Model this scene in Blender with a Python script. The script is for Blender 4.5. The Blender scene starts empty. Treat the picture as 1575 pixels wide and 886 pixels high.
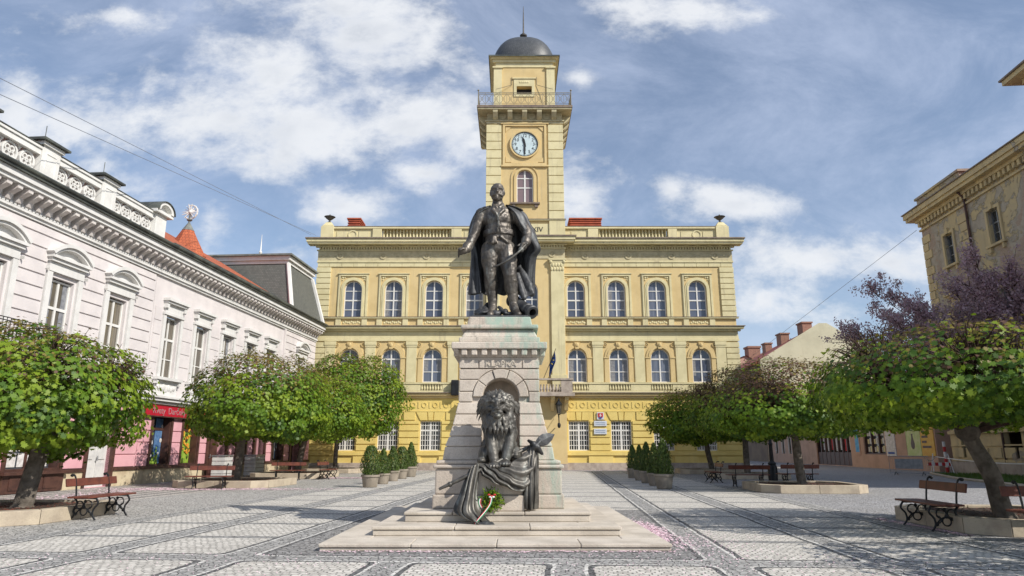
import bpy, bmesh, math, random
import numpy as np
from mathutils import Vector, Matrix, noise as mnoise
R = math.radians
PI = math.pi
scene = bpy.context.scene
COL = scene.collection

# ------------------------------------------------------------------ camera constants / measuring helper
FOC = 1050.0                      # focal length in photo pixels (24 mm on 36 mm)
TH = math.atan(249 / 1050)        # pitch
CT, ST = math.cos(TH), math.sin(TH)
EYE = 1.4
def at(x, y, D):
    """point of the place seen at photo pixel x, y when it stands D metres away"""
    u = x - 787.5; v = 443 - y
    k = D / (FOC * CT - v * ST)
    return Vector((u * k, D, EYE + (FOC * ST + v * CT) * k))
def gr(x, y, z=0.0):
    u = x - 787.5; v = 443 - y
    k = (z - EYE) / (FOC * ST + v * CT)
    return Vector((u * k, (FOC * CT - v * ST) * k, z))

# ------------------------------------------------------------------ node helper and materials
class NT:
    def __init__(s, nt): s.nt = nt
    def n(s, typ, **kw):
        nd = s.nt.nodes.new(typ)
        for k, v in kw.items(): setattr(nd, k, v)
        return nd
    def put(s, sock, v):
        if isinstance(v, bpy.types.NodeSocket): s.nt.links.new(v, sock)
        elif v is not None: sock.default_value = v
    def m(s, op, a, b=None, c=None, clamp=False):
        nd = s.n('ShaderNodeMath', operation=op); nd.use_clamp = clamp
        s.put(nd.inputs[0], a); s.put(nd.inputs[1], b); s.put(nd.inputs[2], c)
        return nd.outputs[0]
    def mix(s, f, a, b):
        nd = s.n('ShaderNodeMix', data_type='RGBA')
        s.put(nd.inputs[0], f)
        s.put(nd.inputs[6], a if not isinstance(a, tuple) else (*a, 1)[:4])
        s.put(nd.inputs[7], b if not isinstance(b, tuple) else (*b, 1)[:4])
        return nd.outputs[2]
    def noise(s, vec, scale, detail=5, rough=.55, dist=0):
        nd = s.n('ShaderNodeTexNoise')
        s.put(nd.inputs['Vector'], vec); nd.inputs['Scale'].default_value = scale
        nd.inputs['Detail'].default_value = detail; nd.inputs['Roughness'].default_value = rough
        nd.inputs['Distortion'].default_value = dist
        return nd.outputs['Fac']
    def ss(s, x, lo, hi):
        nd = s.n('ShaderNodeMapRange', interpolation_type='SMOOTHSTEP')
        s.put(nd.inputs[0], x); s.put(nd.inputs[1], lo); s.put(nd.inputs[2], hi)
        return nd.outputs[0]
    def scalev(s, vec, sc):
        nd = s.n('ShaderNodeMapping'); s.put(nd.inputs[0], vec); nd.inputs['Scale'].default_value = sc
        return nd.outputs[0]

def newmat(name):
    m = bpy.data.materials.new(name); m.use_nodes = True
    nt = NT(m.node_tree)
    b = m.node_tree.nodes['Principled BSDF']
    tc = nt.n('ShaderNodeTexCoord')
    return m, nt, b, tc.outputs['Object']
def bump(nt, b, h, strength, dist=.02):
    bp = nt.n('ShaderNodeBump'); bp.inputs['Strength'].default_value = strength; bp.inputs['Distance'].default_value = dist
    nt.put(bp.inputs['Height'], h); nt.put(b.inputs['Normal'], bp.outputs[0])

def mat(name, c1, c2=None, scale=2.0, rough=.8, metal=0.0, bmp=.0, bscale=30, lo=.38, hi=.66, spec=.4,
        fine=None, fscale=60, ffac=.35, streak=None, sfac=.5):
    """two-tone weathered surface: broad noise patches, optional fine speckle, optional vertical rain streaks"""
    m, nt, b, P = newmat(name)
    c2 = c2 or tuple(x * .82 for x in c1)
    col = nt.mix(nt.ss(nt.noise(P, scale, 7, .6), lo, hi), c1, c2)
    if fine:
        col = nt.mix(nt.m('MULTIPLY', nt.ss(nt.noise(P, fscale, 3, .7), .5, .68), ffac), col, fine)
    if streak:
        st = nt.noise(nt.scalev(P, (2.6, 2.6, .18)), 1.0, 6, .65)
        col = nt.mix(nt.m('MULTIPLY', nt.ss(st, .54, .74), sfac), col, streak)
    nt.put(b.inputs['Base Color'], col)
    b.inputs['Roughness'].default_value = rough; b.inputs['Metallic'].default_value = metal
    b.inputs['Specular IOR Level'].default_value = spec
    if bmp: bump(nt, b, nt.noise(P, bscale, 5, .6), bmp)
    return m

M = {}
M['yellow'] = mat('yellow_plaster', (.635, .49, .245), (.57, .43, .205), .8, .88, bmp=.25, bscale=25, streak=(.40, .33, .20), sfac=.5)
M['yellow_low'] = mat('bright_yellow_plaster', (.71, .555, .19), (.65, .495, .155), .8, .88, bmp=.25, bscale=25, streak=(.46, .34, .15), sfac=.4)
M['trim'] = mat('pale_yellow_trim', (.66, .59, .355), (.58, .515, .30), 1.2, .88, bmp=.25, bscale=30, streak=(.33, .285, .20), sfac=.6)
M['frieze'] = mat('ornament_frieze', (.51, .45, .285), (.41, .36, .225), 2.5, .9, bmp=.3, bscale=30)
M['eave_top'] = mat('weathered_eave_sheet', (.16, .12, .10), (.24, .19, .14), 3, .7)
M['white'] = mat('white_paint', (.70, .69, .66), (.62, .61, .58), 2, .55)
M['lilac'] = mat('pale_lilac_plaster', (.635, .59, .58), (.57, .53, .525), 1.2, .9, bmp=.2, bscale=30, streak=(.5, .46, .45), sfac=.3)
M['whiteplaster'] = mat('white_plaster_trim', (.64, .63, .61), (.56, .55, .53), 1.6, .85, bmp=.2, bscale=30, streak=(.48, .46, .44), sfac=.35)
M['bracket'] = mat('cornice_bracket_plaster', (.62, .58, .55), (.5, .45, .43), 3, .9)
M['pink'] = mat('pink_plaster', (.66, .36, .39), (.60, .315, .35), 1.2, .88, bmp=.15, bscale=30, streak=(.55, .26, .28), sfac=.3)
M['basestone'] = mat('cream_base_plaster', (.56, .47, .32), (.42, .33, .22), 1.5, .92, bmp=.4, bscale=20, streak=(.30, .23, .16), sfac=.5)
M['plinth'] = mat('plinth_stone', (.42, .36, .30), (.30, .25, .21), 2.5, .9, bmp=.4, bscale=25)
M['brownwood'] = mat('dark_brown_wood', (.085, .040, .030), (.05, .024, .02), 3, .5, bmp=.1, bscale=60)
M['benchwood'] = mat('red_brown_bench_wood', (.15, .045, .028), (.09, .028, .02), 4, .5, bmp=.15, bscale=50)
M['iron'] = mat('black_cast_iron', (.022, .024, .026), (.012, .012, .013), 5, .45, metal=.3)
M['greyiron'] = mat('grey_galvanised_steel', (.32, .33, .34), (.24, .25, .26), 5, .45, metal=.7)
M['rail'] = mat('aged_iron_railing', (.16, .14, .10), (.24, .21, .15), 6, .7)
M['slate'] = mat('grey_slate', (.13, .14, .13), (.20, .21, .19), 2, .75)
M['redmetal'] = mat('rust_red_chimney', (.42, .10, .05), (.30, .07, .04), 2, .75)
M['gutter'] = mat('dark_gutter_sheet', (.06, .065, .06), (.13, .14, .12), 1.5, .55, metal=.3)
M['urn'] = mat('dark_urn_metal', (.06, .055, .05), (.10, .09, .08), 5, .6)
M['granite'] = mat('pedestal_granite', (.57, .51, .43), (.43, .38, .315), 1.6, .85, bmp=.35, bscale=40, fine=(.28, .24, .2), fscale=70, ffac=.4, streak=(.28, .24, .2), sfac=.3)
M['soil'] = mat('dark_bark_mulch', (.06, .038, .025), (.03, .02, .014), 12, .95, bmp=1, bscale=30)
M['kerb'] = mat('pale_kerb_stone', (.47, .40, .30), (.36, .30, .23), 2.2, .9, bmp=.3, bscale=30, fine=(.25, .2, .15), fscale=50, ffac=.3)
M['potclay'] = mat('grey_concrete_pot', (.29, .25, .20), (.21, .18, .14), 3, .9, bmp=.3, bscale=25)
M['bark'] = mat('grey_brown_bark', (.17, .145, .12), (.09, .075, .06), 6, .95, bmp=1.0, bscale=14)
M['twig'] = mat('brown_twig_bark', (.085, .050, .036), (.05, .03, .025), 8, .9)
M['redsign'] = mat('crimson_sign_board', (.42, .012, .03), (.36, .01, .026), 3, .45)
M['signletter'] = mat('pale_grey_lettering', (.36, .20, .21), (.32, .18, .19), 8, .6)
M['clockface'] = mat('pale_clock_enamel', (.55, .66, .68), (.50, .60, .62), 3, .35)
M['black'] = mat('black_paint', (.015, .015, .018), (.02, .02, .022), 5, .5)
M['blueflag'] = mat('blue_flag_cloth', (.02, .06, .22), (.016, .045, .17), 5, .8)
M['yellowcloth'] = mat('gold_yellow_cloth', (.7, .5, .03), None, 5, .8)
M['redpaint'] = mat('red_paint', (.48, .03, .03), (.40, .025, .025), 5, .6)
M['bluepaint'] = mat('blue_paint', (.03, .07, .28), None, 5, .6)
M['plaque'] = mat('white_enamel_plaque', (.60, .63, .68), (.55, .58, .63), 5, .35)
M['greyink'] = mat('grey_plaque_ink', (.30, .36, .46), None, 5, .6)
M['greendeco'] = mat('leaf_green_display', (.16, .30, .03), (.30, .40, .05), 9, .7)
M['orangedeco'] = mat('orange_display_flower', (.62, .20, .02), (.6, .35, .04), 9, .7)
M['bluedeco'] = mat('blue_display_cloth', (.05, .12, .26), (.12, .22, .38), 4, .7)
M['paper'] = mat('white_display_paper', (.66, .64, .62), (.45, .42, .40), 7, .8)
M['doorwhite'] = mat('pale_grey_door_paint', (.58, .57, .55), (.48, .47, .46), 3, .7)
M['posterorange'] = mat('orange_poster_print', (.62, .33, .05), (.66, .42, .08), 3, .6)
M['postergreen'] = mat('green_poster_print', (.42, .50, .18), (.55, .55, .28), 2.5, .6)
M['posterblue'] = mat('blue_poster_print', (.05, .22, .48), (.12, .38, .58), 3, .6)
M['shopplaster'] = mat('dusty_pink_plaster', (.48, .31, .23), (.40, .26, .19), 1, .9, bmp=.3, bscale=20, streak=(.30, .2, .15), sfac=.4)
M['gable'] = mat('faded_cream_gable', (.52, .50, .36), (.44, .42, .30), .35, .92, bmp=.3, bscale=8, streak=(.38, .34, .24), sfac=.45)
M['brownwall'] = mat('brown_and_shaded_wall', (.22, .16, .11), (.17, .12, .09), .6, .92)  # wall brown; on the gable house it stands for a shaded street side
M['pinkwall'] = mat('salmon_house_wall', (.55, .34, .27), (.48, .30, .24), .6, .92)
M['brickchim'] = mat('chimney_brick', (.30, .17, .12), (.24, .13, .10), 4, .9)
M['petal'] = mat('pink_blossom_petals', (.74, .50, .57), (.72, .60, .63), 20, .8)
M['ribbonw'] = mat('white_ribbon', (.75, .74, .72), None, 5, .5)
M['ribbong'] = mat('green_ribbon', (.02, .20, .07), None, 5, .5)
M['wire'] = mat('grey_overhead_wire', (.20, .22, .26), None, 5, .6)

# --- tiles / slates with rows
def tile_mat(name, c1, c2, cm, sc, bw=.5, rh=.25, rough=.8):
    m, nt, b, P = newmat(name)
    br = nt.n('ShaderNodeTexBrick'); nt.put(br.inputs['Vector'], nt.scalev(P, (1, 1, 1)))
    uv = nt.n('ShaderNodeUVMap'); nt.put(br.inputs['Vector'], uv.outputs[0])
    br.inputs['Color1'].default_value = (*c1, 1); br.inputs['Color2'].default_value = (*c2, 1); br.inputs['Mortar'].default_value = (*cm, 1)
    br.inputs['Scale'].default_value = sc; br.inputs['Mortar Size'].default_value = .022
    br.inputs['Brick Width'].default_value = bw; br.inputs['Row Height'].default_value = rh
    col = nt.mix(nt.m('MULTIPLY', nt.ss(nt.noise(P, 1.2, 6), .45, .7), .4), br.outputs['Color'], tuple(x * .6 for x in c1))
    nt.put(b.inputs['Base Color'], col); b.inputs['Roughness'].default_value = rough
    bump(nt, b, br.outputs['Fac'], -.6, .03)
    return m
M['redtile'] = tile_mat('red_roof_tiles', (.44, .115, .045), (.34, .085, .035), (.13, .035, .02), 2.2, .35, .45)
M['darktile'] = tile_mat('old_red_roof_tiles', (.42, .10, .065), (.33, .08, .055), (.15, .04, .03), 1.6, .35, .45)
M['slatetile'] = tile_mat('grey_slate_shingles', (.135, .14, .125), (.10, .105, .095), (.05, .05, .045), 3, .5, .4, .7)
M['dometile'] = tile_mat('dark_diamond_dome_tiles', (.055, .06, .065), (.085, .09, .095), (.02, .02, .022), 2.2, .5, .36, .5)

# --- worn plaster over brick
def worn(name, p1, p2, scale=.22, th=.5):
    m, nt, b, P = newmat(name)
    uv = nt.n('ShaderNodeUVMap')
    br = nt.n('ShaderNodeTexBrick'); nt.put(br.inputs['Vector'], uv.outputs[0])
    br.inputs['Color1'].default_value = (.38, .28, .205, 1); br.inputs['Color2'].default_value = (.30, .22, .165, 1); br.inputs['Mortar'].default_value = (.42, .37, .30, 1)
    br.inputs['Scale'].default_value = 3.4; br.inputs['Mortar Size'].default_value = .02; br.inputs['Brick Width'].default_value = .9; br.inputs['Row Height'].default_value = .28
    coarse = nt.noise(P, scale, 12, .68, .5)
    pl = nt.mix(nt.ss(nt.noise(P, .9, 7, .6), .4, .62), p1, p2)
    pl = nt.mix(nt.m('MULTIPLY', nt.ss(nt.noise(nt.scalev(P, (2, 2, .2)), 1, 6), .52, .72), .5), pl, (.27, .22, .14))
    grey = nt.mix(nt.ss(nt.noise(P, 1.6, 8, .6), .4, .6), (.42, .37, .29), (.34, .295, .23))
    # three layers with hard edges: top coat, grey under coat, bare brick
    col = nt.mix(nt.ss(coarse, th - .006, th + .006), pl, grey)
    col = nt.mix(nt.ss(coarse, th + .055, th + .064), col, br.outputs['Color'])
    nt.put(b.inputs['Base Color'], col); b.inputs['Roughness'].default_value = .92
    h = nt.m('ADD', nt.m('MULTIPLY', nt.ss(coarse, th - .01, th + .01), -1.0), nt.m('MULTIPLY', nt.noise(P, 20, 4), .2))
    bump(nt, b, h, .9, .04)
    return m
M['worn'] = worn('crumbling_ochre_plaster', (.52, .415, .23), (.47, .385, .235), .25, .475)
M['worn2'] = worn('worn_ochre_trim', (.58, .46, .25), (.50, .40, .23), .5, .60)

# --- glass
def glass(name, base, rough=.04, curtain=None, spec=.7):
    m, nt, b, P = newmat(name)
    col = (*base, 1)
    oi = nt.n('ShaderNodeObjectInfo')
    wv = nt.noise(nt.scalev(P, (9, 1, .35)), 1.0, 3)
    if curtain:
        f = nt.m('MULTIPLY', nt.ss(wv, .45, .62), nt.m('MULTIPLY', nt.ss(oi.outputs['Random'], .35, .9), .55))
        col = nt.mix(f, base, curtain)
    col = nt.mix(nt.m('MULTIPLY', nt.m('FRACT', nt.m('MULTIPLY', oi.outputs['Random'], 7.3)), .45), col, tuple(min(1, x * 2.6 + .05) for x in base))  # random lift in the pane colour stands in for lighter reflections
    nt.put(b.inputs['Base Color'], col)
    b.inputs['Roughness'].default_value = rough; b.inputs['Specular IOR Level'].default_value = spec
    bump(nt, b, nt.noise(P, 1.1, 2), .06, .2)
    return m
M['curtain'] = mat('greyed_net_curtain', (.24, .245, .26), (.15, .155, .17), 6, .6)
M['glass'] = glass('dark_blue_window_glass', (.045, .055, .085), .05, (.25, .26, .28))
M['glassold'] = glass('dusty_dark_glass', (.022, .024, .026), .15, (.12, .12, .11))
M['shutter'] = glass('purple_brown_shuttered_glass', (.15, .105, .11), .25)
M['glassint'] = glass('curtained_window_glass', (.06, .052, .04), .06, (.42, .36, .24))
M['shopglass'] = glass('shop_glass', (.03, .035, .045), .04, None)

# --- bronze
def bronze(name, c1, c2, c3, rough=.42):
    m, nt, b, P = newmat(name)
    col = nt.mix(nt.ss(nt.noise(P, 3.2, 6, .6), .38, .62), c1, c2)
    geo = nt.n('ShaderNodeNewGeometry')
    col = nt.mix(nt.m('MULTIPLY', nt.ss(nt.noise(nt.scalev(P, (5, 5, 1.2)), 1.5, 6, .65), .52, .68), .6), col, c3)
    nt.put(b.inputs['Base Color'], col)
    b.inputs['Metallic'].default_value = .55
    nt.put(b.inputs['Roughness'], nt.m('ADD', nt.m('MULTIPLY', nt.noise(P, 7, 4), .3), rough - .15))
    bump(nt, b, nt.noise(P, 22, 5, .6), .22, .02)
    return m
M['bronze'] = bronze('weathered_bronze', (.145, .136, .12), (.062, .058, .052), (.25, .26, .24), .5)
M['bronzewarm'] = bronze('brown_bronze', (.155, .136, .115), (.07, .062, .055), (.25, .255, .235), .48)
M['bronzedark'] = bronze('dark_cloak_bronze', (.085, .087, .09), (.048, .048, .05), (.16, .17, .165), .55)

# --- pedestal stone with verdigris runs
def pedestal_mat():
    m, nt, b, P = newmat('pedestal_stone_with_verdigris')
    sep = nt.n('ShaderNodeSeparateXYZ'); nt.put(sep.inputs[0], P)
    col = nt.mix(nt.ss(nt.noise(P, 1.3, 6, .6), .38, .64), (.60, .53, .45), (.49, .42, .35))
    col = nt.mix(nt.m('MULTIPLY', nt.ss(nt.noise(P, 60, 3, .7), .5, .66), .42), col, (.22, .18, .155))
    st = nt.noise(nt.scalev(P, (3.4, 3.4, .8)), 1.3, 9, .72, .4)
    right = nt.m('ADD', nt.m('MULTIPLY', nt.ss(sep.outputs[0], -.6, 1.0), .22), nt.m('MULTIPLY', nt.ss(sep.outputs[2], 2.9, 3.8), .20))
    f = nt.m('MULTIPLY', nt.ss(nt.m('ADD', st, right), .66, .92), .8)
    col = nt.mix(f, col, (.27, .40, .33))
    f2 = nt.m('MULTIPLY', nt.ss(nt.m('ADD', nt.noise(nt.scalev(P, (5, 5, .5)), 1.4, 7, .7), nt.m('MULTIPLY', nt.ss(sep.outputs[2], 3.0, 3.7), .12)), .64, .80), .55)
    col = nt.mix(f2, col, (.13, .12, .10))
    col = nt.mix(nt.m('MULTIPLY', nt.ss(nt.noise(nt.scalev(P, (2.2, 2.2, 1.1)), 1.7, 8, .7), .50, .70), .45), col, (.25, .225, .19))
    nt.put(b.inputs['Base Color'], col); b.inputs['Roughness'].default_value = .88
    bump(nt, b, nt.noise(P, 35, 6, .65), .5, .02)
    return m
M['pedestal'] = pedestal_mat()

# --- leaves
def leafmat(name, c1, c2, trans=.42):
    m, nt, b, P = newmat(name)
    col = nt.mix(nt.noise(P, 2.2, 3), c1, c2)
    nt.put(b.inputs['Base Color'], col); b.inputs['Roughness'].default_value = .5; b.inputs['Specular IOR Level'].default_value = .35
    tr = nt.n('ShaderNodeBsdfTranslucent'); nt.put(tr.inputs[0], nt.mix(.4, col, (.22, .26, .02)))
    ms = nt.n('ShaderNodeMixShader'); ms.inputs[0].default_value = trans
    nt.put(ms.inputs[1], b.outputs[0]); nt.put(ms.inputs[2], tr.outputs[0])
    nt.put(m.node_tree.nodes['Material Output'].inputs[0], ms.outputs[0])
    return m
M['leafA'] = leafmat('maple_leaf_green', (.145, .25, .018), (.105, .20, .015))
M['leafB'] = leafmat('maple_leaf_light_green', (.26, .35, .028), (.20, .30, .022))
M['leafC'] = leafmat('maple_leaf_dark_green', (.06, .13, .012), (.045, .10, .011), .3)
M['leafD'] = leafmat('maple_leaf_bronze_young', (.28, .23, .04), (.21, .16, .04))
M['leafE'] = leafmat('dry_red_brown_bud', (.13, .065, .038), (.10, .05, .035), .25)
M['blossom'] = leafmat('purple_blossom', (.50, .32, .41), (.38, .235, .31), .45)
M['blossom2'] = leafmat('pale_purple_blossom', (.60, .44, .52), (.48, .34, .41), .45)
M['conA'] = leafmat('conifer_green', (.10, .15, .024), (.07, .115, .02), .2)
M['conB'] = leafmat('conifer_dark_green', (.045, .08, .018), (.035, .062, .015), .2)
M['grass'] = leafmat('lawn_blade_green', (.07, .14, .02), (.05, .10, .02), .3)

# ------------------------------------------------------------------ mesh builder
class MB:
    def __init__(s): s.v = []; s.f = []; s.mi = []; s.uv = {}
    def add(s, vs, fs, mi=0, M4=None):
        o = len(s.v)
        s.v += [tuple(M4 @ Vector(p)) for p in vs] if M4 is not None else [tuple(p) for p in vs]
        s.f += [tuple(i + o for i in f) for f in fs]; s.mi += [mi] * len(fs)
        return s
    def box(s, x0, x1, y0, y1, z0, z1, mi=0, M4=None):
        x0, x1 = min(x0, x1), max(x0, x1); y0, y1 = min(y0, y1), max(y0, y1); z0, z1 = min(z0, z1), max(z0, z1)
        vs = [(x0, y0, z0), (x1, y0, z0), (x1, y1, z0), (x0, y1, z0), (x0, y0, z1), (x1, y0, z1), (x1, y1, z1), (x0, y1, z1)]
        fs = [(0, 3, 2, 1), (4, 5, 6, 7), (0, 1, 5, 4), (1, 2, 6, 5), (2, 3, 7, 6), (3, 0, 4, 7)]
        return s.add(vs, fs, mi, M4)
    def frustum(s, cx, cy, z0, z1, hx0, hy0, hx1, hy1, mi=0):
        vs = [(cx - hx0, cy - hy0, z0), (cx + hx0, cy - hy0, z0), (cx + hx0, cy + hy0, z0), (cx - hx0, cy + hy0, z0),
              (cx - hx1, cy - hy1, z1), (cx + hx1, cy - hy1, z1), (cx + hx1, cy + hy1, z1), (cx - hx1, cy + hy1, z1)]
        return s.add(vs, [(0, 3, 2, 1), (4, 5, 6, 7), (0, 1, 5, 4), (1, 2, 6, 5), (2, 3, 7, 6), (3, 0, 4, 7)], mi)
    def lathe(s, prof, n=16, c=(0, 0, 0), mi=0, M4=None, cap=True):
        vs = []; fs = []
        for r, z in prof:
            for k in range(n):
                a = 2 * PI * k / n; vs.append((c[0] + r * math.cos(a), c[1] + r * math.sin(a), c[2] + z))
        for i in range(len(prof) - 1):
            for k in range(n):
                k2 = (k + 1) % n
                fs.append((i * n + k, i * n + k2, (i + 1) * n + k2, (i + 1) * n + k))
        if cap:
            fs.append(tuple(range(n - 1, -1, -1))); fs.append(tuple(range((len(prof) - 1) * n, len(prof) * n)))
        return s.add(vs, fs, mi, M4)
    def tube(s, pts, r, n=6, mi=0, cap=True):
        pts = [Vector(p) for p in pts]
        rs = r if isinstance(r, (list, tuple)) else [r] * len(pts)
        vs = []; fs = []; up = None
        for i, p in enumerate(pts):
            d = (pts[min(i + 1, len(pts) - 1)] - pts[max(i - 1, 0)])
            d = d.normalized() if d.length > 1e-9 else Vector((0, 0, 1))
            if up is None: up = d.orthogonal().normalized()
            a = (up - d * up.dot(d)); a = a.normalized() if a.length > 1e-6 else d.orthogonal().normalized()
            up = a; b = d.cross(a)
            for k in range(n):
                t = 2 * PI * k / n; vs.append(p + (a * math.cos(t) + b * math.sin(t)) * rs[i])
        for i in range(len(pts) - 1):
            for k in range(n):
                k2 = (k + 1) % n; fs.append((i * n + k, i * n + k2, (i + 1) * n + k2, (i + 1) * n + k))
        if cap: fs.append(tuple(range(n - 1, -1, -1))); fs.append(tuple(range((len(pts) - 1) * n, len(pts) * n)))
        return s.add(vs, fs, mi)
    def ell(s, c, r, rot=None, n=14, m=10, mi=0):
        vs = []; fs = []
        for i in range(m + 1):
            ph = PI * i / m - PI / 2
            for k in range(n):
                t = 2 * PI * k / n
                vs.append(Vector((r[0] * math.cos(ph) * math.cos(t), r[1] * math.cos(ph) * math.sin(t), r[2] * math.sin(ph))))
        if rot is not None: vs = [rot @ q for q in vs]
        vs = [q + Vector(c) for q in vs]
        for i in range(m):
            for k in range(n):
                k2 = (k + 1) % n; fs.append((i * n + k, i * n + k2, (i + 1) * n + k2, (i + 1) * n + k))
        return s.add(vs, fs, mi)
    def cap(s, a, b, ra, rb, n=14, mi=0):
        """tapered capsule"""
        a = Vector(a); b = Vector(b); d = (b - a); L = d.length; d = d.normalized()
        prof = []
        for i in range(5):
            t = PI / 2 * (1 - i / 4); prof.append((max(ra * math.cos(t), 1e-4), -ra * math.sin(t)))
        for i in range(1, 4): prof.append((ra + (rb - ra) * i / 4, L * i / 4))
        for i in range(5):
            t = PI / 2 * i / 4; prof.append((max(rb * math.cos(t), 1e-4), L + rb * math.sin(t)))
        q = Vector((0, 0, 1)).rotation_difference(d)
        return s.lathe(prof, n, mi=mi, M4=Matrix.Translation(a) @ q.to_matrix().to_4x4())
    def chain(s, pts, rs, n=14, mi=0):
        for i in range(len(pts) - 1): s.cap(pts[i], pts[i + 1], rs[i], rs[i + 1], n, mi)
        return s
    def extr(s, pts, y0, y1, mi=0):
        """polygon given in x,z extruded from y0 (front) to y1"""
        n = len(pts)
        vs = [(p[0], y0, p[1]) for p in pts] + [(p[0], y1, p[1]) for p in pts]
        fs = [tuple(range(n)), tuple(range(2 * n - 1, n - 1, -1))]
        for k in range(n):
            k2 = (k + 1) % n; fs.append((k, n + k, n + k2, k2))
        return s.add(vs, fs, mi)
    def prism(s, pts, z0, z1, mi=0):
        n = len(pts)
        vs = [(p[0], p[1], z0) for p in pts] + [(p[0], p[1], z1) for p in pts]
        fs = [tuple(range(n - 1, -1, -1)), tuple(range(n, 2 * n))]
        for k in range(n):
            k2 = (k + 1) % n; fs.append((k, k2, n + k2, n + k))
        return s.add(vs, fs, mi)
    def ring(s, inner, outer, y0, y1, closed=False, mi=0):
        """band between two paths (x,z), from front y0 back to y1"""
        n = len(inner); vs = []
        for p in inner: vs.append((p[0], y0, p[1]))
        for p in outer: vs.append((p[0], y0, p[1]))
        for p in inner: vs.append((p[0], y1, p[1]))
        for p in outer: vs.append((p[0], y1, p[1]))
        fs = []
        for k in range(n if closed else n - 1):
            k2 = (k + 1) % n
            fs += [(k, k2, n + k2, n + k), (n + k, n + k2, 3 * n + k2, 3 * n + k), (k2, k, 2 * n + k, 2 * n + k2), (2 * n + k2, 2 * n + k, 3 * n + k, 3 * n + k2)]
        if not closed: fs += [(0, n, 3 * n, 2 * n), (n - 1, 2 * n + n - 1, 3 * n + n - 1, n + n - 1)]
        return s.add(vs, fs, mi)
    def sheet(s, outer, holes, y, reveal, mi=0):
        bm = bmesh.new(); edges = []
        for loop in [outer] + holes:
            vv = [bm.verts.new((p[0], y, p[1])) for p in loop]
            edges += [bm.edges.new((vv[i], vv[(i + 1) % len(vv)])) for i in range(len(vv))]
        bmesh.ops.triangle_fill(bm, use_beauty=True, edges=edges, normal=(0, -1, 0))
        bm.normal_update()
        for f in bm.faces:
            if f.normal.y > 0: f.normal_flip()
        bm.verts.index_update()
        s.add([v.co[:] for v in bm.verts], [[v.index for v in f.verts] for f in bm.faces], mi)
        bm.free()
        for h in holes:
            n = len(h)
            s.add([(p[0], y, p[1]) for p in h] + [(p[0], y + reveal, p[1]) for p in h],
                  [(k, (k + 1) % n, n + (k + 1) % n, n + k) for k in range(n)], mi)
        return s
    def mesh(s, name, mats, smooth=False, fix=False):
        me = bpy.data.meshes.new(name)
        me.from_pydata(s.v, [], s.f)
        for m in (mats if isinstance(mats, (list, tuple)) else [mats]): me.materials.append(m)
        if any(s.mi): me.polygons.foreach_set('material_index', s.mi)
        if smooth is not False and smooth:
            me.polygons.foreach_set('use_smooth', [True] * len(me.polygons))
        boxuv(me)
        me.update()
        return me
    def build(s, name, mats, parent=None, smooth=False, bevel=0, loc=None):
        me = s.mesh(name, mats, smooth)
        if smooth and not isinstance(smooth, bool):
            me.set_sharp_from_angle(angle=R(smooth))
        o = bpy.data.objects.new(name, me); COL.objects.link(o)
        if parent is not None: o.parent = parent
        if loc is not None: o.location = loc
        if bevel:
            b = o.modifiers.new('bevel', 'BEVEL'); b.width = bevel; b.segments = 2; b.limit_method = 'ANGLE'; b.angle_limit = R(40)
        return o

def boxuv(me):
    """metre-scaled uv by dominant face direction"""
    if not me.polygons: return
    uvl = me.uv_layers.new(name='UVMap')
    nv = len(me.vertices); co = np.empty(nv * 3); me.vertices.foreach_get('co', co); co = co.reshape(-1, 3)
    nl = len(me.loops); li = np.empty(nl, dtype=np.int32); me.loops.foreach_get('vertex_index', li)
    npoly = len(me.polygons); no = np.empty(npoly * 3); me.polygons.foreach_get('normal', no); no = no.reshape(-1, 3)
    lt = np.empty(npoly, dtype=np.int32); me.polygons.foreach_get('loop_total', lt)
    ln = np.repeat(no, lt, axis=0)[:nl]
    c = co[li]
    ax = np.abs(ln[:, 0]) > np.abs(ln[:, 1])
    u = np.where(ax, c[:, 1], c[:, 0])
    hs = np.sqrt(ln[:, 0] ** 2 + ln[:, 1] ** 2)
    slope = np.where(ax, c[:, 0], c[:, 1])
    v = np.where(hs < .05, c[:, 1], np.where(np.abs(ln[:, 2]) > .7, slope * 1.1, c[:, 2] * 1.1))
    uvl.data.foreach_set('uv', np.column_stack([u, v]).astype(np.float32).ravel())

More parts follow.
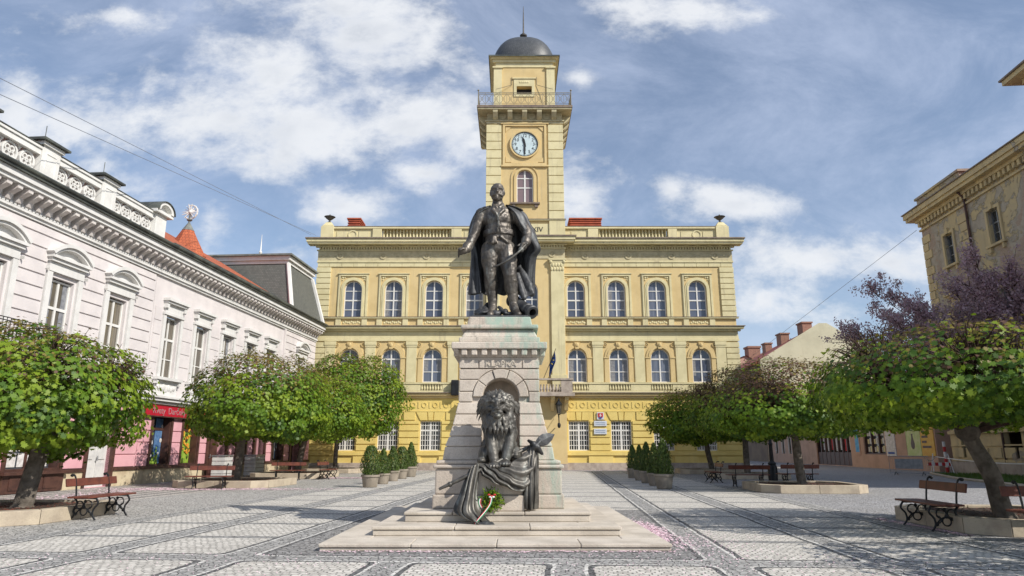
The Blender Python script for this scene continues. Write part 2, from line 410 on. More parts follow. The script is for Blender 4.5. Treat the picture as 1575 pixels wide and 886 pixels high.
def empty(name, loc=(0, 0, 0), rz=0.0, label=None, cat=None, group=None):
    o = bpy.data.objects.new(name, None); COL.objects.link(o)
    o.location = loc; o.rotation_euler = (0, 0, rz); o.empty_display_size = .2
    return tag(o, label, cat, group)
def tag(o, label=None, cat=None, group=None, kind=None):
    if label: o['label'] = label
    if cat: o['category'] = cat
    if group: o['group'] = group
    if kind: o['kind'] = kind
    return o
def split(o, gap=.25):
    """cut a built part into one part per separate cluster of pieces"""
    me = o.data; n = len(me.vertices); par = list(range(n))
    def root(i):
        while par[i] != i: par[i] = par[par[i]]; i = par[i]
        return i
    for p in me.polygons:
        v = p.vertices
        for k in range(1, len(v)):
            a, b = root(v[0]), root(v[k])
            if a != b: par[b] = a
    box = {}
    for i in range(n):
        r = root(i); c = me.vertices[i].co
        if r in box: q = box[r]; q[0] = [min(q[0][k], c[k]) for k in range(3)]; q[1] = [max(q[1][k], c[k]) for k in range(3)]
        else: box[r] = [list(c), list(c)]
    ks = list(box); grp = {r: r for r in ks}
    def groot(r):
        while grp[r] != r: r = grp[r]
        return r
    for i, r in enumerate(ks):
        for t in ks[:i]:
            if all(box[r][0][k] < box[t][1][k] + gap and box[t][0][k] < box[r][1][k] + gap for k in range(3)):
                ga, gb = groot(r), groot(t)
                if ga != gb: grp[gb] = ga
    dd = {}
    for r in ks: dd.setdefault(groot(r), []).append(r)
    runs = [[v] for v in dd.values()]
    if len(runs) < 2: return [o]
    own = {r: k for k, (rs,) in enumerate(runs) for r in rs}
    mbs = [MB() for _ in runs]; maps = [{} for _ in runs]; name = o.name.split('.')[0]
    for p in me.polygons:
        k = own[root(p.vertices[0])]; m = maps[k]; f = []
        for v in p.vertices:
            if v not in m: m[v] = len(mbs[k].v); mbs[k].v.append(tuple(me.vertices[v].co))
            f.append(m[v])
        mbs[k].f.append(tuple(f)); mbs[k].mi.append(p.material_index)
    res = []
    for mb in mbs:
        q = mb.build(name, list(me.materials), o.parent, loc=o.location)
        for md in o.modifiers:
            if md.type == 'BEVEL': w = q.modifiers.new('bevel', 'BEVEL'); w.width = md.width; w.segments = 2; w.limit_method = 'ANGLE'; w.angle_limit = md.angle_limit
        res.append(q)
    bpy.data.objects.remove(o)
    return res
def kids(o): return [c for c in bpy.data.objects if c.parent is o]
def copy_tree(o, parent=None, loc=None, rz=None, label=None):
    c = o.copy(); COL.objects.link(c); c.parent = parent
    if loc is not None: c.location = loc
    if rz is not None: c.rotation_euler = (0, 0, rz)
    if label: c['label'] = label
    for ch in kids(o): copy_tree(ch, c)
    return c
def bake(o):
    """apply an object's modifiers into its mesh"""
    dg = bpy.context.evaluated_depsgraph_get()
    me = bpy.data.meshes.new_from_object(o.evaluated_get(dg))
    o.modifiers.clear(); o.data = me
    return o
def remeshed(mb, name, m, parent, voxel=.014, smooth=4, disp=0, dscale=.15, factor=.5):
    o = mb.build(name, m, parent, smooth=True)
    r = o.modifiers.new('r', 'REMESH'); r.mode = 'VOXEL'; r.voxel_size = voxel; r.use_smooth_shade = True
    if smooth:
        s = o.modifiers.new('s', 'SMOOTH'); s.factor = factor; s.iterations = smooth
    if disp:
        t = bpy.data.textures.new(name + '_folds', 'CLOUDS'); t.noise_scale = dscale; t.noise_depth = 2
        d = o.modifiers.new('d', 'DISPLACE'); d.texture = t; d.strength = disp; d.mid_level = .5; d.texture_coords = 'LOCAL'
    bpy.context.view_layer.update()
    bake(o)
    o.data.polygons.foreach_set('use_smooth', [True] * len(o.data.polygons))
    if not o.data.materials: o.data.materials.append(m)
    return o

FONT = None
def text_mesh(txt, size, depth=.01, align='CENTER'):
    cu = bpy.data.curves.new('txt', 'FONT'); cu.body = txt; cu.size = size; cu.extrude = depth; cu.align_x = align; cu.align_y = 'CENTER'
    o = bpy.data.objects.new('txt', cu); COL.objects.link(o)
    bpy.context.view_layer.update()
    me = bpy.data.meshes.new_from_object(o.evaluated_get(bpy.context.evaluated_depsgraph_get()))
    bpy.data.objects.remove(o); bpy.data.curves.remove(cu)
    return me
def lettering(name, txt, size, m, parent, loc, depth=.01, sx=1.0, shear=0.0):
    """text standing upright on a facade (reads from -y)"""
    me = text_mesh(txt, size, depth); me.name = name
    me.transform(Matrix.Rotation(PI / 2, 4, 'X') @ Matrix.Scale(sx, 4, (1, 0, 0)))
    me.materials.clear(); me.materials.append(m)
    o = bpy.data.objects.new(name, me); COL.objects.link(o); o.parent = parent; o.location = loc
    return o

# ------------------------------------------------------------------ facade helpers (facade plane y = 0, outside is -y)
def arch(cx, zb, w, h, kind='round', n=14, d=0.0):
    """outline (x,z) anticlockwise of an opening grown by d (not below zb)"""
    hw = w / 2 + d
    if kind == 'rect':
        return [(cx - hw, zb), (cx + hw, zb), (cx + hw, zb + h + d), (cx - hw, zb + h + d)]
    r = hw; zs = zb + h - w / 2
    return [(cx - hw, zb), (cx + hw, zb)] + [(cx + r * math.cos(PI * k / n), zs + r * math.sin(PI * k / n)) for k in range(0, n + 1)]
def path(cx, zb, w, h, kind='round', n=14, d=0.0):
    a = arch(cx, zb, w, h, kind, n, d)
    return a[1:] + a[:1]
WIN = {}; CURT = {}; WRND = random.Random(6)
def window(parent, style, cx, zb, y):
    """a window (frame) with its pane; meshes shared by style"""
    w, h, kind, vb, hb, fm, gm = STY[style]
    if style not in WIN:
        f = MB(); t = .065
        f.ring(path(0, 0, w - 2 * t, h - t, kind), path(0, 0, w - 2 * t, h - t, kind, d=t), -.05, .03)
        f.box(-w / 2 + .002, w / 2 - .002, -.055, .028, 0, t)
        top = h - (w / 2 if kind == 'round' else t)
        for x, bw in vb:
            zt = h - .03 if kind == 'rect' else top + math.sqrt(max((w / 2) ** 2 - x * x, 0)) - .03
            f.box(x - bw / 2, x + bw / 2, -.045, .02, t, zt)
        for z, bh in hb:
            hw = w / 2 if z < top else math.sqrt(max((w / 2) ** 2 - (z - top) ** 2, 0))
            f.box(-hw + .02, hw - .02, -.040, .018, z - bh / 2, z + bh / 2)
        g = MB(); a = arch(0, .01, w - .02, h - .02, kind)
        g.add([(p[0], 0, p[1]) for p in a], [tuple(range(len(a)))])
        WIN[style] = (f.mesh('window', M[fm]), g.mesh('pane', M[gm]))
    o = bpy.data.objects.new('window', WIN[style][0]); COL.objects.link(o); o.parent = parent; o.location = (cx, y, zb)
    p = bpy.data.objects.new('pane', WIN[style][1]); COL.objects.link(p); p.parent = o
    if style in ('upper', 'first', 'town') and WRND.random() < .62:
        kind_ = WRND.randrange(5)
        for side in (-1, 1):
            key = (style, kind_, side)
            if key not in CURT:
                c = MB(); r = random.Random(str((style, kind_))); top = h - (w / 2 if kind == 'round' else .08); z0 = r.choice([.07, .07, .5, top * .5])
                a, n = r.uniform(.12, .36) * w, 7; xs = [side * (w / 2 - .07 - a * i / n) for i in range(n + 1)]
                c.add([q for i, x in enumerate(xs) for q in ((x, -.006 - .004 * (i % 2), z0), (x, -.006 - .004 * (i % 2), top))], [(2 * i, 2 * i + 2, 2 * i + 3, 2 * i + 1) for i in range(n)])
                CURT[key] = c.mesh('curtain', M['curtain'])
            q = bpy.data.objects.new('curtain', CURT[key]); COL.objects.link(q); q.parent = o
    return o
def rustic(mb, x0, x1, z0, z1, course, gap, proud, holes, y=0.0, mi=0, back=.0):
    """courses of plaster blocks standing proud of the wall, cut round rectangular holes (xa,xb,za,zb)"""
    z = z0
    while z < z1 - .05:
        zt = min(z + course - gap, z1)
        cuts = sorted([(a, b) for a, b, c, d in holes if c < zt - .02 and d > z + .02])
        x = x0
        for a, b in cuts + [(x1, x1)]:
            if a - x > .06: mb.box(x, min(a, x1), y - proud, y - back, z, zt, mi)
            x = max(x, b)
        z += course
def cornice(mb, x0, x1, z, prof, y=0.0, mi=0, ends=True, y1=.0):
    """stack of mouldings: prof = [(height, projection)], bottom to top, returned along the ends"""
    for h, p in prof:
        e = p if ends else 0
        mb.box(x0 - e, x1 + e, y - p, y + y1, z, z + h, mi)
        z += h
    return z
# ================================================================== TOWN HALL
TD = 50.5; TCX = at(808.3, 560, TD).x; PX = .0496
def tz(y, dy=0.0): return at(808, y, TD + dy).z
TH_ROOT = empty('town_hall', (TCX, TD, 0), 0, 'pale yellow three storey town hall with a tall central clock tower', 'town hall')
T = TH_ROOT
STY = {
 'upper': (1.34, tz(432) - tz(488), 'round', [(0, .10)], [(.60, .055), (1.32, .10), (2.05, .055)], 'white', 'glass'),
 'first': (1.40, tz(537) - tz(588), 'round', [(0, .10)], [(.78, .055), (1.72, .11)], 'white', 'glass'),
 'ground': (1.48, tz(648) - tz(693), 'rect', [(0, .15), (-.37, .05), (.37, .05), (-.56, .035), (-.19, .035), (.19, .035), (.56, .035)], [(.36, .04), (.72, .04), (1.08, .04), (1.42, .11), (1.78, .04)], 'white', 'glassold'),
 'tower': (1.28, tz(262, .6) - tz(312, .6), 'round', [(0, .13)], [(1.27, .09), (2.05, .08)], 'white', 'shutter'),
 'hall': (1.25, 3.1, 'rect', [(0, .08), (-.28, .03), (.28, .03)], [(.75, .05), (1.5, .05), (2.1, .12), (2.62, .05)], 'white', 'glassint'),
 'town': (1.12, 2.75, 'rect', [(0, .09)], [(.85, .04), (1.75, .10)], 'white', 'glassint'),
 'shop': (1.75, 2.45, 'rect', [], [(1.72, .14)], 'brownwood', 'shopglass'),
 'derelict': (1.0, 1.95, 'rect', [(0, .07)], [(.65, .05), (1.25, .08)], 'greyiron', 'glassold'),
}
XS = [3.84 + 3.075 * k for k in range(4)]; XS = [-x for x in reversed(XS)] + XS
HW = 15.85
zu0, zu1 = tz(488), tz(432); zf0, zf1 = tz(588), tz(537); zg0, zg1 = tz(693), tz(648)
ZR = tz(366, -.7)                       # top of the main cornice
wall = MB()
for sgn in (-1, 1):
    xa, xb = (-HW, -2.95) if sgn < 0 else (2.95, HW)
    xs = [x for x in XS if x * sgn > 0]
    # upper walls
    hl = []
    for x in xs:
        hl.append(arch(x, zu0, 1.34, zu1 - zu0)); hl.append(arch(x, zf0, 1.40, zf1 - zf0))
    zs = tz(610)
    wall.sheet([(xa, zs), (xb, zs), (xb, ZR - .3), (xa, ZR - .3)], hl, 0, .26)
# body sides, back and flat roof deck
wall.box(-HW, -HW + .3, .001, 14, 0, ZR - .3); wall.box(HW - .3, HW, .001, 14, 0, ZR - .3); wall.box(-HW, HW, 14.002, 14.3, 0, ZR - .3)
wall.box(-HW + .3, HW - .3, .5, 14, ZR - .5, ZR - .35)
wall.build('wall', M['yellow'], T)
low = MB()
for sgn in (-1, 1):
    xa, xb = (-HW - .05, -2.95) if sgn < 0 else (2.95, HW + .05)
    xs = [x for x in XS if x * sgn > 0]
    low.sheet([(xa, 0), (xb, 0), (xb, tz(610)), (xa, tz(610))], [arch(x, zg0, 1.48, zg1 - zg0, 'rect') for x in xs], -.04, .30)
    holes = [(x - .82, x + .82, zg0 - .1, zg1 + .12) for x in xs]
    # flat arches: splayed keystone blocks over every ground floor window
    z0r = tz(693); ch = (tz(634) - z0r) / 5.0
    rustic(low, xa + .05, xb - .05, z0r, tz(648) + .02, ch * .86, .07, .06, holes, -.04, back=.01)
    zl, zk = tz(646.5), tz(634)
    for x in xs:
        for a0, a1, b0, b1 in ((-.16, .16, -.2, .2), (-.75, -.22, -1.05, -.27), (.22, .75, .27, 1.05)):
            low.extr([(x + a0, zl), (x + a1, zl), (x + b1, zk), (x + b0, zk)], -.115 if abs(a0 + a1) < .1 else -.10, -.03)
    edges = [xa + .05] + [e for x in xs for e in (x - 1.12, x + 1.12)] + [xb - .05]
    for i in range(0, len(edges), 2):
        if edges[i + 1] - edges[i] > .15: low.box(edges[i], edges[i + 1], -.10, -.03, zl + .02, zk)
    # dado panels under the windows
    zp0, zp1 = tz(715.5), tz(702)
    for i, x in enumerate(xs):
        pass
    mids = [xs[0] - 1.52] + [x + 1.54 for x in xs]
    for x in mids:
        if xa + .9 < x < xb - .9: low.box(x - .88, x + .88, -.15, -.03, zp0, zp1)
    low.box(xa - .06 * (sgn < 0), xb + .06 * (sgn > 0), -.16, -.03, tz(700.5), tz(696))
    low.box(xa - .02, xb + .02, -.11, -.03, tz(696) + .002, tz(694))
low.build('ground_floor_wall', M['yellow_low'], T, bevel=.012)
# ---- bay in the centre, tower above
BY = -.6
bay = MB()
bay.sheet([(-2.95, 0), (2.95, 0), (2.95, ZR - .3), (-2.95, ZR - .3)],
          [arch(0, zu0, 1.9, zu1 - zu0), arch(0, zf0 - .8, 1.9, zf1 - zf0 + .8), arch(0, .05, 2.2, 4.0)], BY, .4)
bay.box(-2.95, -2.75, BY + .001, .3, 0, ZR - .3); bay.box(2.75, 2.95, BY + .001, .3, 0, ZR - .3)
bay.build('central_bay', M['yellow'], T)
STY['bayupper'] = (1.9, zu1 - zu0, 'round', [(0, .1), (-.5, .06), (.5, .06)], [(.6, .06), (1.3, .1)], 'white', 'glass')
STY['bayfirst'] = (1.9, zf1 - zf0 + .8, 'round', [(0, .1), (-.5, .06), (.5, .06)], [(.9, .06), (2.2, .1)], 'white', 'glass')
window(T, 'bayupper', 0, zu0, BY + .3); window(T, 'bayfirst', 0, zf0 - .8, BY + .3)
d = MB(); d.extr(arch(0, .05, 2.19, 3.99), BY + .30, BY + .36)
for sx in (-.55, .55):
    for za, zb in ((.3, 1.3), (1.5, 2.7)): d.box(sx - .38, sx + .38, BY + .26, BY + .31, za, zb)
door = d.build('entrance_door', M['brownwood'], T)
hd = MB(); hd.lathe([(.03, 0), (.05, .05), (.02, .1)], 8, M4=Matrix.Translation((.12, BY + .29, 1.35)) @ Matrix.Rotation(PI / 2, 4, 'X')); hd.build('handle', M['iron'], door)
# pilasters of the bay with carved capitals
for s in (-1, 1):
    p = MB(); x = s * 2.42
    p.box(x - .5, x + .5, BY - .13, BY + .01, tz(578), tz(420))
    p.box(x - .6, x + .6, BY - .2, BY + .01, tz(586), tz(578) - .002)
    p.box(x - .5, x + .5, BY - .13, BY + .01, 5.6, tz(586) - .002)
    p.build('pilaster', M['trim'], T, bevel=.02)
    c = MB(); zc0, zc1 = tz(420), tz(402)
    c.frustum(x, BY - .02, zc0 + .002, zc1 - .12, .46, .11, .6, .2)
    c.box(x - .66, x + .66, BY - .27, BY + .01, zc1 - .12, zc1)
    for k in range(5):
        for r_ in range(2):
            cx = x - .42 + .21 * k + (.1 if r_ else 0)
            if abs(cx - x) < .5: c.ell((cx, BY - .15 - .03 * r_, zc0 + .15 + .3 * r_), (.10, .06, .17), n=8, m=6)
    for e in (-.5, .5): c.ell((x + e, BY - .2, zc1 - .24), (.13, .1, .13), n=10, m=6)
    c.build('capital', M['trim'], T, smooth=30)
# balcony over the door with consoles
bz0, bz1 = tz(606, -1.4), tz(585, -1.4)
b = MB(); b.box(-3.45, 3.45, BY - 1.15, BY + .005, bz0 - .16, bz0 + .06); b.box(-3.3, 3.3, BY - 1.05, BY - .002, bz0 + .06, bz0 + .14)
for x0, x1 in ((-3.3, -2.5), (2.5, 3.3), (-.5, .5)): b.box(x0, x1, BY - 1.05, BY - .78, bz0 + .14, bz1)
b.box(-3.36, 3.36, BY - 1.1, BY - .74, bz1, bz1 + .12)
for x0, x1 in ((-2.5, -.5), (.5, 2.5)):
    for k in range(9): b.lathe([(.05, 0), (.10, .18), (.05, .42), (.07, .52)], 8, c=((x0 + (x1 - x0) * (k + .5) / 9), BY - .92, bz0 + .14), cap=False)
for s in (-1, 1): b.box(s * 3.1 - .12, s * 3.1 + .12, BY - .76, BY - .002, bz0 + .14, bz1)
b.build('balcony', M['plinth'], T)
for s in (-1, 1):
    for dx in (1.9, 2.9):
        c = MB(); x = s * dx
        pts = [(BY - .02, bz0 - .17), (BY - .95, bz0 - .17), (BY - .9, bz0 - .42), (BY - .45, bz0 - .6), (BY - .2, bz0 - 1.1), (BY - .02, bz0 - 1.15)]
        n = len(pts)
        c.add([(x - .14, p[0], p[1]) for p in pts] + [(x + .14, p[0], p[1]) for p in pts],
              [tuple(range(n)), tuple(range(2 * n - 1, n - 1, -1))] + [(k, n + k, n + (k + 1) % n, (k + 1) % n) for k in range(n)])
        c.build('console', M['yellow'], T)
# ---- plinth
p = MB()
for a, b_ in ((-HW - .12, -2.95), (2.95, HW + .12)): p.box(a, b_, -.22, .02, 0, tz(713)); p.box(a, b_, -.17, .02, tz(713), tz(713) + .05)
p.box(-2.95, -1.15, BY - .15, BY + .02, 0, tz(713)); p.box(1.15, 2.95, BY - .15, BY + .02, 0, tz(713))
p.build('plinth', M['plinth'], T, bevel=.015)
# ---- windows
for x in XS:
    window(T, 'upper', x, zu0, .20); window(T, 'first', x, zf0, .20); window(T, 'ground', x, zg0, .14)
# white lining of the ground floor windows
# ---- surrounds
def sur_mesh_upper():
    b = MB(); w, h = 1.34, zu1 - zu0
    top = tz(425) - zu0
    b.ring(path(0, .0, w, h, d=.02), path(0, .0, w, h, d=.15), -.10, .01)
    b.ring(path(0, .0, w, h, d=.154), path(0, .0, w, h, d=.26), -.065, .01)
    b.ring(path(0, 0, w + .62, top, 'rect'), path(0, 0, w + .62, top, 'rect', d=.12), -.09, .01)
    b.ring(path(0, 0, w + .62 + .25, top + .12, 'rect'), path(0, 0, w + .62 + .25, top + .12, 'rect', d=.05), -.05, .01)
    b.box(-1.2, 1.2, -.14, .01, top + .16, top + .22)
    for s in (-1, 1):
        for dx, dz, r in ((.83, -.12, .085), (.68, -.1, .06), (.85, -.3, .06)):
            b.ell((s * dx, -.01, top + dz), (r, .05, r), n=8, m=6)
    return b.mesh('window_surround', M['trim'])
def sur_mesh_first():
    b = MB(); w, h = 1.40, zf1 - zf0; top = tz(529) - zf0
    zsp = h - w / 2
    b.ring(path(0, 0, w, zsp, 'rect', d=.0)[:2] if False else [(-w / 2 - .03, 0), (-w / 2 - .03, zsp)], [(-w / 2 - .36, 0), (-w / 2 - .36, zsp)], -.06, .01)
    b.ring([(w / 2 + .03, zsp), (w / 2 + .03, 0)], [(w / 2 + .36, zsp), (w / 2 + .36, 0)], -.06, .01)
    for s in (-1, 1): b.box(s * (w / 2 + .01), s * (w / 2 + .42), -.10, .01, zsp + .002, zsp + .1)
    A = lambda r: [(r * math.cos(PI * k / 16), zsp + .1 + r * math.sin(PI * k / 16)) for k in range(17)]
    b.ring(A(w / 2 + .0)[::-1], A(w / 2 + .17)[::-1], -.11, .01); b.ring(A(w / 2 + .175)[::-1], A(w / 2 + .34)[::-1], -.07, .01)
    b.extr([(-.13, h + .0), (.13, h), (.2, h + .5), (-.2, h + .5)], -.17, .0)
    b.ell((0, -.17, h + .3), (.13, .07, .16), n=8, m=6)
    for s in (-1, 1):
        b.ring([(s * .98 + .11 * math.cos(t), h + .32 + .11 * math.sin(t)) for t in [2 * PI * k / 12 for k in range(12)]],
               [(s * .98 + .16 * math.cos(t), h + .32 + .16 * math.sin(t)) for t in [2 * PI * k / 12 for k in range(12)]], -.07, .01, closed=True)
        b.ell((s * .98, -.01, h + .32), (.06, .05, .06), n=8, m=6)
    return b.mesh('window_surround', M['yellow'])
su, sf = sur_mesh_upper(), sur_mesh_first()
def link(name, me, parent, loc):
    o = bpy.data.objects.new(name, me); COL.objects.link(o); o.parent = parent; o.location = loc; return o
for x in XS:
    link('window_surround', su, T, (x, -.002, zu0)); link('window_surround', sf, T, (x, -.002, zf0))
# ---- first floor pilasters between the windows, with capitals
pm = MB()
pm.box(-.37, .37, -.09, .01, zf0, tz(531)); pm.box(-.43, .43, -.15, .01, tz(531) + .002, tz(525.5)); pm.box(-.40, .40, -.12, .01, tz(534), tz(531)); pm = pm.mesh('pilaster', M['trim'])
for sgn in (-1, 1):
    for k in range(1, 4): link('pilaster', pm, T, (sgn * (3.84 + 3.075 * (k - .5)), -.002, 0))
    link('pilaster', pm, T, (sgn * (3.84 + 3.075 * 3.5 - .08), -.002, 0))
# ---- string courses and cornices, one part each
def band(name, segs, m, bev=.012):
    b = MB()
    for sgn in (-1, 1):
        a, c = (-HW, -2.96) if sgn < 0 else (2.96, HW)
        for z0, z1, pr in segs:
            b.box(a - (pr if sgn < 0 else 0), c + (pr if sgn > 0 else 0), -pr, .01, z0, z1)
    return b.build(name, M[m], T, bevel=bev)
band('first_floor_cornice', [(tz(613), tz(609), .16), (tz(609), tz(605.5), .30)], 'yellow')
band('first_floor_cornice_cap', [(tz(605.3), tz(604), .40)], 'eave_top', 0)
band('balustrade_band', [(tz(603.9), tz(601), .12), (tz(591), tz(588.5), .16)], 'trim')
fr = MB()
for sgn in (-1, 1):
    a, c = (-HW, -2.96) if sgn < 0 else (2.96, HW)
    fr.box(a, c, -.05, .01, tz(632), tz(613.2))
    n = int((c - a) / .78)
    for k in range(n):
        x = a + (c - a) * (k + .5) / n; zc = (tz(620) + tz(626)) / 2
        fr.ring([(x + .13 * math.cos(t), zc + .13 * math.sin(t)) for t in [2 * PI * j / 10 for j in range(10)]],
                [(x + .21 * math.cos(t), zc + .21 * math.sin(t)) for t in [2 * PI * j / 10 for j in range(10)]], -.085, -.04, closed=True)
        fr.box(x + .34, x + .44, -.08, -.04, zc - .22, zc + .22)
    fr.box(a, c, -.10, .01, tz(633.5), tz(632) - .002)
fr.build('medallion_frieze', M['yellow_low'], T)
# balusters below the first floor windows
bal = MB(); piers = MB()
for x in XS:
    bal.add([(x - .8, -.03, tz(600.8)), (x + .8, -.03, tz(600.8)), (x + .8, -.03, tz(591.2)), (x - .8, -.03, tz(591.2))], [(0, 1, 2, 3)], 1)
    for k in range(8): bal.lathe([(.03, 0), (.075, .14), (.03, .34), (.05, tz(591.2) - tz(600.8))], 8, c=(x - .7 + .2 * k, -.08, tz(600.8)), cap=False)
for sgn in (-1, 1):
    xs = [x for x in XS if x * sgn > 0]; a, c = (-HW, -2.96) if sgn < 0 else (2.96, HW)
    ed = [a] + [e for x in xs for e in (x - .8, x + .8)] + [c]
    for i in range(0, len(ed), 2): piers.box(ed[i], ed[i + 1], -.11, .01, tz(600.9), tz(591.1))
split(bal.build('window_balusters', [M['trim'], M['frieze']], T))
split(piers.build('balustrade_pier', M['trim'], T, bevel=.01))
band('middle_entablature', [(tz(525), tz(521.5), .10), (tz(521.5), tz(517), .07), (tz(516.8), tz(510), .05), (tz(509.8), tz(506.5), .22), (tz(506.5), tz(503.4), .42)], 'trim')
band('middle_cornice_cap', [(tz(503.2), tz(502), .50)], 'eave_top', 0)
# parapet panels below the upper windows with relief sprays
pp = MB()
for sgn in (-1, 1):
    xs = [x for x in XS if x * sgn > 0]; a, c = (-HW, -2.96) if sgn < 0 else (2.96, HW)
    for x in xs:
        for s in (-1, 1): pp.box(x + s * .98 - .2, x + s * .98 + .2, -.10, .01, tz(501.5), tz(490.5))
        for k in range(-4, 5): pp.ell((x + .15 * k, -.0, tz(496) + .05 * math.cos(k * 2.2)), (.085, .045, .09 + .02 * (k % 2)), n=8, m=6)
    pp.box(a - .0, c, -.05, .01, tz(501.9), tz(500.8))
pp.build('relief_panels', M['trim'], T)
band('sill_course', [(tz(490.3), tz(488.2), .16)], 'trim'); band('sill_course_cap', [(tz(488.15), tz(487.6), .19)], 'eave_top', 0)
# corner quoins
q = MB()
for sgn in (-1, 1):
    x0, x1 = (HW - 1.02, HW + .06) if sgn > 0 else (-HW - .06, -HW + 1.02)
    z = tz(487.4); cc = (tz(411) - z) / 9
    for k in range(9): q.box(x0, x1, -.10, .03, z + .02, z + cc - .03); z += cc
    z = tz(588); cc = (tz(526) - z) / 7
    for k in range(7): q.box(x0 + (.1 if sgn > 0 else 0), x1 - (.1 if sgn < 0 else 0), -.10, .03, z + .02, z + cc - .03); z += cc
split(q.build('corner_quoins', M['trim'], T, bevel=.012), .3)
# block course under the main cornice
bc = MB()
for sgn in (-1, 1):
    a, c = (-HW - .03, -2.96) if sgn < 0 else (2.96, HW + .03)
    n = 14
    for k in range(n): bc.box(a + (c - a) * k / n + .012, a + (c - a) * (k + 1) / n - .012, -.07, .02, tz(410.5), tz(404.5))
    bc.box(a - .05, c + .05, -.12, .02, tz(404.2), tz(401.5))
bc.build('block_course', M['trim'], T)
# main entablature
zf = tz(401.3)
ent = MB(); orn = MB(); crown = MB(); capm = MB()
def ent_run(a, c, y, el, er):
    def bx(mb, z0, z1, pr): mb.box(a - (pr if el else 0), c + (pr if er else 0), y - pr, y + .02, z0, z1)
    bx(ent, zf, tz(386.5), .05)
    bx(crown, tz(386.4), tz(384.6), .14); bx(crown, tz(380.8, -.1), tz(379, -.1), .22)
    n = int((c - a) / .21)
    for k in range(n):
        x = a + (c - a) * (k + .5) / n; crown.box(x - .06, x + .06, y - .17, y, tz(384.4), tz(381))
    zc = (zf + tz(386.5)) / 2
    n = max(1, int((c - a) / .36))
    for k in range(n):
        x = a + (c - a) * (k + .5) / n
        if k % 9 == 4:
            orn.ring([(x + .17 * math.cos(t), zc + .17 * math.sin(t)) for t in [2 * PI * j / 12 for j in range(12)]],
                     [(x + .27 * math.cos(t), zc + .27 * math.sin(t)) for t in [2 * PI * j / 12 for j in range(12)]], y - .10, y - .04, closed=True)
            orn.ell((x, y - .05, zc), (.1, .05, .1), n=8, m=6)
        else: orn.ell((x, y - .045, zc + .05 * math.sin(k * 2.1)), (.15, .045, .09 + .04 * math.sin(k * 1.7)), n=8, m=6)
    # modillions under the corona
    z1 = tz(376.5, -.4)
    n = max(2, int((c - a) / .82))
    for k in range(n + 1):
        x = a + (c - a) * k / n; crown.box(x - .14, x + .14, y - .62, y - .1, tz(379, -.1) + .02, z1)
    bx(crown, z1 + .002, tz(372, -.7), .72); bx(crown, tz(372, -.7) + .002, tz(367.5, -.7), .80)
    bx(capm, tz(367.5, -.7) + .003, ZR + .02, .88)
ent_run(-HW, -2.96, 0, True, False); ent_run(2.96, HW, 0, False, True); ent_run(-2.97, 2.97, BY, True, True)
ent.build('frieze', M['frieze'], T); split(orn.build('frieze_ornament', M['frieze'], T), .5); crown.build('main_cornice', M['trim'], T, bevel=.015); capm.build('cornice_sheet', M['eave_top'], T)
# roof parapet with balusters, urns and chimneys
py = .35; zr0 = ZR + .02; zr1 = tz(350.5, py)
par = MB()
for sgn in (-1, 1):
    def X(px): return sgn * (px - 808.3) * .0503
    for xa, xb in ((866, 906), (906, 922), (1030, 1044), (1044, 1105)): 
        par.box(X(xa) if xa > 866 else sgn * 2.97, X(xb), py - (.12 if (xb - xa) < 20 else 0), py + .35, zr0, zr1 - .1)
    par.box(sgn * 2.97, X(1105), py - .14, py + .55, zr1 - .10, zr1 + .06); par.box(X(922), X(1030), py, py + .3, zr0, zr0 + .16)
    xc = X(1114)
    par.box(xc - .5, xc + .5, py - .2, py + .8, zr0, zr1 + .08); par.box(xc - .42, xc + .42, py - .12, py + .7, zr1 + .08, zr1 + .22); par.frustum(xc, py + .3, zr1 + .22, zr1 + .5, .38, .38, .2, .2)
    cx = X(1075)
    par.ring([(cx + .27 * math.cos(t), (zr0 + zr1) / 2 + .27 * math.sin(t)) for t in [2 * PI * j / 14 for j in range(14)]],
             [(cx + .38 * math.cos(t), (zr0 + zr1) / 2 + .38 * math.sin(t)) for t in [2 * PI * j / 14 for j in range(14)]], py - .05, py + .02, closed=True)
    for a_, b_ in ((X(1050), X(1066)), (X(1084), X(1100)), (X(880), X(902))): par.box(a_, b_, py - .04, py + .02, zr0 + .25, zr1 - .3)
for sgn in (-1, 1): par.box(sgn * (922 - 808.3) * .0503, sgn * (1030 - 808.3) * .0503, py + .42, py + .5, zr0, zr1 - .1)
par.build('roof_parapet', M['trim'], T, bevel=.012)
rb = MB()
for sgn in (-1, 1):
    x0, x1 = 922 - 808.3, 1030 - 808.3
    for k in range(21):
        x = sgn * (x0 + (x1 - x0) * (k + .5) / 21) * .0503
        rb.lathe([(.05, 0), (.10, .2), (.045, .48), (.07, zr1 - .1 - zr0 - .16)], 8, c=(x, py + .15, zr0 + .16), cap=False)
split(rb.build('roof_balusters', M['trim'], T), .5)
cap_par = MB()
for sgn in (-1, 1): cap_par.box(sgn * 2.97, sgn * (1105 - 808.3) * .0503, py - .16, py + .47, zr1 + .062, zr1 + .10)
cap_par.build('parapet_sheet', M['eave_top'], T)
for sgn in (-1, 1):
    u = MB(); u.lathe([(.09, 0), (.16, .05), (.06, .14), (.07, .2), (.3, .38), (.36, .46), (.44, .5), (.3, .53), (.1, .56), (.04, .7)], 18, c=(sgn * (1114 - 808.3) * .0503, py + .3, zr1 + .5))
    u.build('urn', M['urn'], T, smooth=35)
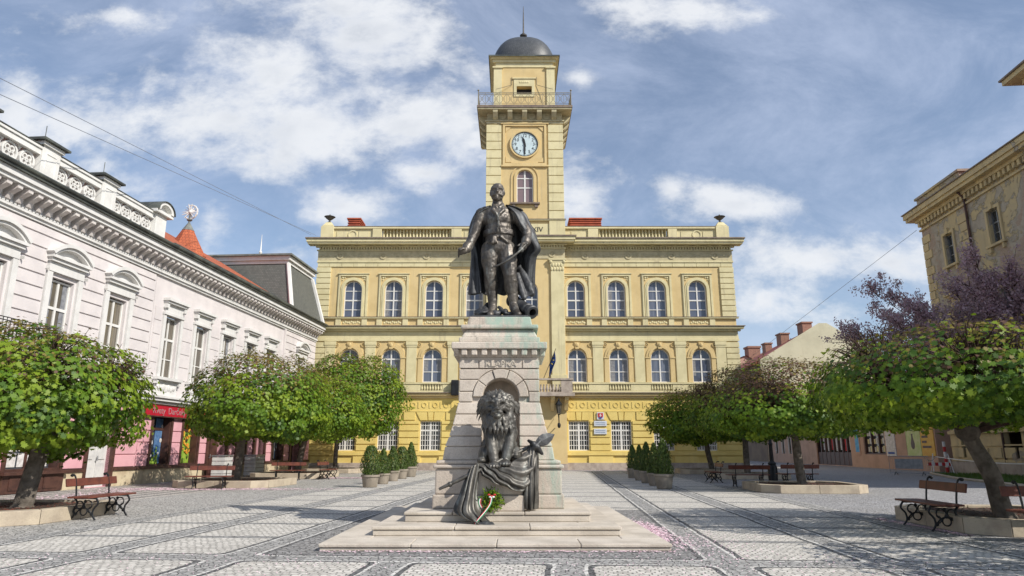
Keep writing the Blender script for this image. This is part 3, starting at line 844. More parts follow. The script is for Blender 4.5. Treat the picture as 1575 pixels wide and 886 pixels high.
for x0, x1, yy in ((-(808.3 - 531) * .0507, -(808.3 - 553) * .0507, .9), ((878 - 808.3) * .0507, (930 - 808.3) * .0507, 1.2)):
    c = MB(); zt = tz(335.5, yy)
    c.box(x0 + .12, x1 - .12, yy, yy + 1.5, ZR - .4, zt - .2)
    for k in range(4): c.box(x0 + .05, x1 - .05, yy - .07, yy + 1.57, zt - .85 + .2 * k, zt - .77 + .2 * k)
    c.box(x0, x1, yy - .12, yy + 1.62, zt - .12, zt)
    c.build('roof_chimney', M['redmetal'], T, bevel=.02)
# ---- TOWER
TY = BY                                                   # tower front plane
def wz(y): return tz(y, TY)
twh = 2.97; TDP = 6.0; zt0 = ZR + .02; ztg = wz(187)
tw = MB()
tw.sheet([(-twh, zt0), (twh, zt0), (twh, ztg), (-twh, ztg)], [arch(0, wz(312), 1.28, wz(262) - wz(312))], TY, .22)
tw.box(-twh, -twh + .3, TY + .001, TY + TDP, zt0, ztg); tw.box(twh - .3, twh, TY + .001, TY + TDP, zt0, ztg); tw.box(-twh + .3, twh - .3, TY + TDP - .3, TY + TDP, zt0, ztg)
tw.build('tower_shaft', M['yellow'], T)
window(T, 'tower', 0, wz(312), TY + .16)
q = MB()
for sgn in (-1, 1):
    xo, xi = sgn * (twh + .06), sgn * (twh - 1.12)
    z = wz(338); cc = (wz(192) - z) / 11
    for k in range(11):
        q.box(xo, xi, TY - .09, TY + .01, z + .02, z + cc - .035)
        q.box(sgn * (twh + .06), sgn * (twh - .02), TY + .012, TY + 1.1, z + .02, z + cc - .035); z += cc
    q.box(xo + sgn * .04, xi, TY - .14, TY + .02, zt0, wz(340))
q.box(-twh + .9, twh - .9, TY - .05, TY + .01, zt0, wz(344.5)); q.box(-twh - .14, twh + .14, TY - .18, TY + .02, wz(340) + .003, wz(338.5))
q.build('tower_quoins', M['trim'], T, bevel=.012)
st_ = MB(); st_.box(-twh - .17, twh + .17, TY - .21, TY + .02, wz(338.4), wz(337.6)); st_.build('tower_string_sheet', M['eave_top'], T)
lettering('inscription', 'XIV', .55, M['black'], T, (.95, TY - .06, (zt0 + wz(341)) / 2), .012)
s_ = MB(); w_, h_ = 1.28, wz(262) - wz(312)
s_.ring(path(0, 0, w_, h_, d=.03), path(0, 0, w_, h_, d=.2), -.08, .01); s_.ring(path(0, 0, w_, h_, d=.36), path(0, 0, w_, h_, d=.46), -.06, .01)
o = s_.build('window_surround', M['yellow'], T, loc=(0, TY - .002, wz(312)))
s_ = MB(); s_.box(-1.15, 1.15, -.22, .01, -.14, -.02); s_.box(-1.0, -.75, -.14, .01, -.4, -.142); s_.box(.75, 1.0, -.14, .01, -.4, -.142)
s_.build('window_sill', M['eave_top'], T, loc=(0, TY - .002, wz(312)))
# clock
zc = wz(222.5); rc = .98
c = MB(); ang = [2 * PI * k / 48 for k in range(48)]
c.ring([(1.06 * math.cos(t), 1.06 * math.sin(t)) for t in ang], [(1.18 * math.cos(t), 1.18 * math.sin(t)) for t in ang], -.15, .01, closed=True)
sq = [(-1.55, -1.6), (1.55, -1.6), (1.55, 1.55), (-1.55, 1.55)]; sq2 = [(-1.72, -1.77), (1.72, -1.77), (1.72, 1.72), (-1.72, 1.72)]
c.ring(sq, sq2, -.12, .01, closed=True); c.box(-1.9, 1.9, -.17, .01, 1.721, 1.84); c.box(-1.85, 1.85, -.15, .01, -1.9, -1.772)
for sx in (-1, 1):
    for sz in (-1, 1): c.extr([(sx * 1.5, sz * 1.5), (sx * 1.5, sz * 1.05), (sx * 1.05, sz * 1.5)][::(1 if sx * sz < 0 else -1)], -.05, .01)
frame = c.build('clock_frame', M['yellow'], T, loc=(0, TY - .002, zc))
f = MB(); f.add([(rc * 1.09 * math.cos(t), -.06, rc * 1.09 * math.sin(t)) for t in ang], [tuple(range(48))])
face = f.build('clock_face', M['clockface'], frame)
g = MB(); g.ring([(rc * .99 * math.cos(t), rc * .99 * math.sin(t)) for t in ang], [(rc * 1.045 * math.cos(t), rc * 1.045 * math.sin(t)) for t in ang], -.075, -.062, closed=True)
for k in range(60):
    a = 2 * PI * k / 60; r0 = rc * (.90 if k % 5 else .87)
    g.tube([(r0 * math.cos(a), -.068, r0 * math.sin(a)), (rc * .95 * math.cos(a), -.068, rc * .95 * math.sin(a))], .012 if k % 5 else .022, 4)
nm = g
for k in range(1, 13):
    me = text_mesh(str(k), .36, .006); a = PI / 2 - 2 * PI * k / 12
    mm = Matrix.Translation((rc * .74 * math.cos(a), -.068, rc * .74 * math.sin(a))) @ Matrix.Rotation(PI / 2, 4, 'X')
    nm.add([v.co for v in me.vertices], [tuple(p.vertices) for p in me.polygons], 0, mm)
nm.build('numerals', M['black'], frame)
h = MB()
def hand(a, L, w, y):
    d = Vector((math.cos(a), 0, math.sin(a))); n_ = Vector((-d.z, 0, d.x))
    P_ = [d * -.22 + n_ * w * .6, d * -.22 - n_ * w * .6, d * L * .55 - n_ * w, d * L, d * L * .55 + n_ * w]
    vs = [p + Vector((0, y, 0)) for p in P_] + [p + Vector((0, y + .02, 0)) for p in P_]
    h.add(vs, [(0, 1, 2, 3, 4), (9, 8, 7, 6, 5)] + [(k, k + 5, (k + 1) % 5 + 5, (k + 1) % 5) for k in range(5)])
hand(PI / 2 - 2 * PI * .5, .95, .075, -.115); hand(PI / 2 - 2 * PI * 11.5 / 12, .68, .10, -.095)
h.lathe([(.09, 0), (.09, .06)], 12, M4=Matrix.Translation((0, -.075, 0)) @ Matrix.Rotation(PI / 2, 4, 'X'))
h.build('clock_hands', M['black'], frame)
# gallery on consoles
zg_b = ztg; zgs = tz(167, TY - .8); zgt = tz(161.5, TY - .8); GO = .80
g = MB()
def square_ring(mb, pr, z0, z1, inner=None):
    y0, y1 = TY - pr, TY + TDP + pr; x = twh + pr
    mb.box(-x, x, y0, y1, z0, z1)
square_ring(g, .10, ztg - .22, ztg - .05); square_ring(g, .18, ztg - .05 + .002, ztg + .05)
square_ring(g, .02, ztg + .052, zgs - .002)
square_ring(g, GO - .06, zgs, zgs + .13)
for sx in range(-2, 3):
    x = sx * 1.16
    pts = [(TY - .0, zgs - .003), (TY - GO + .1, zgs - .003), (TY - GO + .12, zgs - .2), (TY - .42, zgs - .52), (TY - .22, ztg + .06), (TY, ztg + .055)]
    n = len(pts)
    g.add([(x - .19, p[0], p[1]) for p in pts] + [(x + .19, p[0], p[1]) for p in pts],
          [tuple(range(n)), tuple(range(2 * n - 1, n - 1, -1))] + [(k, n + k, n + (k + 1) % n, (k + 1) % n) for k in range(n)])
for sgn in (-1, 1):
    for k in range(5):
        yc = TY + TDP / 2 + (k - 2) * 1.16
        pts = [(twh, zgs - .003), (twh + GO - .1, zgs - .003), (twh + GO - .12, zgs - .2), (twh + .42, zgs - .52), (twh + .22, ztg + .06), (twh, ztg + .055)]
        n = len(pts)
        g.add([(sgn * p[0], yc - .19, p[1]) for p in pts] + [(sgn * p[0], yc + .19, p[1]) for p in pts],
              [tuple(range(n)), tuple(range(2 * n - 1, n - 1, -1))] + [(k_, n + k_, n + (k_ + 1) % n, (k_ + 1) % n) for k_ in range(n)])
for k in range(4):
    x = (k - 1.5) * 1.16; zc2 = (ztg + zgs) / 2 + .05
    g.ring([(x + .14 * math.cos(t), zc2 + .14 * math.sin(t)) for t in ang[::3]], [(x + .28 * math.cos(t), zc2 + .28 * math.sin(t)) for t in ang[::3]], TY - .07, TY - .01, closed=True)
g.build('gallery', M['frieze'], T)
g = MB(); square_ring(g, GO, zgs + .132, zgt); g.build('gallery_edge', M['eave_top'], T)
# railing round the gallery
rl = MB(); zrl = tz(142, TY - .8); pr = GO - .1
xr = twh + pr; y0, y1 = TY - pr, TY + TDP + pr
def rail_run(p, q, n):
    p, q = Vector(p), Vector(q); L = (q - p).length; d = (q - p) / L; H = zrl - zgt
    for z, r in ((zgt + .06, .018), (zgt + .2, .014), (zrl - .14, .02), (zrl, .034)): rl.tube([p + Vector((0, 0, z)), q + Vector((0, 0, z))], r, 5)
    for k in range(n):
        c = p + d * L * (k + .5) / n; w = L / n
        rl.tube([p + d * L * k / n + Vector((0, 0, zgt)), p + d * L * k / n + Vector((0, 0, zrl))], .016, 5)
        for s in (-1, 1):
            pts = []
            for j in range(11):
                t = j / 10; pts.append(c + d * s * w * (.42 - .36 * math.sin(PI * t)) + Vector((0, 0, zgt + .2 + (H - .34) * t)))
            rl.tube(pts, .018, 4)
        pts = [c + d * .11 * math.cos(2 * PI * j / 10) + Vector((0, 0, zgt + .2 + (H - .34) * .5 + .11 * math.sin(2 * PI * j / 10))) for j in range(11)]
        rl.tube(pts, .011, 4)
rail_run((-xr, y0, 0), (xr, y0, 0), 13); rail_run((-xr, y1, 0), (-xr, y0, 0), 13); rail_run((xr, y0, 0), (xr, y1, 0), 13); rail_run((xr, y1, 0), (-xr, y1, 0), 13)
for sx in (-1, 1):
    for yy in (y0, y1):
        rl.tube([(sx * xr, yy, zgt), (sx * xr, yy, zrl + .16)], .035, 6); rl.ell((sx * xr, yy, zrl + .22), (.08, .08, .08), n=8, m=6)
rl.build('gallery_railing', M['rail'], T)
# upper tower
UY = TY + .75; uh = 2.45; UD = 4.9; uz0 = zgt; uz1 = tz(97, UY)
def uz(y): return tz(y, UY)
ut = MB()
ut.sheet([(-uh, uz0), (uh, uz0), (uh, uz1), (-uh, uz1)], [[(-.62, uz(145)), (.62, uz(145)), (.62, uz(133)), (-.62, uz(133))]], UY, .5)
ut.box(-uh, -uh + .3, UY + .001, UY + UD, uz0, uz1); ut.box(uh - .3, uh, UY + .001, UY + UD, uz0, uz1); ut.box(-uh + .3, uh - .3, UY + UD - .3, UY + UD, uz0, uz1)
ut.build('upper_tower', M['yellow'], T)
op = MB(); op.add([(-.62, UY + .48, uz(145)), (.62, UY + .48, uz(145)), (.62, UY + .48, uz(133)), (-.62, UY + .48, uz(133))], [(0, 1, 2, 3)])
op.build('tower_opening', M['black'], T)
u2 = MB()
for s in (-1, 1):
    u2.box(s * (uh + .05), s * (uh - .62), UY - .10, UY + .01, uz0, uz(106)); u2.box(s * (uh + .14), s * (uh - .7), UY - .19, UY + .01, uz(106) + .002, uz(103.5))
    u2.box(s * (uh + .05), s * (uh - .02), UY + .012, UY + .7, uz0, uz(106))
u2.ring(path(0, 0, 1.24, uz(121) - uz(152) - .35, 'rect'), path(0, 0, 1.24, uz(121) - uz(152) - .35, 'rect', d=.2), UY - .08, UY + .01) if False else None
u2.ring([(-.62, uz(145)), (.62, uz(145)), (.62, uz(133)), (-.62, uz(133))], [(-.85, uz(149)), (.85, uz(149)), (.85, uz(122.5)), (-.85, uz(122.5))], UY - .06, UY + .01, closed=True)
u2.box(-.95, .95, UY - .12, UY + .01, uz(122), uz(120.5)); u2.box(-uh + .1, uh - .1, UY - .06, UY + .01, uz(104), uz(98))
for k in range(-2, 3): u2.ell((k * .16, UY - .06, uz(127)), (.1, .04, .1), n=8, m=6)
u2.build('upper_tower_trim', M['trim'], T)
wr = MB()
for s in (-1, 1):
    wr.tube([(s * 1.02, UY - .05, uz(119)), (s * 1.02, UY - .05, uz(131)), (s * 1.75, UY - .35, uz(138)), (s * 2.3, UY - .6, uz(143))], .022, 5)
wr.build('conduit', M['rail'], T)
ev = MB(); eo = .42
def eave(z0, z1, p): ev.box(-uh - p, uh + p, UY - p, UY + UD + p, z0, z1)
eave(uz1 - .02, uz(93), .15); eave(uz(93) + .002, uz(89.5), .30); eave(uz(89.5) + .002, tz(87, UY - .4) , eo)
ev.build('tower_eave', M['trim'], T, bevel=.015)
zev = tz(87, UY - .4)
ed = MB(); ed.box(-uh - eo - .06, uh + eo + .06, UY - eo - .06, UY + UD + eo + .06, zev + .002, zev + .12); ed.build('eave_sheet', M['gutter'], T)
# dome
dm = MB(); yc = UY + UD / 2; zd0 = zev + .12; zd1 = tz(66, UY + UD / 2); n = 40; prof = []
for i in range(13):
    t = PI / 2 * i / 12; prof.append((math.cos(t) ** .85 if i < 12 else .0, math.sin(t)))
vs = []; fs = []
for i, (r, z) in enumerate(prof):
    for k in range(n):
        a = 2 * PI * k / n; e = 2.8
        rr = (abs(math.cos(a)) ** e + abs(math.sin(a)) ** e) ** (-1 / e)
        r_ = 2.72 * max(r, .05)
        vs.append((r_ * rr * math.cos(a), yc + r_ * rr * math.sin(a), zd0 + (zd1 - zd0) * z))
for i in range(12):
    for k in range(n): fs.append((i * n + k, i * n + (k + 1) % n, (i + 1) * n + (k + 1) % n, (i + 1) * n + k))
fs.append(tuple(range(12 * n, 13 * n)))
dm.add(vs, fs); dome = dm.build('dome', M['dometile'], T, smooth=True)
uvl = dome.data.uv_layers[0].data
for lp in dome.data.loops:
    co = dome.data.vertices[lp.vertex_index].co; a = math.atan2(co.y - yc, co.x)
    u_, v_ = a * 2.6, (co.z - zd0) * 1.3 + .9 * math.sqrt(max(0, 1 - ((co.z - zd0) / (zd1 - zd0)) ** 2)) * -1.4
    uvl[lp.index].uv = ((u_ + v_) * .8, (v_ - u_) * .8)
fn = MB(); fn.lathe([(.34, -.1), (.22, .1), (.12, .35), (.13, .5), (.3, .62), (.32, .72), (.16, .85), (.07, 1.0), (.05, 2.4), (.02, tz(10, UY + UD / 2) - zd1)], 14, c=(0, yc, zd1))
fn.build('spire', M['urn'], T, smooth=40)

# things fixed on or hanging from the town hall
def wall_lantern(sx, name_label):
    L = empty('wall_lantern', (TCX + sx, TD + BY - 1.05, bz0 - .2), 0, name_label, 'lantern')
    a = MB(); a.tube([(0, .9, -1.95), (0, .1, -1.9), (0, -.04, -1.75), (0, -.04, -1.2)], .035, 8); a.tube([(0, .85, -1.2), (0, .4, -1.5), (0, .1, -1.85)], .022, 6); a.ell((0, -.04, -2.0), (.12, .12, .2), n=10, m=8); a.build('bracket', M['iron'], L)
    b = MB()
    for k in range(6):
        t = 2 * PI * k / 6; b.tube([(.13 * math.cos(t), -.04 + .13 * math.sin(t), -1.2), (.2 * math.cos(t), -.04 + .2 * math.sin(t), -.58)], .016, 4)
    b.lathe([(.14, -1.22), (.10, -1.26), (.03, -1.3)], 6, c=(0, -.04, 0)); b.lathe([(.27, -.58), (.22, -.5), (.12, -.34), (.06, -.3), (.08, -.24), (.02, -.12)], 6, c=(0, -.04, 0)); b.build('cage', M['iron'], L)
    g = MB(); g.lathe([(.115, -1.19), (.185, -.6)], 6, c=(0, -.04, 0)); g.build('glazing', M['glassint'], L)
    return L
lx_ = (855.5 - 808.3) * .0488
wall_lantern(lx_, 'black iron wall lantern with a glass cage below the right end of the balcony')
sp = empty('loudspeaker', (at(700, 596, TD - .4).x, TD - .05, tz(609)), 0, 'black box loudspeaker on the yellow wall left of the pedestal', 'loudspeaker')
b = MB(); b.prism([(-.3, -.5), (.3, -.5), (.22, -.12), (-.22, -.12)], 0, 1.12); b.build('cabinet', M['black'], sp, bevel=.05)
b = MB(); b.box(-.24, .24, -.515, -.50, .08, 1.04); b.build('grille', M['iron'], sp); b = MB(); b.box(-.06, .06, -.12, .05, .4, .7); b.build('bracket', M['iron'], sp)
fl = empty('flag', (at(843, 575, TD - 1.4).x, TD - 1.6, tz(578, -1.6)), 0, 'small dark blue flag with gold stars hanging from a slanted pole above the balcony', 'flag')
b = MB(); p0 = at(835, 585, TD - 1.0) - fl.location; p1 = at(855, 536, TD - 1.9) - fl.location; b.tube([p0, p1], .025, 6); b.build('pole', M['rail'], fl)
b = MB(); nu, nv = 14, 10; vs = []
top0 = p0.lerp(p1, .93); bot0 = p0.lerp(p1, .52)
for j in range(nv + 1):
    for i in range(nu + 1):
        t = j / nv; s = i / nu
        q0 = top0.lerp(bot0, t); vs.append((q0.x - .10 * s * t + .05 * s, q0.y + .10 * math.sin(s * 9 + t * 2), q0.z - 1.0 * s * (.75 + .25 * t)))
b.add(vs, [(j * (nu + 1) + i, j * (nu + 1) + i + 1, (j + 1) * (nu + 1) + i + 1, (j + 1) * (nu + 1) + i) for j in range(nv) for i in range(nu)])
fc = b.build('cloth', M['blueflag'], fl, smooth=True); so = fc.modifiers.new('s', 'SOLIDIFY'); so.thickness = .012
b = MB()
for k in range(6):
    c = Vector(vs[(2 + k) * (nu + 1) + 4 + (k * 3) % 5]); pts = []
    for j in range(10):
        rr = .05 if j % 2 else .022; pts.append((c.x + rr * math.sin(PI * j / 5), c.y - .03, c.z + rr * math.cos(PI * j / 5)))
    b.add(pts, [tuple(range(10))])
b.build('gold_stars', M['yellowcloth'], fl)
# coat of arms and name plates
def tx(px, y): return at(px, y, TD).x
def plate(name, lab, px, y0, y1, w, m, cat):
    z0, z1 = tz(y1), tz(y0); o = empty(name, (tx(px, (y0 + y1) / 2), TD - .16, z0), 0, lab, cat)
    b = MB(); b.box(-w / 2, w / 2, -.03, .05, 0, z1 - z0); b.build('board', M[m], o, bevel=.01); return o, z1 - z0
o, h_ = plate('coat_of_arms', 'white square board with a red shield bearing a white double cross over blue hills', 923, 634.5, 645.5, .50, 'plaque', 'emblem')
def shield(s, y0, y1): 
    return [(.0, .03 * 1), ] and [( -.19 * s, .50 * h_ + .2 * s), (-.19 * s, .5 * h_ - .02 * s), (-.13 * s, .5 * h_ - .14 * s), (0, .5 * h_ - .22 * s), (.13 * s, .5 * h_ - .14 * s), (.19 * s, .5 * h_ - .02 * s), (.19 * s, .5 * h_ + .2 * s)]
b = MB(); b.extr(shield(1.0, 0, 0), -.045, -.031); b.build('shield', M['redpaint'], o)
b = MB(); hh = .5 * h_
b.box(-.018, .018, -.056, -.047, hh - .1, hh + .16); b.box(-.09, .09, -.0555, -.0465, hh + .0, hh + .035); b.box(-.06, .06, -.0555, -.0465, hh + .08, hh + .11); b.build('double_cross', M['white'], o)
b = MB()
for cx, r in ((-.08, .06), (.08, .06), (0, .075)): b.extr([(cx + r * math.cos(PI * k / 8), hh - .145 + r * math.sin(PI * k / 8)) for k in range(9)], -.054 - abs(r - .06), -.046)
b.extr([(-.125, hh - .145), (-.01, hh - .21), (.01, hh - .21), (.125, hh - .145)], -.0535, -.046); b.build('blue_hills', M['bluepaint'], o)
for y0, y1, lab in ((647.5, 655.5, 'upper white name plate directly below the coat of arms on the yellow wall'), (659.5, 668, 'lower of the two white name plates on the yellow wall by the barred windows')):
    o, h2 = plate('name_plate', lab, 923, y0, y1, .92, 'plaque', 'sign')
    rnd = random.Random(y0); b = MB()
    for r_ in range(2):
        x = -.36
        while x < .34:
            w = rnd.uniform(.02, .045); b.box(x, x + w, -.036, -.031, h2 * (.58 - .34 * r_), h2 * (.76 - .34 * r_)); x += w + .014
    b.build('worn_lettering', M['greyink'], o)
# ================================================================== LEFT SIDE: white town houses
LRZ = R(90 - 4.2608); LSX = 1 / .99724
def lx(D): return D * LSX
def lworld(x, y, z=0):
    a = LRZ; return Vector((-17.96 + x * math.cos(a) - y * math.sin(a), x * math.sin(a) + y * math.cos(a), z))
JX = lx(29.4)
def house(x0, label):
    o = empty('town_house', lworld(x0, 0), LRZ, label, 'town house'); return o
H1X = 9.0
H1 = house(H1X, 'white town house with arched window hoods, lace parapet above and pink ground floor')
H2 = house(JX, 'white town house with flat window hoods, orange tiled roof and grey slate mansard')
def zl_belt(): return 3.62
Z_BELT, Z_SILL, Z_WTOP, Z_MOULD, Z_SOFF, Z_EAVE = 3.55, 4.55, 7.35, 9.0, 9.75, 10.3

def hood_arch(x, m1='whiteplaster'):
    b = MB()
    w = 1.0
    zt = Z_WTOP
    b.box(-w, w, -.30, .01, .62, .72); b.box(-w + .06, w - .06, -.22, .01, .50, .618); b.box(-.88, .88, -.12, .01, .16, .498)
    # segmental pediment
    n = 14; r = 1.32; a0 = math.asin(.98 / r); zc = .72 - r * math.cos(a0)
    A = lambda rr: [(rr * math.sin(t), zc + rr * math.cos(t)) for t in [-a0 + 2 * a0 * k / n for k in range(n + 1)]]
    b.ring(A(r), A(r + .13), -.34, .01); b.ring(A(r - .1), A(r - .002), -.26, .01)
    b.extr([(-.9, .722)] + [(q[0] * .93, max(q[1], .723)) for q in A(r - .1)][1:-1] + [(.9, .722)], -.06, .01)
    for s in (-1, 1): b.box(s * .66, s * .9, -.10, .01, -2.85, .158)
    for s in (-1, 1): b.box(s * .97, s * .99, -.2, .01, .2, .3)
    return b
def hood_flat():
    b = MB(); w = .88
    b.box(-w, w, -.32, .01, .62, .74); b.box(-w + .06, w - .06, -.24, .01, .52, .618); b.box(-w + .16, w - .16, -.10, .01, .12, .518)
    b.box(-w + .06, w - .06, -.14, .01, .0, .118)
    for s in (-1, 1):
        b.box(s * .60, s * .80, -.09, .01, -2.85, -.002); b.box(s * .64, s * .8, -.2, .01, .3, .518)
    return b
def sill_panel():
    b = MB(); b.box(-1.0, 1.0, -.26, .01, -.12, .0); b.box(-.85, .85, -.07, .01, -.85, -.122)
    for k in range(-3, 4): b.ell((k * .2, -.07, -.48 + .05 * (k % 2)), (.13, .06, .17 - .02 * abs(k)), n=8, m=6)
    for s in (-1, 1): b.box(s * .82, s * .95, -.2, .01, -.3, -.122)
    return b
HM = {'arch': hood_arch(0).mesh('window_hood', M['whiteplaster']), 'flat': hood_flat().mesh('window_hood', M['whiteplaster']), 'sill': sill_panel().mesh('window_apron', M['whiteplaster'])}

def facade_upper(Hh, x0, x1, wins, style, rusticated, parts_bracket=.44, big_end=False):
    """wins: list of (x, hood kind). local x measured from the house root"""
    b = MB(); hl = [arch(x, Z_SILL, 1.12, Z_WTOP - Z_SILL, 'rect') for x, k in wins]
    b.sheet([(x0, Z_BELT), (x1, Z_BELT), (x1, Z_EAVE - .3), (x0, Z_EAVE - .3)], hl, 0, .24)
    b.box(x0, x0 + .3, .002, 9, 0, Z_EAVE - .3); b.box(x1 - .3, x1, .002, 9, 0, Z_EAVE - .3); b.box(x0 + .3, x1 - .3, 8.7, 9, 0, Z_EAVE - .3)
    b.build('wall', M['lilac'], Hh)
    if rusticated:
        q = MB(); rustic(q, x0 + .1, x1 - .1, Z_SILL, Z_MOULD - .05, .46, .05, .045, [(x - .93, x + .93, Z_SILL - .2, Z_WTOP + 1.02) for x, k in wins], 0, back=.005)
        split(q.build('rustication', M['lilac'], Hh, bevel=.01))
    else:
        q = MB()
        rustic(q, x0 + .15, x1 - .1, Z_SILL, Z_WTOP + .3, .62, .03, .025, [(x - .86, x + .86, Z_SILL - .2, Z_WTOP + .9) for x, k in wins], 0, back=.005)
        split(q.build('rustication', M['lilac'], Hh))
    for x, k in wins:
        window(Hh, 'town', x, Z_SILL, .19)
        link('window_hood', HM[k], Hh, (x, -.003, Z_WTOP)); link('window_apron', HM['sill'], Hh, (x, -.003, Z_SILL))
    c = MB(); c.box(x0, x1, -.10, .02, Z_MOULD, Z_MOULD + .1); c.box(x0, x1, -.17, .02, Z_MOULD + .102, Z_MOULD + .18); c.box(x0, x1, -.06, .02, Z_MOULD + .182, Z_SOFF)
    n = int((x1 - x0) / .16)
    for k in range(n): c.box(x0 + (x1 - x0) * k / n + .02, x0 + (x1 - x0) * (k + 1) / n - .04, -.15, -.06, Z_MOULD + .2, Z_MOULD + .29)
    c.box(x0, x1, -.62, .02, Z_SOFF + .002, Z_SOFF + .13); c.box(x0, x1, -.70, .02, Z_SOFF + .132, Z_SOFF + .34)
    c.box(x0, x1, -.09, .02, Z_BELT + .002, Z_BELT + .2) if False else None
    c.build('cornice', M['whiteplaster'], Hh)
    g = MB(); g.box(x0, x1, -.80, .02, Z_SOFF + .342, Z_EAVE); 
    g.add([(x0, -.80, Z_EAVE + .002), (x1, -.80, Z_EAVE + .002), (x1, .3, Z_EAVE + .25), (x0, .3, Z_EAVE + .25)], [(0, 1, 2, 3)])
    g.tube([(x0, -.82, Z_EAVE - .06), (x1, -.82, Z_EAVE - .06)], .07, 8)
    g.build('gutter', M['gutter'], Hh)
    k_ = MB(); n = max(2, int((x1 - x0) / parts_bracket))
    for k in range(n):
        x = x0 + (x1 - x0) * (k + .5) / n
        pts = [(-.06, Z_SOFF - .002), (-.56, Z_SOFF - .002), (-.55, Z_SOFF - .14), (-.40, Z_SOFF - .22), (-.26, Z_SOFF - .30), (-.2, Z_SOFF - .46), (-.06, Z_SOFF - .50)]
        m_ = len(pts)
        k_.add([(x - .105, p[0], p[1]) for p in pts] + [(x + .105, p[0], p[1]) for p in pts],
               [tuple(range(m_)), tuple(range(2 * m_ - 1, m_ - 1, -1))] + [(j, m_ + j, m_ + (j + 1) % m_, (j + 1) % m_) for j in range(m_)])
    k_.build('cornice_brackets', M['bracket'], Hh)
    s = MB(); s.box(x0, x1, -.12, .02, Z_BELT - .22, Z_BELT - .05); s.box(x0, x1, -.24, .02, Z_BELT - .048, Z_BELT + .08); s.box(x0, x1, -.32, .02, Z_BELT + .082, Z_BELT + .17)
    s.build('belt_cornice', M['whiteplaster'], Hh)

def ground_floor(Hh, x0, x1, opens):
    """pink shop storey: opens = list of (xa, xb, kind) in local x"""
    zt = Z_BELT - .2
    hl = []
    for xa, xb, k in opens: hl.append([(xa, .02 if k == 'door' else .72), (xb, .02 if k == 'door' else .72), (xb, zt - .42), (xa, zt - .42)])
    b = MB(); b.sheet([(x0, 0), (x1, 0), (x1, zt), (x0, zt)], hl, 0, .45); b.build('ground_floor_wall', M['pink'], Hh)
    q = MB(); rustic(q, x0 + .02, x1 - .02, .74, zt - .02, .50, .045, .04, [(xa - .12, xb + .12, -.1 if k == 'door' else .5, zt + .1) for xa, xb, k in opens], 0, back=.005)
    split(q.build('pink_blocks', M['pink'], Hh, bevel=.01))
    p = MB(); x = x0
    for xa, xb, k in sorted(opens) + [(x1, x1, 'end')]:
        cut = k in ('door', 'end', 'wood')
        if cut:
            p.box(x, xa - (.0 if k == 'end' else .13), -.09, .01, 0, .60); x = xb + .13
    split(p.build('base_course', M['basestone'], Hh))
    s = MB(); x = x0
    for xa, xb, k in sorted(opens) + [(x1, x1, 'end')]:
        if k in ('door', 'end'): s.box(x, xa - (.0 if k == 'end' else .15), -.14, .01, .602, .72); x = xb + .15
    split(s.build('dado_rail', M['brownwood'], Hh))

DECO = random.Random(5)
def shop_window(Hh, xa, xb, deco):
    zt = Z_BELT - .62; w = xb - xa; h = zt - .72
    b = MB()
    b.ring(path(0, 0, w - .16, h - .08, 'rect'), path(0, 0, w - .16, h - .08, 'rect', d=.08), -.03, .42); b.box(-w / 2, w / 2, -.06, .40, -.10, .07)
    for s in (-1, 1): b.box(s * w / 2, s * (w / 2 + .14), -.08, .01, -.1, h + .1)
    b.box(-w / 2 - .16, w / 2 + .16, -.12, .01, h + .102, h + .22)
    zb = h * .72; b.box(-w / 2 + .08, w / 2 - .08, .26, .34, zb - .06, zb + .06)
    if w > 2: b.box(-.06, .06, .262, .338, .07, h - .09)
    f = b.build('shop_window', M['brownwood'], Hh, loc=((xa + xb) / 2, -.004, .72))
    g = MB(); g.add([(-w / 2 + .06, .31, .05), (w / 2 - .06, .31, .05), (w / 2 - .06, .31, h - .05), (-w / 2 + .06, .31, h - .05)], [(0, 1, 2, 3)])
    g.build('pane', M['shopglass'], f)
    d = MB(); rr = DECO
    if deco == 'paper':
        for k in range(3):
            for r_ in range(4):
                x = -w / 2 + .15 + (w - .3) * k / 3; d.box(x + .03, x + (w - .3) / 3 - .05, .285, .298, .12 + r_ * h * .23, .12 + r_ * h * .23 + h * .20, 0)
        d.build('display_prints', M['paper'], f)
    elif deco == 'blue':
        d.box(.05, w / 2 - .12, .28, .296, .1, h - .15, 1)
        for k in range(13):
            x = rr.uniform(-w / 2 + .2, w / 2 - .15); z = rr.uniform(.15, h - .3); r_ = rr.uniform(.05, .12)
            d.add([(x + r_ * math.cos(2 * PI * j / 12), .272 - .001 * k, z + r_ * math.sin(2 * PI * j / 12)) for j in range(12)], [tuple(range(12))], 0)
        for k in range(34):
            x = rr.uniform(-w / 2 + .12, .35); z = .1 + abs(rr.gauss(0, .28)); d.ell((x, .25, z), (rr.uniform(.02, .05), .03, rr.uniform(.04, .10)), n=6, m=4, mi=2)
        d.build('display_goods', [M['paper'], M['bluedeco'], M['greendeco']], f)
    elif deco == 'flowers':
        d.box(-w / 2 + .1, w / 2 - .1, .29, .299, .08, h - .12, 0)
        for k in range(70):
            x = rr.uniform(-w / 2 + .12, w / 2 - .14); z = rr.uniform(.12, h - .35); r_ = rr.uniform(.04, .11); mi = rr.choice([1, 1, 2, 2, 3])
            d.ell((x, .26, z), (r_, .03, r_ * rr.uniform(.5, 1.4)), n=7, m=5, mi=mi)
        d.build('display_flowers', [M['greendeco'], M['orangedeco'], M['conA'], M['brownwood']], f)
    else:
        for k in range(9):
            x = -w / 2 + .2 + k * (w - .4) / 9; d.box(x, x + .12, .285, .297, .15, rr.uniform(.5, 1.2), k % 3)
        d.build('display_goods', [M['paper'], M['bluedeco'], M['brownwood']], f)
    return f
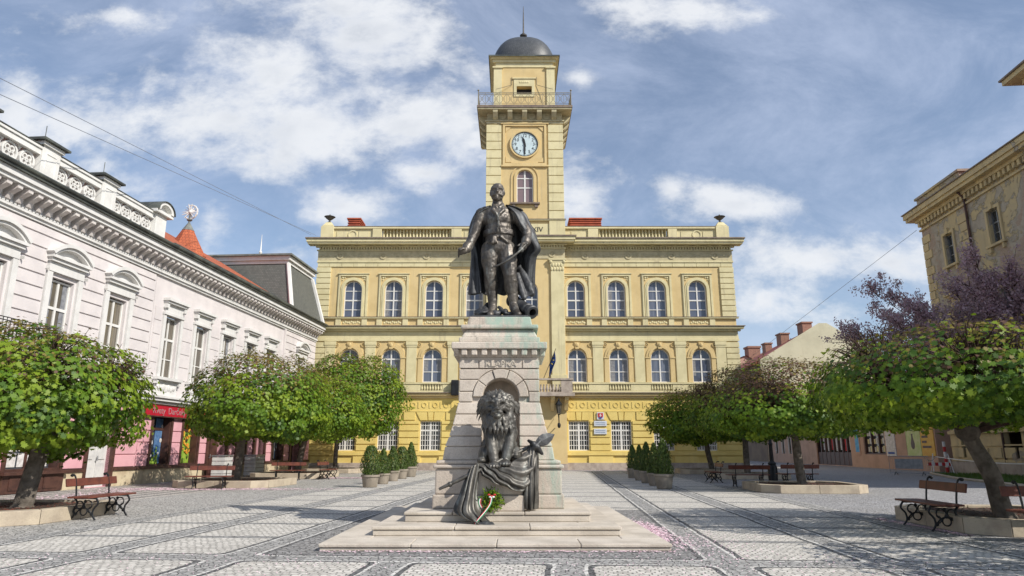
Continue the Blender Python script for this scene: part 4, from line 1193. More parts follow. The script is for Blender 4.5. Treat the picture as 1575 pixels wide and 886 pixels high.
def door(Hh, xa, xb, leaf='brownwood', recess=.42):
    zt = Z_BELT - .62; w = xb - xa
    b = MB()
    for s in (-1, 1): b.box(s * w / 2, s * (w / 2 + .15), -.12, .30, 0.01, zt + .12)
    b.box(-w / 2 - .15, w / 2 + .15, -.13, .30, zt + .122, zt + .26)
    f = b.build('door_frame', M['brownwood'], Hh, loc=((xa + xb) / 2, -.004, 0))
    d = MB(); d.box(-w / 2, w / 2, recess, recess + .06, .02, zt)
    for sx in (-.25, .25):
        for z0, z1 in ((.2, .9), (1.05, 1.9)): d.box(w * sx - w * .17, w * sx + w * .17, recess - .03, recess - .001, z0, z1)
    lf = d.build('door', M[leaf], f); hd = MB(); hd.tube([(w * .05, recess - .03, 1.0), (w * .05, recess - .1, 1.0), (w * .05, recess - .1, 1.18)], .02, 6); hd.build('handle', M['greyiron'], lf)
    return f

# near house : local x from its root (H1X) to JX
L1 = JX - H1X
wins1 = [(lx(D) - H1X, 'arch') for D in (11.5, 14.6, 17.7, 20.8, 23.9, 27.0)]
facade_upper(H1, 0, L1 - .01, wins1, 'town', True)
def o1(a, b): return (lx(a) - H1X, lx(b) - H1X)
op1 = [(*o1(10.2, 12.2), 'win'), (*o1(14.2, 16.2), 'win'), (*o1(18.6, 19.9), 'door'), (*o1(22.55, 25.0), 'wood'), (*o1(26.35, 27.75), 'door')]
ground_floor(H1, 0, L1 - .01, op1)
shop_window(H1, *op1[0][:2], 'goods'); shop_window(H1, *op1[1][:2], 'goods'); door(H1, *op1[2][:2])
sw = shop_window(H1, *op1[3][:2], 'paper')
b = MB(); w = op1[3][1] - op1[3][0]
b.box(-w / 2 - .14, w / 2 + .14, -.16, .01, -.70, -.12)
for k in range(3): b.box(-w / 2 + .1 + k * (w - .2) / 3 + .04, -w / 2 + .1 + (k + 1) * (w - .2) / 3 - .04, -.185, -.15, -.6, -.2)
b.box(-w / 2 - .25, w / 2 + .25, -.30, .01, -.118, -.02); b.build('stall_riser', M['brownwood'], sw)
door(H1, *op1[4][:2], leaf='doorwhite', recess=.14)
# upstairs balcony with wrought iron railing at the near windows
bb = MB(); x0, x1 = lx(18.9) - H1X, lx(22.6) - H1X
bb.box(x0, x1, -1.05, -.02, Z_SILL - .35, Z_SILL - .17)
bal_o = bb.build('balcony', M['brownwood'], H1)
bb = MB()
for z in (.0, .12, .86, .95): bb.tube([(x0 + .05, -1.0, Z_SILL - .15 + z), (x1 - .05, -1.0, Z_SILL - .15 + z)], .016, 5)
for k in range(25):
    x = x0 + .05 + (x1 - x0 - .1) * k / 24; bb.tube([(x, -1.0, Z_SILL - .15), (x, -1.0, Z_SILL + .8)], .012, 5)
    if k < 24: bb.tube([(x + .07 + .055 * math.cos(t), -1.0, Z_SILL + .3 + .16 * math.sin(t)) for t in [2 * PI * j / 10 for j in range(11)]], .010, 4)
for xx in (x0 + .05, x1 - .05):
    for z in (0, .95): bb.tube([(xx, -1.0, Z_SILL - .15 + z), (xx, -.03, Z_SILL - .15 + z)], .016, 5)
    for k in range(6): bb.tube([(xx, -1.0 + k * .17, Z_SILL - .15), (xx, -1.0 + k * .17, Z_SILL + .8)], .012, 5)
bb.build('balcony_railing', M['iron'], bal_o)
# parapet with lace panels
zp0, zp1 = Z_EAVE + .12, 11.62
pr = MB(); pc = MB()
piers = [lx(D) - H1X for D in (10.1, 13.15, 16.2, 19.25, 22.3, 25.45)] ; endp = L1 - .35
for x in piers:
    pr.box(x - .42, x + .42, -.12, .62, zp0 - .1, zp1 + .06); pr.ring([(x - .22, zp0 + .25), (x + .22, zp0 + .25), (x + .22, zp1 - .2), (x - .22, zp1 - .2)], [(x - .27, zp0 + .2), (x + .27, zp0 + .2), (x + .27, zp1 - .15), (x - .27, zp1 - .15)], -.14, -.11, closed=True)
    pr.box(x - .5, x + .5, -.2, .7, zp1 + .062, zp1 + .2)
    pc.box(x - .62, x + .62, -.32, .82, zp1 + .203, zp1 + .28); pc.frustum(x, .25, zp1 + .282, zp1 + .42, .5, .45, .38, .34); pc.tube([(x, .25, zp1 + .4), (x, .25, zp1 + 1.0)], .014, 5)
pr.box(endp - .45, endp + .33, -.14, .8, zp0 - .1, zp1 - .02)
n = 12; A = lambda r: [(endp - .06 + r * math.cos(PI * k / n), zp1 + .12 + r * .75 * math.sin(PI * k / n)) for k in range(n + 1)][::-1]
pr.ring(A(.42), A(.6), -.34, .9); pr.extr(A(.42), -.1, .8); pr.box(endp - .7, endp + .58, -.3, .9, zp1 - .018, zp1 + .118)
pc.ring(A(.603), A(.64), -.4, .95)
xs_ = [0] + piers + [endp]
lace = MB()
for i in range(len(xs_) - 1):
    a, b_ = xs_[i] + (.42 if i else 0), xs_[i + 1] - (.42 if i + 1 < len(xs_) - 1 else .45)
    if b_ - a < .6: continue
    pr.box(a, b_, .0, .4, zp0 - .1, zp0 + .22); pr.box(a, b_, -.05, .45, zp1 - .30, zp1 - .1); pr.box(a, b_, -.10, .5, zp1 - .098, zp1)
    pc.box(a, b_, -.12, .52, zp1 + .002, zp1 + .035)
    z0, z1 = zp0 + .22, zp1 - .30; r = (z1 - z0) / 2; zc = (z0 + z1) / 2; n = max(1, int((b_ - a) / (2 * r * 1.0)))
    T12 = [2 * PI * j / 14 for j in range(14)]
    for k in range(n):
        x = a + (b_ - a) * (k + .5) / n
        lace.ring([(x + r * .78 * math.cos(t), zc + r * .78 * math.sin(t)) for t in T12], [(x + r * .99 * math.cos(t), zc + r * .99 * math.sin(t)) for t in T12], .08, .24, closed=True)
        for j in range(4):
            t = PI / 4 + PI / 2 * j; cx, cz = x + r * .4 * math.cos(t), zc + r * .4 * math.sin(t)
            lace.ring([(cx + r * .20 * math.cos(q), cz + r * .20 * math.sin(q)) for q in T12[::2]], [(cx + r * .36 * math.cos(q), cz + r * .36 * math.sin(q)) for q in T12[::2]], .1, .22, closed=True)
        if k: 
            xm = a + (b_ - a) * k / n
            for s in (-1, 1): lace.extr([(xm - .1, zc + s * r), (xm, zc + s * r * .55), (xm + .1, zc + s * r)][::-s], .1, .22)
split(lace.build('lace_panel', M['white'], H1), .5); pr.build('parapet', M['white'], H1, bevel=.01); pc.build('parapet_sheet', M['gutter'], H1)
rf = MB(); rf.add([(0, .5, Z_EAVE + .2), (L1 - .02, .5, Z_EAVE + .2), (L1 - .02, 5, Z_EAVE + 1.6), (0, 5, Z_EAVE + 1.6), (0, 9.3, Z_EAVE), (L1 - .02, 9.3, Z_EAVE)], [(0, 1, 2, 3), (3, 2, 5, 4), (0, 3, 4), (1, 5, 2)])
rf.build('roof', M['redtile'], H1)

# far house
L2 = lx(49.2) - JX; MX = lx(43.6) - JX
wins2 = [(lx(D) - JX, 'flat') for D in (30.95, 33.55, 36.25, 38.95, 41.6)] + [(lx(46.6) - JX, 'arch')]
facade_upper(H2, .01, L2, wins2[:5] + wins2[5:], 'town', False, .42)
q = MB(); rustic(q, MX + .1, L2 - .05, Z_SILL, Z_MOULD - .05, .46, .05, .06, [(wins2[5][0] - .98, wins2[5][0] + .98, Z_SILL - .2, Z_WTOP + 1.3)], 0, back=-.03); q.box(MX - .1, MX + .08, -.12, .01, Z_BELT + .2, Z_MOULD); q.build('end_bay_blocks', M['lilac'], H2)
def o2(a, b): return (lx(a) - JX, lx(b) - JX)
op2 = [(*o2(30.35, 31.75), 'win'), (*o2(32.8, 34.2), 'win'), (*o2(35.2, 37.1), 'door'), (*o2(38.3, 39.4), 'win'), (*o2(40.4, 41.8), 'door'), (*o2(43.0, 44.6), 'win'), (*o2(45.8, 47.4), 'door')]
ground_floor(H2, .01, L2, op2)
shop_window(H2, *op2[0][:2], 'blue'); shop_window(H2, *op2[1][:2], 'flowers'); door(H2, *op2[2][:2]); shop_window(H2, *op2[3][:2], 'goods'); door(H2, *op2[4][:2]); shop_window(H2, *op2[5][:2], 'goods'); door(H2, *op2[6][:2])
xr = MX - .25
rf = MB(); rz1 = Z_EAVE + 3.22
rf.add([(.02, -.45, Z_EAVE + .14), (xr, -.45, Z_EAVE + .14), (xr, 4.6, rz1), (.02, 4.6, rz1), (.02, 9.4, Z_EAVE), (xr, 9.4, Z_EAVE)], [(0, 1, 2, 3), (3, 2, 5, 4), (0, 3, 4), (1, 5, 2)])
roof2 = rf.build('roof', M['redtile'], H2)
eg = MB(); eg.box(.02, xr, -.66, -.46, Z_EAVE + .02, Z_EAVE + .16); eg.build('roof_edge_sheet', M['gutter'], roof2)
ms = MB(); mz0, mz1 = Z_EAVE + .1, 13.55
x0, x1 = MX - .25, L2 + .05; cx = (x0 + x1) / 2; hx = (x1 - x0) / 2
ms.frustum(cx, 3.2, mz0, mz1, hx, 3.6, hx - .75, 2.85)
man = ms.build('mansard_roof', M['slatetile'], H2)
for sx in (-1, 1):
    t = MB(); P_ = [Vector((cx + sx * hx, -.4, mz0)), Vector((cx + sx * (hx - .75), .35, mz1))]
    t.tube([P_[0] + Vector((0, -.04, 0)), P_[1] + Vector((0, -.04, 0))], .15, 6); t.build('hip_moulding', M['whiteplaster'], man)
t = MB(); t.box(cx - hx + .68, cx + hx - .68, .28, 6.1, mz1 + .002, mz1 + .22); t.box(cx - hx + .55, cx + hx - .55, .15, 6.25, mz1 + .222, mz1 + .5); t.build('roof_cornice', M['whiteplaster'], man)
t = MB(); t.box(cx - hx + .38, cx + hx - .38, -.02, 6.4, mz1 + .503, mz1 + .62); t.build('roof_cap', M['slate'], man)
t = MB(); t.lathe([(.2, 0), (.1, .12), (.06, .3), (.22, .42), (.22, .5), (.06, .62), (.12, .8), (.05, .92), (.012, 2.1)], 10, c=(cx - .3, 3.2, mz1 + .6)); t.build('roof_finial', M['white'], man, smooth=40)
# turret with orange cone and star-burst vane
tp = at(285, 395, 36); lt = Vector((0, 0, 0)); inv = Matrix.Rotation(-LRZ, 4, 'Z')
lp = inv @ (Vector((tp.x, tp.y, 0)) - lworld(JX, 0)); zb = tp.z; zt = at(285, 344, 36).z
t = MB(); t.lathe([(.95, -3.0), (.95, -.2), (1.1, -.15), (1.1, 0)], 8, c=(lp.x, lp.y, zb)); tur = t.build('turret', M['trim'], H2)
t = MB(); t.lathe([(1.15, -.03), (.55, (zt - zb) * .55), (.32, (zt - zb) * .78)], 8, c=(lp.x, lp.y, zb)); t.build('turret_roof', M['redtile'], tur)
t = MB(); t.lathe([(.34, (zt - zb) * .775), (.06, (zt - zb) * 1.02), (.05, zt - zb + .12), (.16, zt - zb + .2), (.05, zt - zb + .28), (.03, zt - zb + .6)], 8, c=(lp.x, lp.y, zb)); t.build('turret_cap', M['slate'], tur)
t = MB(); c = Vector((lp.x, lp.y, at(285, 326, 36).z))
for k in range(14):
    a = 2 * PI * k / 14; t.tube([c, c + Vector((.10 * math.sin(3 * a), .46 * math.cos(a), .46 * math.sin(a)))], [.06, .015], 4)
t.tube([c + Vector((.02, .40 * math.cos(a), .40 * math.sin(a))) for a in [2 * PI * (k / 16) + 1.2 for k in range(12)]], .045, 5)
t.ell(tuple(c), (.1, .1, .1), n=8, m=6); t.build('star_vane', M['white'], tur)
# dark box on the roof near the joint
t = MB(); t.box(.05, .9, 1.0, 2.0, Z_EAVE + .5, Z_EAVE + 1.35); t.build('roof_box', M['gutter'], H2)

# crimson sign above the two shop windows
xa = lx(29.55) ; xb = lx(34.4)
sg = empty('shop_sign', lworld(xa, -.13, 2.86), LRZ, 'long crimson shop sign with grey blackletter words above the flower shop windows', 'sign')
b = MB(); w = xb - xa; b.box(0, w, -.06, .12, 0, .46); b.build('board', M['redsign'], sg)
b = MB(); b.box(-.03, w + .03, -.09, .12, .462, .51); b.box(-.03, w + .03, -.09, .12, -.05, -.002); b.build('edge_moulding', M['brownwood'], sg)
lettering('lettering', 'Kvety  Darčeky & Víno', .40, M['signletter'], sg, (2.36, -.065, .22), .006, sx=1.02)
# bars, A-boards, crates against the left shops
def aboard(x, lab, h=1.15, w=.85):
    o = empty('slatted_bin', lworld(x, -1.0), LRZ + .1, lab, 'planter box', 'white slatted boxes by the left shops')
    b = MB()
    for k in range(5): b.box(-w / 2, w / 2, -.3, -.26, .08 + k * .2, .25 + k * .2); b.box(-w / 2 - .001, -w / 2 + .04, -.26, .26, .08 + k * .2, .25 + k * .2); b.box(w / 2 - .04, w / 2 + .001, -.26, .26, .08 + k * .2, .25 + k * .2)
    for k in range(5): b.box(-w / 2, w / 2, .26, .3, .08 + k * .2, .25 + k * .2)
    b.build('slat_panel', M['doorwhite'], o)
    c = MB(); c.box(-w / 2 - .03, w / 2 + .03, -.33, .33, 1.08, 1.15)
    for sx in (-1, 1):
        for sy in (-1, 1): c.box(sx * w / 2, sx * (w / 2 - .08), sy * .25, sy * .17, 0, 1.079)
    c.build('lid', M['greyiron'], o)
aboard(lx(35.0), 'white slatted box beside the shop door, left of the maple trunk', w=1.1); aboard(lx(38.6), 'white slatted box in shade to the right of the maple trunk', w=1.4)

# ---- red roofed house seen in the gap beside the town hall
hb = empty('dark_roof_house', (at(470, 690, 64).x, 64, 0), 0, 'dark red roofed house glimpsed between the mansard roof and the town hall', 'house')
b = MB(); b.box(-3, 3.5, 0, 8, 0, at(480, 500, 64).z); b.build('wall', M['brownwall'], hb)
zr = at(480, 500, 64).z; zk = at(484, 462, 66).z
b = MB(); b.add([(-3.4, -.4, zr + .003), (4.2, -.4, zr + .003), (4.2, 3.8, zk), (-3.4, 3.8, zk), (-3.4, 8.4, zr), (4.2, 8.4, zr)], [(0, 1, 2, 3), (3, 2, 5, 4), (0, 3, 4), (1, 5, 2)]); b.build('roof', M['darktile'], hb)

# ================================================================== RIGHT SIDE
RRZ = R(-(90 + 4.2608)); RD0 = 46.1
def rworld(x, y, z=0):
    a = RRZ; return Vector((24.6 + .0745 * RD0 + x * math.cos(a) - y * math.sin(a), RD0 + x * math.sin(a) + y * math.cos(a), z))
def rx(D): return (RD0 - D) * LSX
DXR = 1.75
def rxd(D): return rx(D) - DXR
DH = empty('derelict_building', rworld(DXR, 0), RRZ, 'tall derelict ochre building with crumbling plaster, bare brick and dentil cornice', 'building')
RT = 16.75
xe = rxd(22.0)
wr = [rxd(D) for D in (41.35, 36.75, 32.2, 27.7, 23.6)]
rows = [(12.75, 1.95), (8.1, 2.1), (3.6, 2.2)]
hl = [arch(x, z, 1.0, h, 'rect') for x in wr for z, h in rows]
b = MB(); b.sheet([(0, 2.6), (xe, 2.6), (xe, RT + .2), (0, RT + .2)], hl, 0, .28)
b.box(0, .35, .002, 12, 0, RT + .2); b.box(xe - .35, xe, .002, 12, 0, RT + .2); b.box(.35, xe - .35, 11.7, 12, 0, RT + .2); b.box(.35, xe - .35, .6, 11.7, RT - .2, RT - .05)
b.build('wall', M['worn'], DH)
STY['derelict2'] = (1.0, 2.1, *STY['derelict'][2:]); STY['derelict3'] = (1.0, 2.2, *STY['derelict'][2:])
sm = MB(); sm.ring(path(0, 0, 1.0, 1.95, 'rect', d=.02), path(0, 0, 1.0, 1.95, 'rect', d=.2), -.09, .01); sm.box(-.85, .85, -.2, .01, -.16, -.02); sm.box(-.15, .15, -.16, .01, 1.97, 2.35); sm.box(-.7, -.5, -.14, .01, -.45, -.162); sm.box(.5, .7, -.14, .01, -.45, -.162)
s1 = sm.mesh('window_surround', M['worn2'])
sm = MB(); sm.ring(path(0, 0, 1.0, 2.1, 'rect', d=.02), path(0, 0, 1.0, 2.1, 'rect', d=.25), -.09, .01); sm.box(-.95, .95, -.24, .01, -.16, -.02); sm.box(-1.05, 1.05, -.32, .01, 2.72, 2.86); sm.box(-.95, .95, -.2, .01, 2.6, 2.718); sm.box(-.85, .85, -.07, .01, 2.37, 2.598)
s2 = sm.mesh('window_surround', M['worn2'])
for x in wr:
    for (z, h), st, sm_ in zip(rows, ('derelict', 'derelict2', 'derelict3'), (s1, s2, s2)):
        window(DH, st, x, z, .22); link('window_surround', sm_, DH, (x, -.003, z))
# ground storey with a deep moulded dado
b = MB(); b.sheet([(0, 0), (xe, 0), (xe, 2.598), (0, 2.598)], [arch(rxd(D), .95, 1.5, 1.4, 'rect') for D in (42.5, 38.2, 34)], -.08, .3); b.build('ground_storey', M['worn2'], DH)
b = MB(); b.box(0, xe, -.22, -.07, 2.35, 2.55); b.box(0, xe, -.18, -.07, .72, .86); b.box(0, xe, -.13, -.07, 1.62, 1.70)
x = .4
while x < xe - 1: b.box(x, x + .95, -.15, -.07, .95, 1.52) if True else None; x += 1.25
b.build('dado_mouldings', M['worn2'], DH)
b = MB(); b.box(-.05, xe, -.2, -.05, 0, .7); b.build('plinth', M['plinth'], DH)
q = MB(); z = 5.0
while z < RT - 1.6:
    k = int(z / .55) % 2
    q.box(-.02, .95 if k else .62, -.06, .02, z + .02, z + .53); q.box(rxd(39.6) - (.55 if k else .35), rxd(39.6) + (.55 if k else .35), -.06, .01, z + .02, z + .53) if (z < 8 or z > 9.5) else None; z += .55
split(q.build('quoins', M['worn2'], DH, bevel=.015), .3)
b = MB(); b.tube([(rxd(39.0), -.12, .2), (rxd(39.0), -.12, RT - .5), (rxd(39.0), -.45, RT - .1)], .07, 8); b.build('drainpipe', M['brownwood'], DH)
c = MB(); c.box(-.1, xe, -.12, .01, RT - .9, RT - .78); c.box(-.12, xe, -.3, .01, RT - .3, RT - .1); c.box(-.6, xe, -.66, .01, RT - .098, RT + .12); c.box(-.7, xe, -.76, .01, RT + .122, RT + .45)
n = int(xe / .42)
for k in range(n): c.box(.42 * k + .06, .42 * k + .28, -.24, .005, RT - .62, RT - .302)
c.build('dentil_cornice', M['worn2'], DH)
b = MB(); b.box(-.78, xe, -.84, .3, RT + .453, RT + .52); b.build('cornice_sheet', M['eave_top'], DH)
b = MB(); b.box(-.1, rxd(39.3), .0, .6, RT + .522, RT + 1.35); b.box(-.2, rxd(39.2), -.12, .72, RT + 1.352, RT + 1.5); b.build('attic_wall', M['worn'], DH)
b = MB(); b.add([(rxd(39), -.6, RT + .5), (xe, -.6, RT + .5), (xe, 6, RT + 3.4), (rxd(39), 6, RT + 3.4), (xe, 12.4, RT + .5), (rxd(39), 12.4, RT + .5)], [(0, 1, 2, 3), (3, 2, 4, 5), (0, 3, 5), (1, 4, 2)]); b.build('roof', M['darktile'], DH)
# taller neighbour whose eave alone shows at the right edge
RS = empty('taller_neighbour', rworld(rx(31.3), -.25), RRZ, 'taller ochre building of which only the projecting eave shows at the right edge', 'building')
b = MB(); b.box(.0, 16, 0, 11, 17.0, 19.7); b.build('wall', M['worn'], RS)
b = MB(); b.box(-1.0, 16, -.7, 11, 19.5, 19.7) if False else None
b.box(-.4, 16, -.45, 11, 19.7 + .002, 19.95); b.box(-1.0, 16, -1.05, 11, 19.952, 20.2); b.build('eave', M['worn2'], RS)
b = MB(); b.box(-1.1, 16, -1.15, 11, 20.203, 20.3); b.build('eave_sheet', M['eave_top'], RS)

# low shop row beyond the derelict building (x negative = farther)
SR = empty('shop_row', rworld(rx(74), 0), RRZ, 'low dusty pink shop building with poster windows and a dark glazed gate', 'shop building')
def sx(D): return (74 - D) * LSX
SL = sx(46.3)
zt = 5.6
hl = [arch(sx(D), zb, w, h, 'rect') for D, zb, w, h in ((64.3, .06, 8.2, 3.5), (55.6, 1.05, 3.8, 2.3), (48.4, 1.1, 3.9, 2.3))]
b = MB(); b.sheet([(0, 0), (SL, 0), (SL, zt), (0, zt)], hl, 0, .4); b.box(0, .3, .002, 8, 0, zt); b.box(SL - .3, SL, .002, 8, 0, zt); b.box(.3, SL - .3, 7.7, 8, 0, zt); b.build('wall', M['shopplaster'], SR)
b = MB(); b.box(-.2, SL + .2, -.3, .02, zt, zt + .25); b.build('eave', M['trim'], SR)
b = MB(); b.add([(-.3, -.45, zt + .25), (SL + .2, -.45, zt + .25), (SL + .2, 4, zt + 2.2), (-.3, 4, zt + 2.2), (-.3, 8.4, zt), (SL + .2, 8.4, zt)], [(0, 1, 2, 3), (3, 2, 5, 4), (0, 3, 4), (1, 5, 2)]); b.build('roof', M['darktile'], SR)
g = MB(); xa, xb = sx(68.4), sx(60.2)
for k in range(9): xx = xa + (xb - xa) * k / 8; g.box(xx - .1, xx + .1, .1, .26, .06, 3.56)
g.box(xa, xb, .12, .24, .06, 1.2); g.box(xa, xb, .11, .25, 2.6, 2.75); g.box(xa, xb, .11, .25, 3.4, 3.56)
gt = g.build('glazed_gate', M['brownwood'], SR)
g = MB(); g.add([(xa, .3, 1.2), (xb, .3, 1.2), (xb, .3, 3.5), (xa, .3, 3.5)], [(0, 1, 2, 3)]); g.build('pane', M['glassold'], gt)
g = MB()
for k in range(1, 8): xx = xa + (xb - xa) * k / 8; g.box(xx + .2, xx + .72, .27, .285, 1.3 + .1 * (k % 2), 2.5, 0 if k % 3 else 1)
g.build('pasted_notices', [M['paper'], M['redpaint']], gt)
g = MB()
for D, w in ((55.6, 3.8),):
    xc = sx(D)
    for e in (-w / 2, -.65, .65, w / 2): g.box(xc + e - .06, xc + e + .06, .1, .3, 1.05, 3.35)
    g.box(xc - w / 2, xc + w / 2, .102, .298, 1.05, 1.15); g.box(xc - w / 2, xc + w / 2, .102, .298, 3.25, 3.35)
wn = g.build('shop_window', M['brownwood'], SR)
g = MB(); xc = sx(55.6); g.add([(xc - 1.9, .29, 1.1), (xc + 1.9, .29, 1.1), (xc + 1.9, .29, 3.3), (xc - 1.9, .29, 3.3)], [(0, 1, 2, 3)]); g.build('pane', M['shopglass'], wn)
g = MB()
for r_ in range(3):
    for k in range(9): g.box(xc - 1.75 + .38 * k, xc - 1.45 + .38 * k, .27, .288, 1.25 + .62 * r_, 1.62 + .62 * r_ + .08 * (k % 3), (k + r_) % 3)
g.build('display_goods', [M['paper'], M['trim'], M['doorwhite']], wn)
def poster(D, w, z0, z1, m, lab, deco):
    o = empty('poster', rworld(rx(D), -.03, z0), RRZ, lab, 'poster'); b = MB(); b.box(-w / 2, w / 2, -.02, .029, 0, z1 - z0); b.build('sheet', M[m], o)
    b = MB(); rnd = random.Random(int(D * 10)); H_ = z1 - z0
    if deco == 'jug':
        b.lathe([(.1, 0), (.26, .15), (.28, .4), (.12, .75), (.1, .95), (.16, 1.05)], 12, M4=Matrix.Translation((-.1, -.022, .45)) @ Matrix.Scale(.02, 4, (0, 1, 0))); b.build('printed_jug', M['brownwood'], o)
    elif deco == 'lines':
        for k in range(5): ww = rnd.uniform(.3, .75) * w; b.box(-w * .4, -w * .4 + ww, -.028, -.021, H_ * (.78 - .14 * k), H_ * (.84 - .14 * k))
        b.build('printed_lines', M['brownwood'], o)
    elif deco == 'dots':
        for k in range(6): b.ell((rnd.uniform(-.3, .3) * w, -.022, H_ * rnd.uniform(.7, .95)), (.07, .006, .07), n=8, m=6)
        b.build('printed_dots', M['redpaint'], o)
        b = MB(); b.box(-w * .35, w * .35, -.028, -.021, .15, .3); b.build('printed_line', M['bluepaint'], o)
    elif deco == 'blue':
        b.box(-w * .36, w * .36, -.028, -.021, H_ * .1, H_ * .9); b.build('blue_print', M['posterblue'], o)
poster(58.7, 1.0, 1.0, 3.3, 'shopplaster', 'narrow blue poster on a brown panel beside the dark glazed gate', 'blue')
poster(52.7, 1.5, .95, 3.5, 'paper', 'white poster with red dots at the top beside the pale shop window', 'dots')
poster(49.2, 2.0, 1.0, 3.4, 'postergreen', 'green poster showing a brown jug in the shop window right of the white poster', 'jug')
poster(47.3, 1.7, 1.0, 3.4, 'posterorange', 'orange poster with printed lines next to the derelict building', 'lines')
b = MB(); 

# gable house with red roof and chimneys
GD = 85.0
gx0 = at(1169, 553, GD).x; gap = at(1265, 497, GD); gez = at(1169, 553, GD).z; gx1 = gap.x * 2 - gx0
G = empty('gable_house', (gx0, GD, 0), 0, 'cream gable end house with a red tiled roof and brick chimneys beyond the trees', 'house')
Wg = gx1 - gx0; xm = Wg / 2; za = gap.z; GL = 26.0; sk = .0745
def gp(x, y, z): return (x + sk * y, y, z)
b = MB(); b.add([gp(0, 0, 0), gp(Wg, 0, 0), gp(Wg, 0, gez), gp(xm + .5, 0, za), gp(xm - .5, 0, za), gp(0, 0, gez)], [(0, 1, 2, 3, 4, 5)]); b.build('gable_wall', M['gable'], G)
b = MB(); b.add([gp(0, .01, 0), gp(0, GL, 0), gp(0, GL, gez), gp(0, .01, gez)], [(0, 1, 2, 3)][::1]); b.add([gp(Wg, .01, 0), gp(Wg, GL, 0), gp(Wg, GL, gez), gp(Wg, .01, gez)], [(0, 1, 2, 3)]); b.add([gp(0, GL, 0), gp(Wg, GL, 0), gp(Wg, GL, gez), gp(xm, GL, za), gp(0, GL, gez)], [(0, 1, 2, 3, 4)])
b.build('street_wall', M['brownwall'], G)  # street side darkened by its colour to read as shaded
b = MB(); e = .5
b.add([gp(-e, .25, gez - .32), gp(xm, .25, za - .05), gp(xm, GL, za - .05), gp(-e, GL, gez - .32)], [(0, 1, 2, 3)]); b.add([gp(Wg + e, .25, gez - .32), gp(xm, .25, za - .05), gp(xm, GL, za - .05), gp(Wg + e, GL, gez - .32)], [(3, 2, 1, 0)])
rf = b.build('roof', M['darktile'], G); so = rf.modifiers.new('s', 'SOLIDIFY'); so.thickness = .18
for px, y, yt, w in ((1241, 8, 497, 1.3), (1207, 12, 514, 1.2), (1182, 18, 529, 1.0)):
    p = at(px, yt, GD + y); x = p.x - gx0 - sk * y
    b = MB(); b.box(x + sk * y - w / 2, x + sk * y + w / 2, y, y + w * 1.4, gez, p.z); b.box(x + sk * y - w / 2 - .12, x + sk * y + w / 2 + .12, y - .12, y + w * 1.4 + .12, p.z, p.z + .2); b.build('chimney', M['brickchim'], rf)
b = MB(); p = at(1215, 508, GD + 10); b.tube([(p.x - gx0, 10, za - 3), (p.x - gx0, 10, za - .3)], .05, 5)
for k in range(3): b.tube([(p.x - gx0 - .5 + .1 * k, 10, za - .6 - .4 * k), (p.x - gx0 + .5 - .1 * k, 10, za - .6 - .4 * k)], .03, 4)
b.build('aerial', M['iron'], rf)
# far pink house
F = empty('pink_house', (at(1140, 600, 112).x - 3, 112, 0), 0, 'salmon pink house with a brick chimney just right of the town hall corner', 'house')
ze = at(1140, 551, 112).z
b = MB(); b.add([(0, 0, 0), (9, 0, 0), (9, 0, ze - 2.5), (4.2, 0, ze + .4), (0, 0, ze - .8)], [(0, 1, 2, 3, 4)]); b.add([(9, .01, 0), (9, 12, 0), (9, 12, ze - 2.5), (9, .01, ze - 2.5)], [(0, 1, 2, 3)]); b.build('wall', M['pinkwall'], F)
b = MB(); b.add([(-.4, -.3, ze - 1.0), (4.2, -.3, ze + .45), (4.2, 12, ze + .45), (-.4, 12, ze - 1.0)], [(0, 1, 2, 3)]); b.add([(9.4, -.3, ze - 2.7), (4.2, -.3, ze + .45), (4.2, 12, ze + .45), (9.4, 12, ze - 2.7)], [(3, 2, 1, 0)]); b.build('roof', M['darktile'], F)
b = MB(); p = at(1160, 535, 115); b.box(p.x - 1 - F.location.x, p.x + 1 - F.location.x, 3, 5, ze - 2, p.z); b.box(p.x - 1.15 - F.location.x, p.x + 1.15 - F.location.x, 2.85, 5.15, p.z, p.z + .3); b.build('chimney', M['brickchim'], F)
# street houses closing the lane beyond
for i, (D0, D1, h, m, lab) in enumerate(((75.2, 84.6, 6.0, 'shopplaster', 'low dusty house in shade between the glazed gate and the gable house'), (112, 140, 9.0, 'pinkwall', 'salmon house closing the far end of the lane behind the trees'))):
    o = empty('lane_house', rworld(rx(D1), 0), RRZ, lab, 'house'); w = (D1 - D0) * LSX
    b = MB(); b.sheet([(0, 0), (w, 0), (w, h), (0, h)], [arch(w * (k + .5) / 4, 1.0, 1.0, 1.7, 'rect') for k in range(4)], 0, .2); b.box(0, w, .21, 8, 0, h); b.build('wall', M[m], o)
    b = MB(); b.add([(-.2, -.4, h + .01), (w + .2, -.4, h + .01), (w + .2, 4, h + 2), (-.2, 4, h + 2), (-.2, 8.4, h), (w + .2, 8.4, h)], [(0, 1, 2, 3), (3, 2, 5, 4), (0, 3, 4), (1, 5, 2)]); b.build('roof', M['darktile'], o)
    for k in range(4):
        f = MB(); x = w * (k + .5) / 4; f.ring(path(x, 1.0, .9, 1.65, 'rect'), path(x, 1.0, .9, 1.65, 'rect', d=.06), -.02, .1); wn = f.build('window', M['white'], o)
        f = MB(); f.add([(x - .5, .15, 1), (x + .5, .15, 1), (x + .5, .15, 2.7), (x - .5, .15, 2.7)], [(0, 1, 2, 3)]); f.build('pane', M['glassold'], wn)
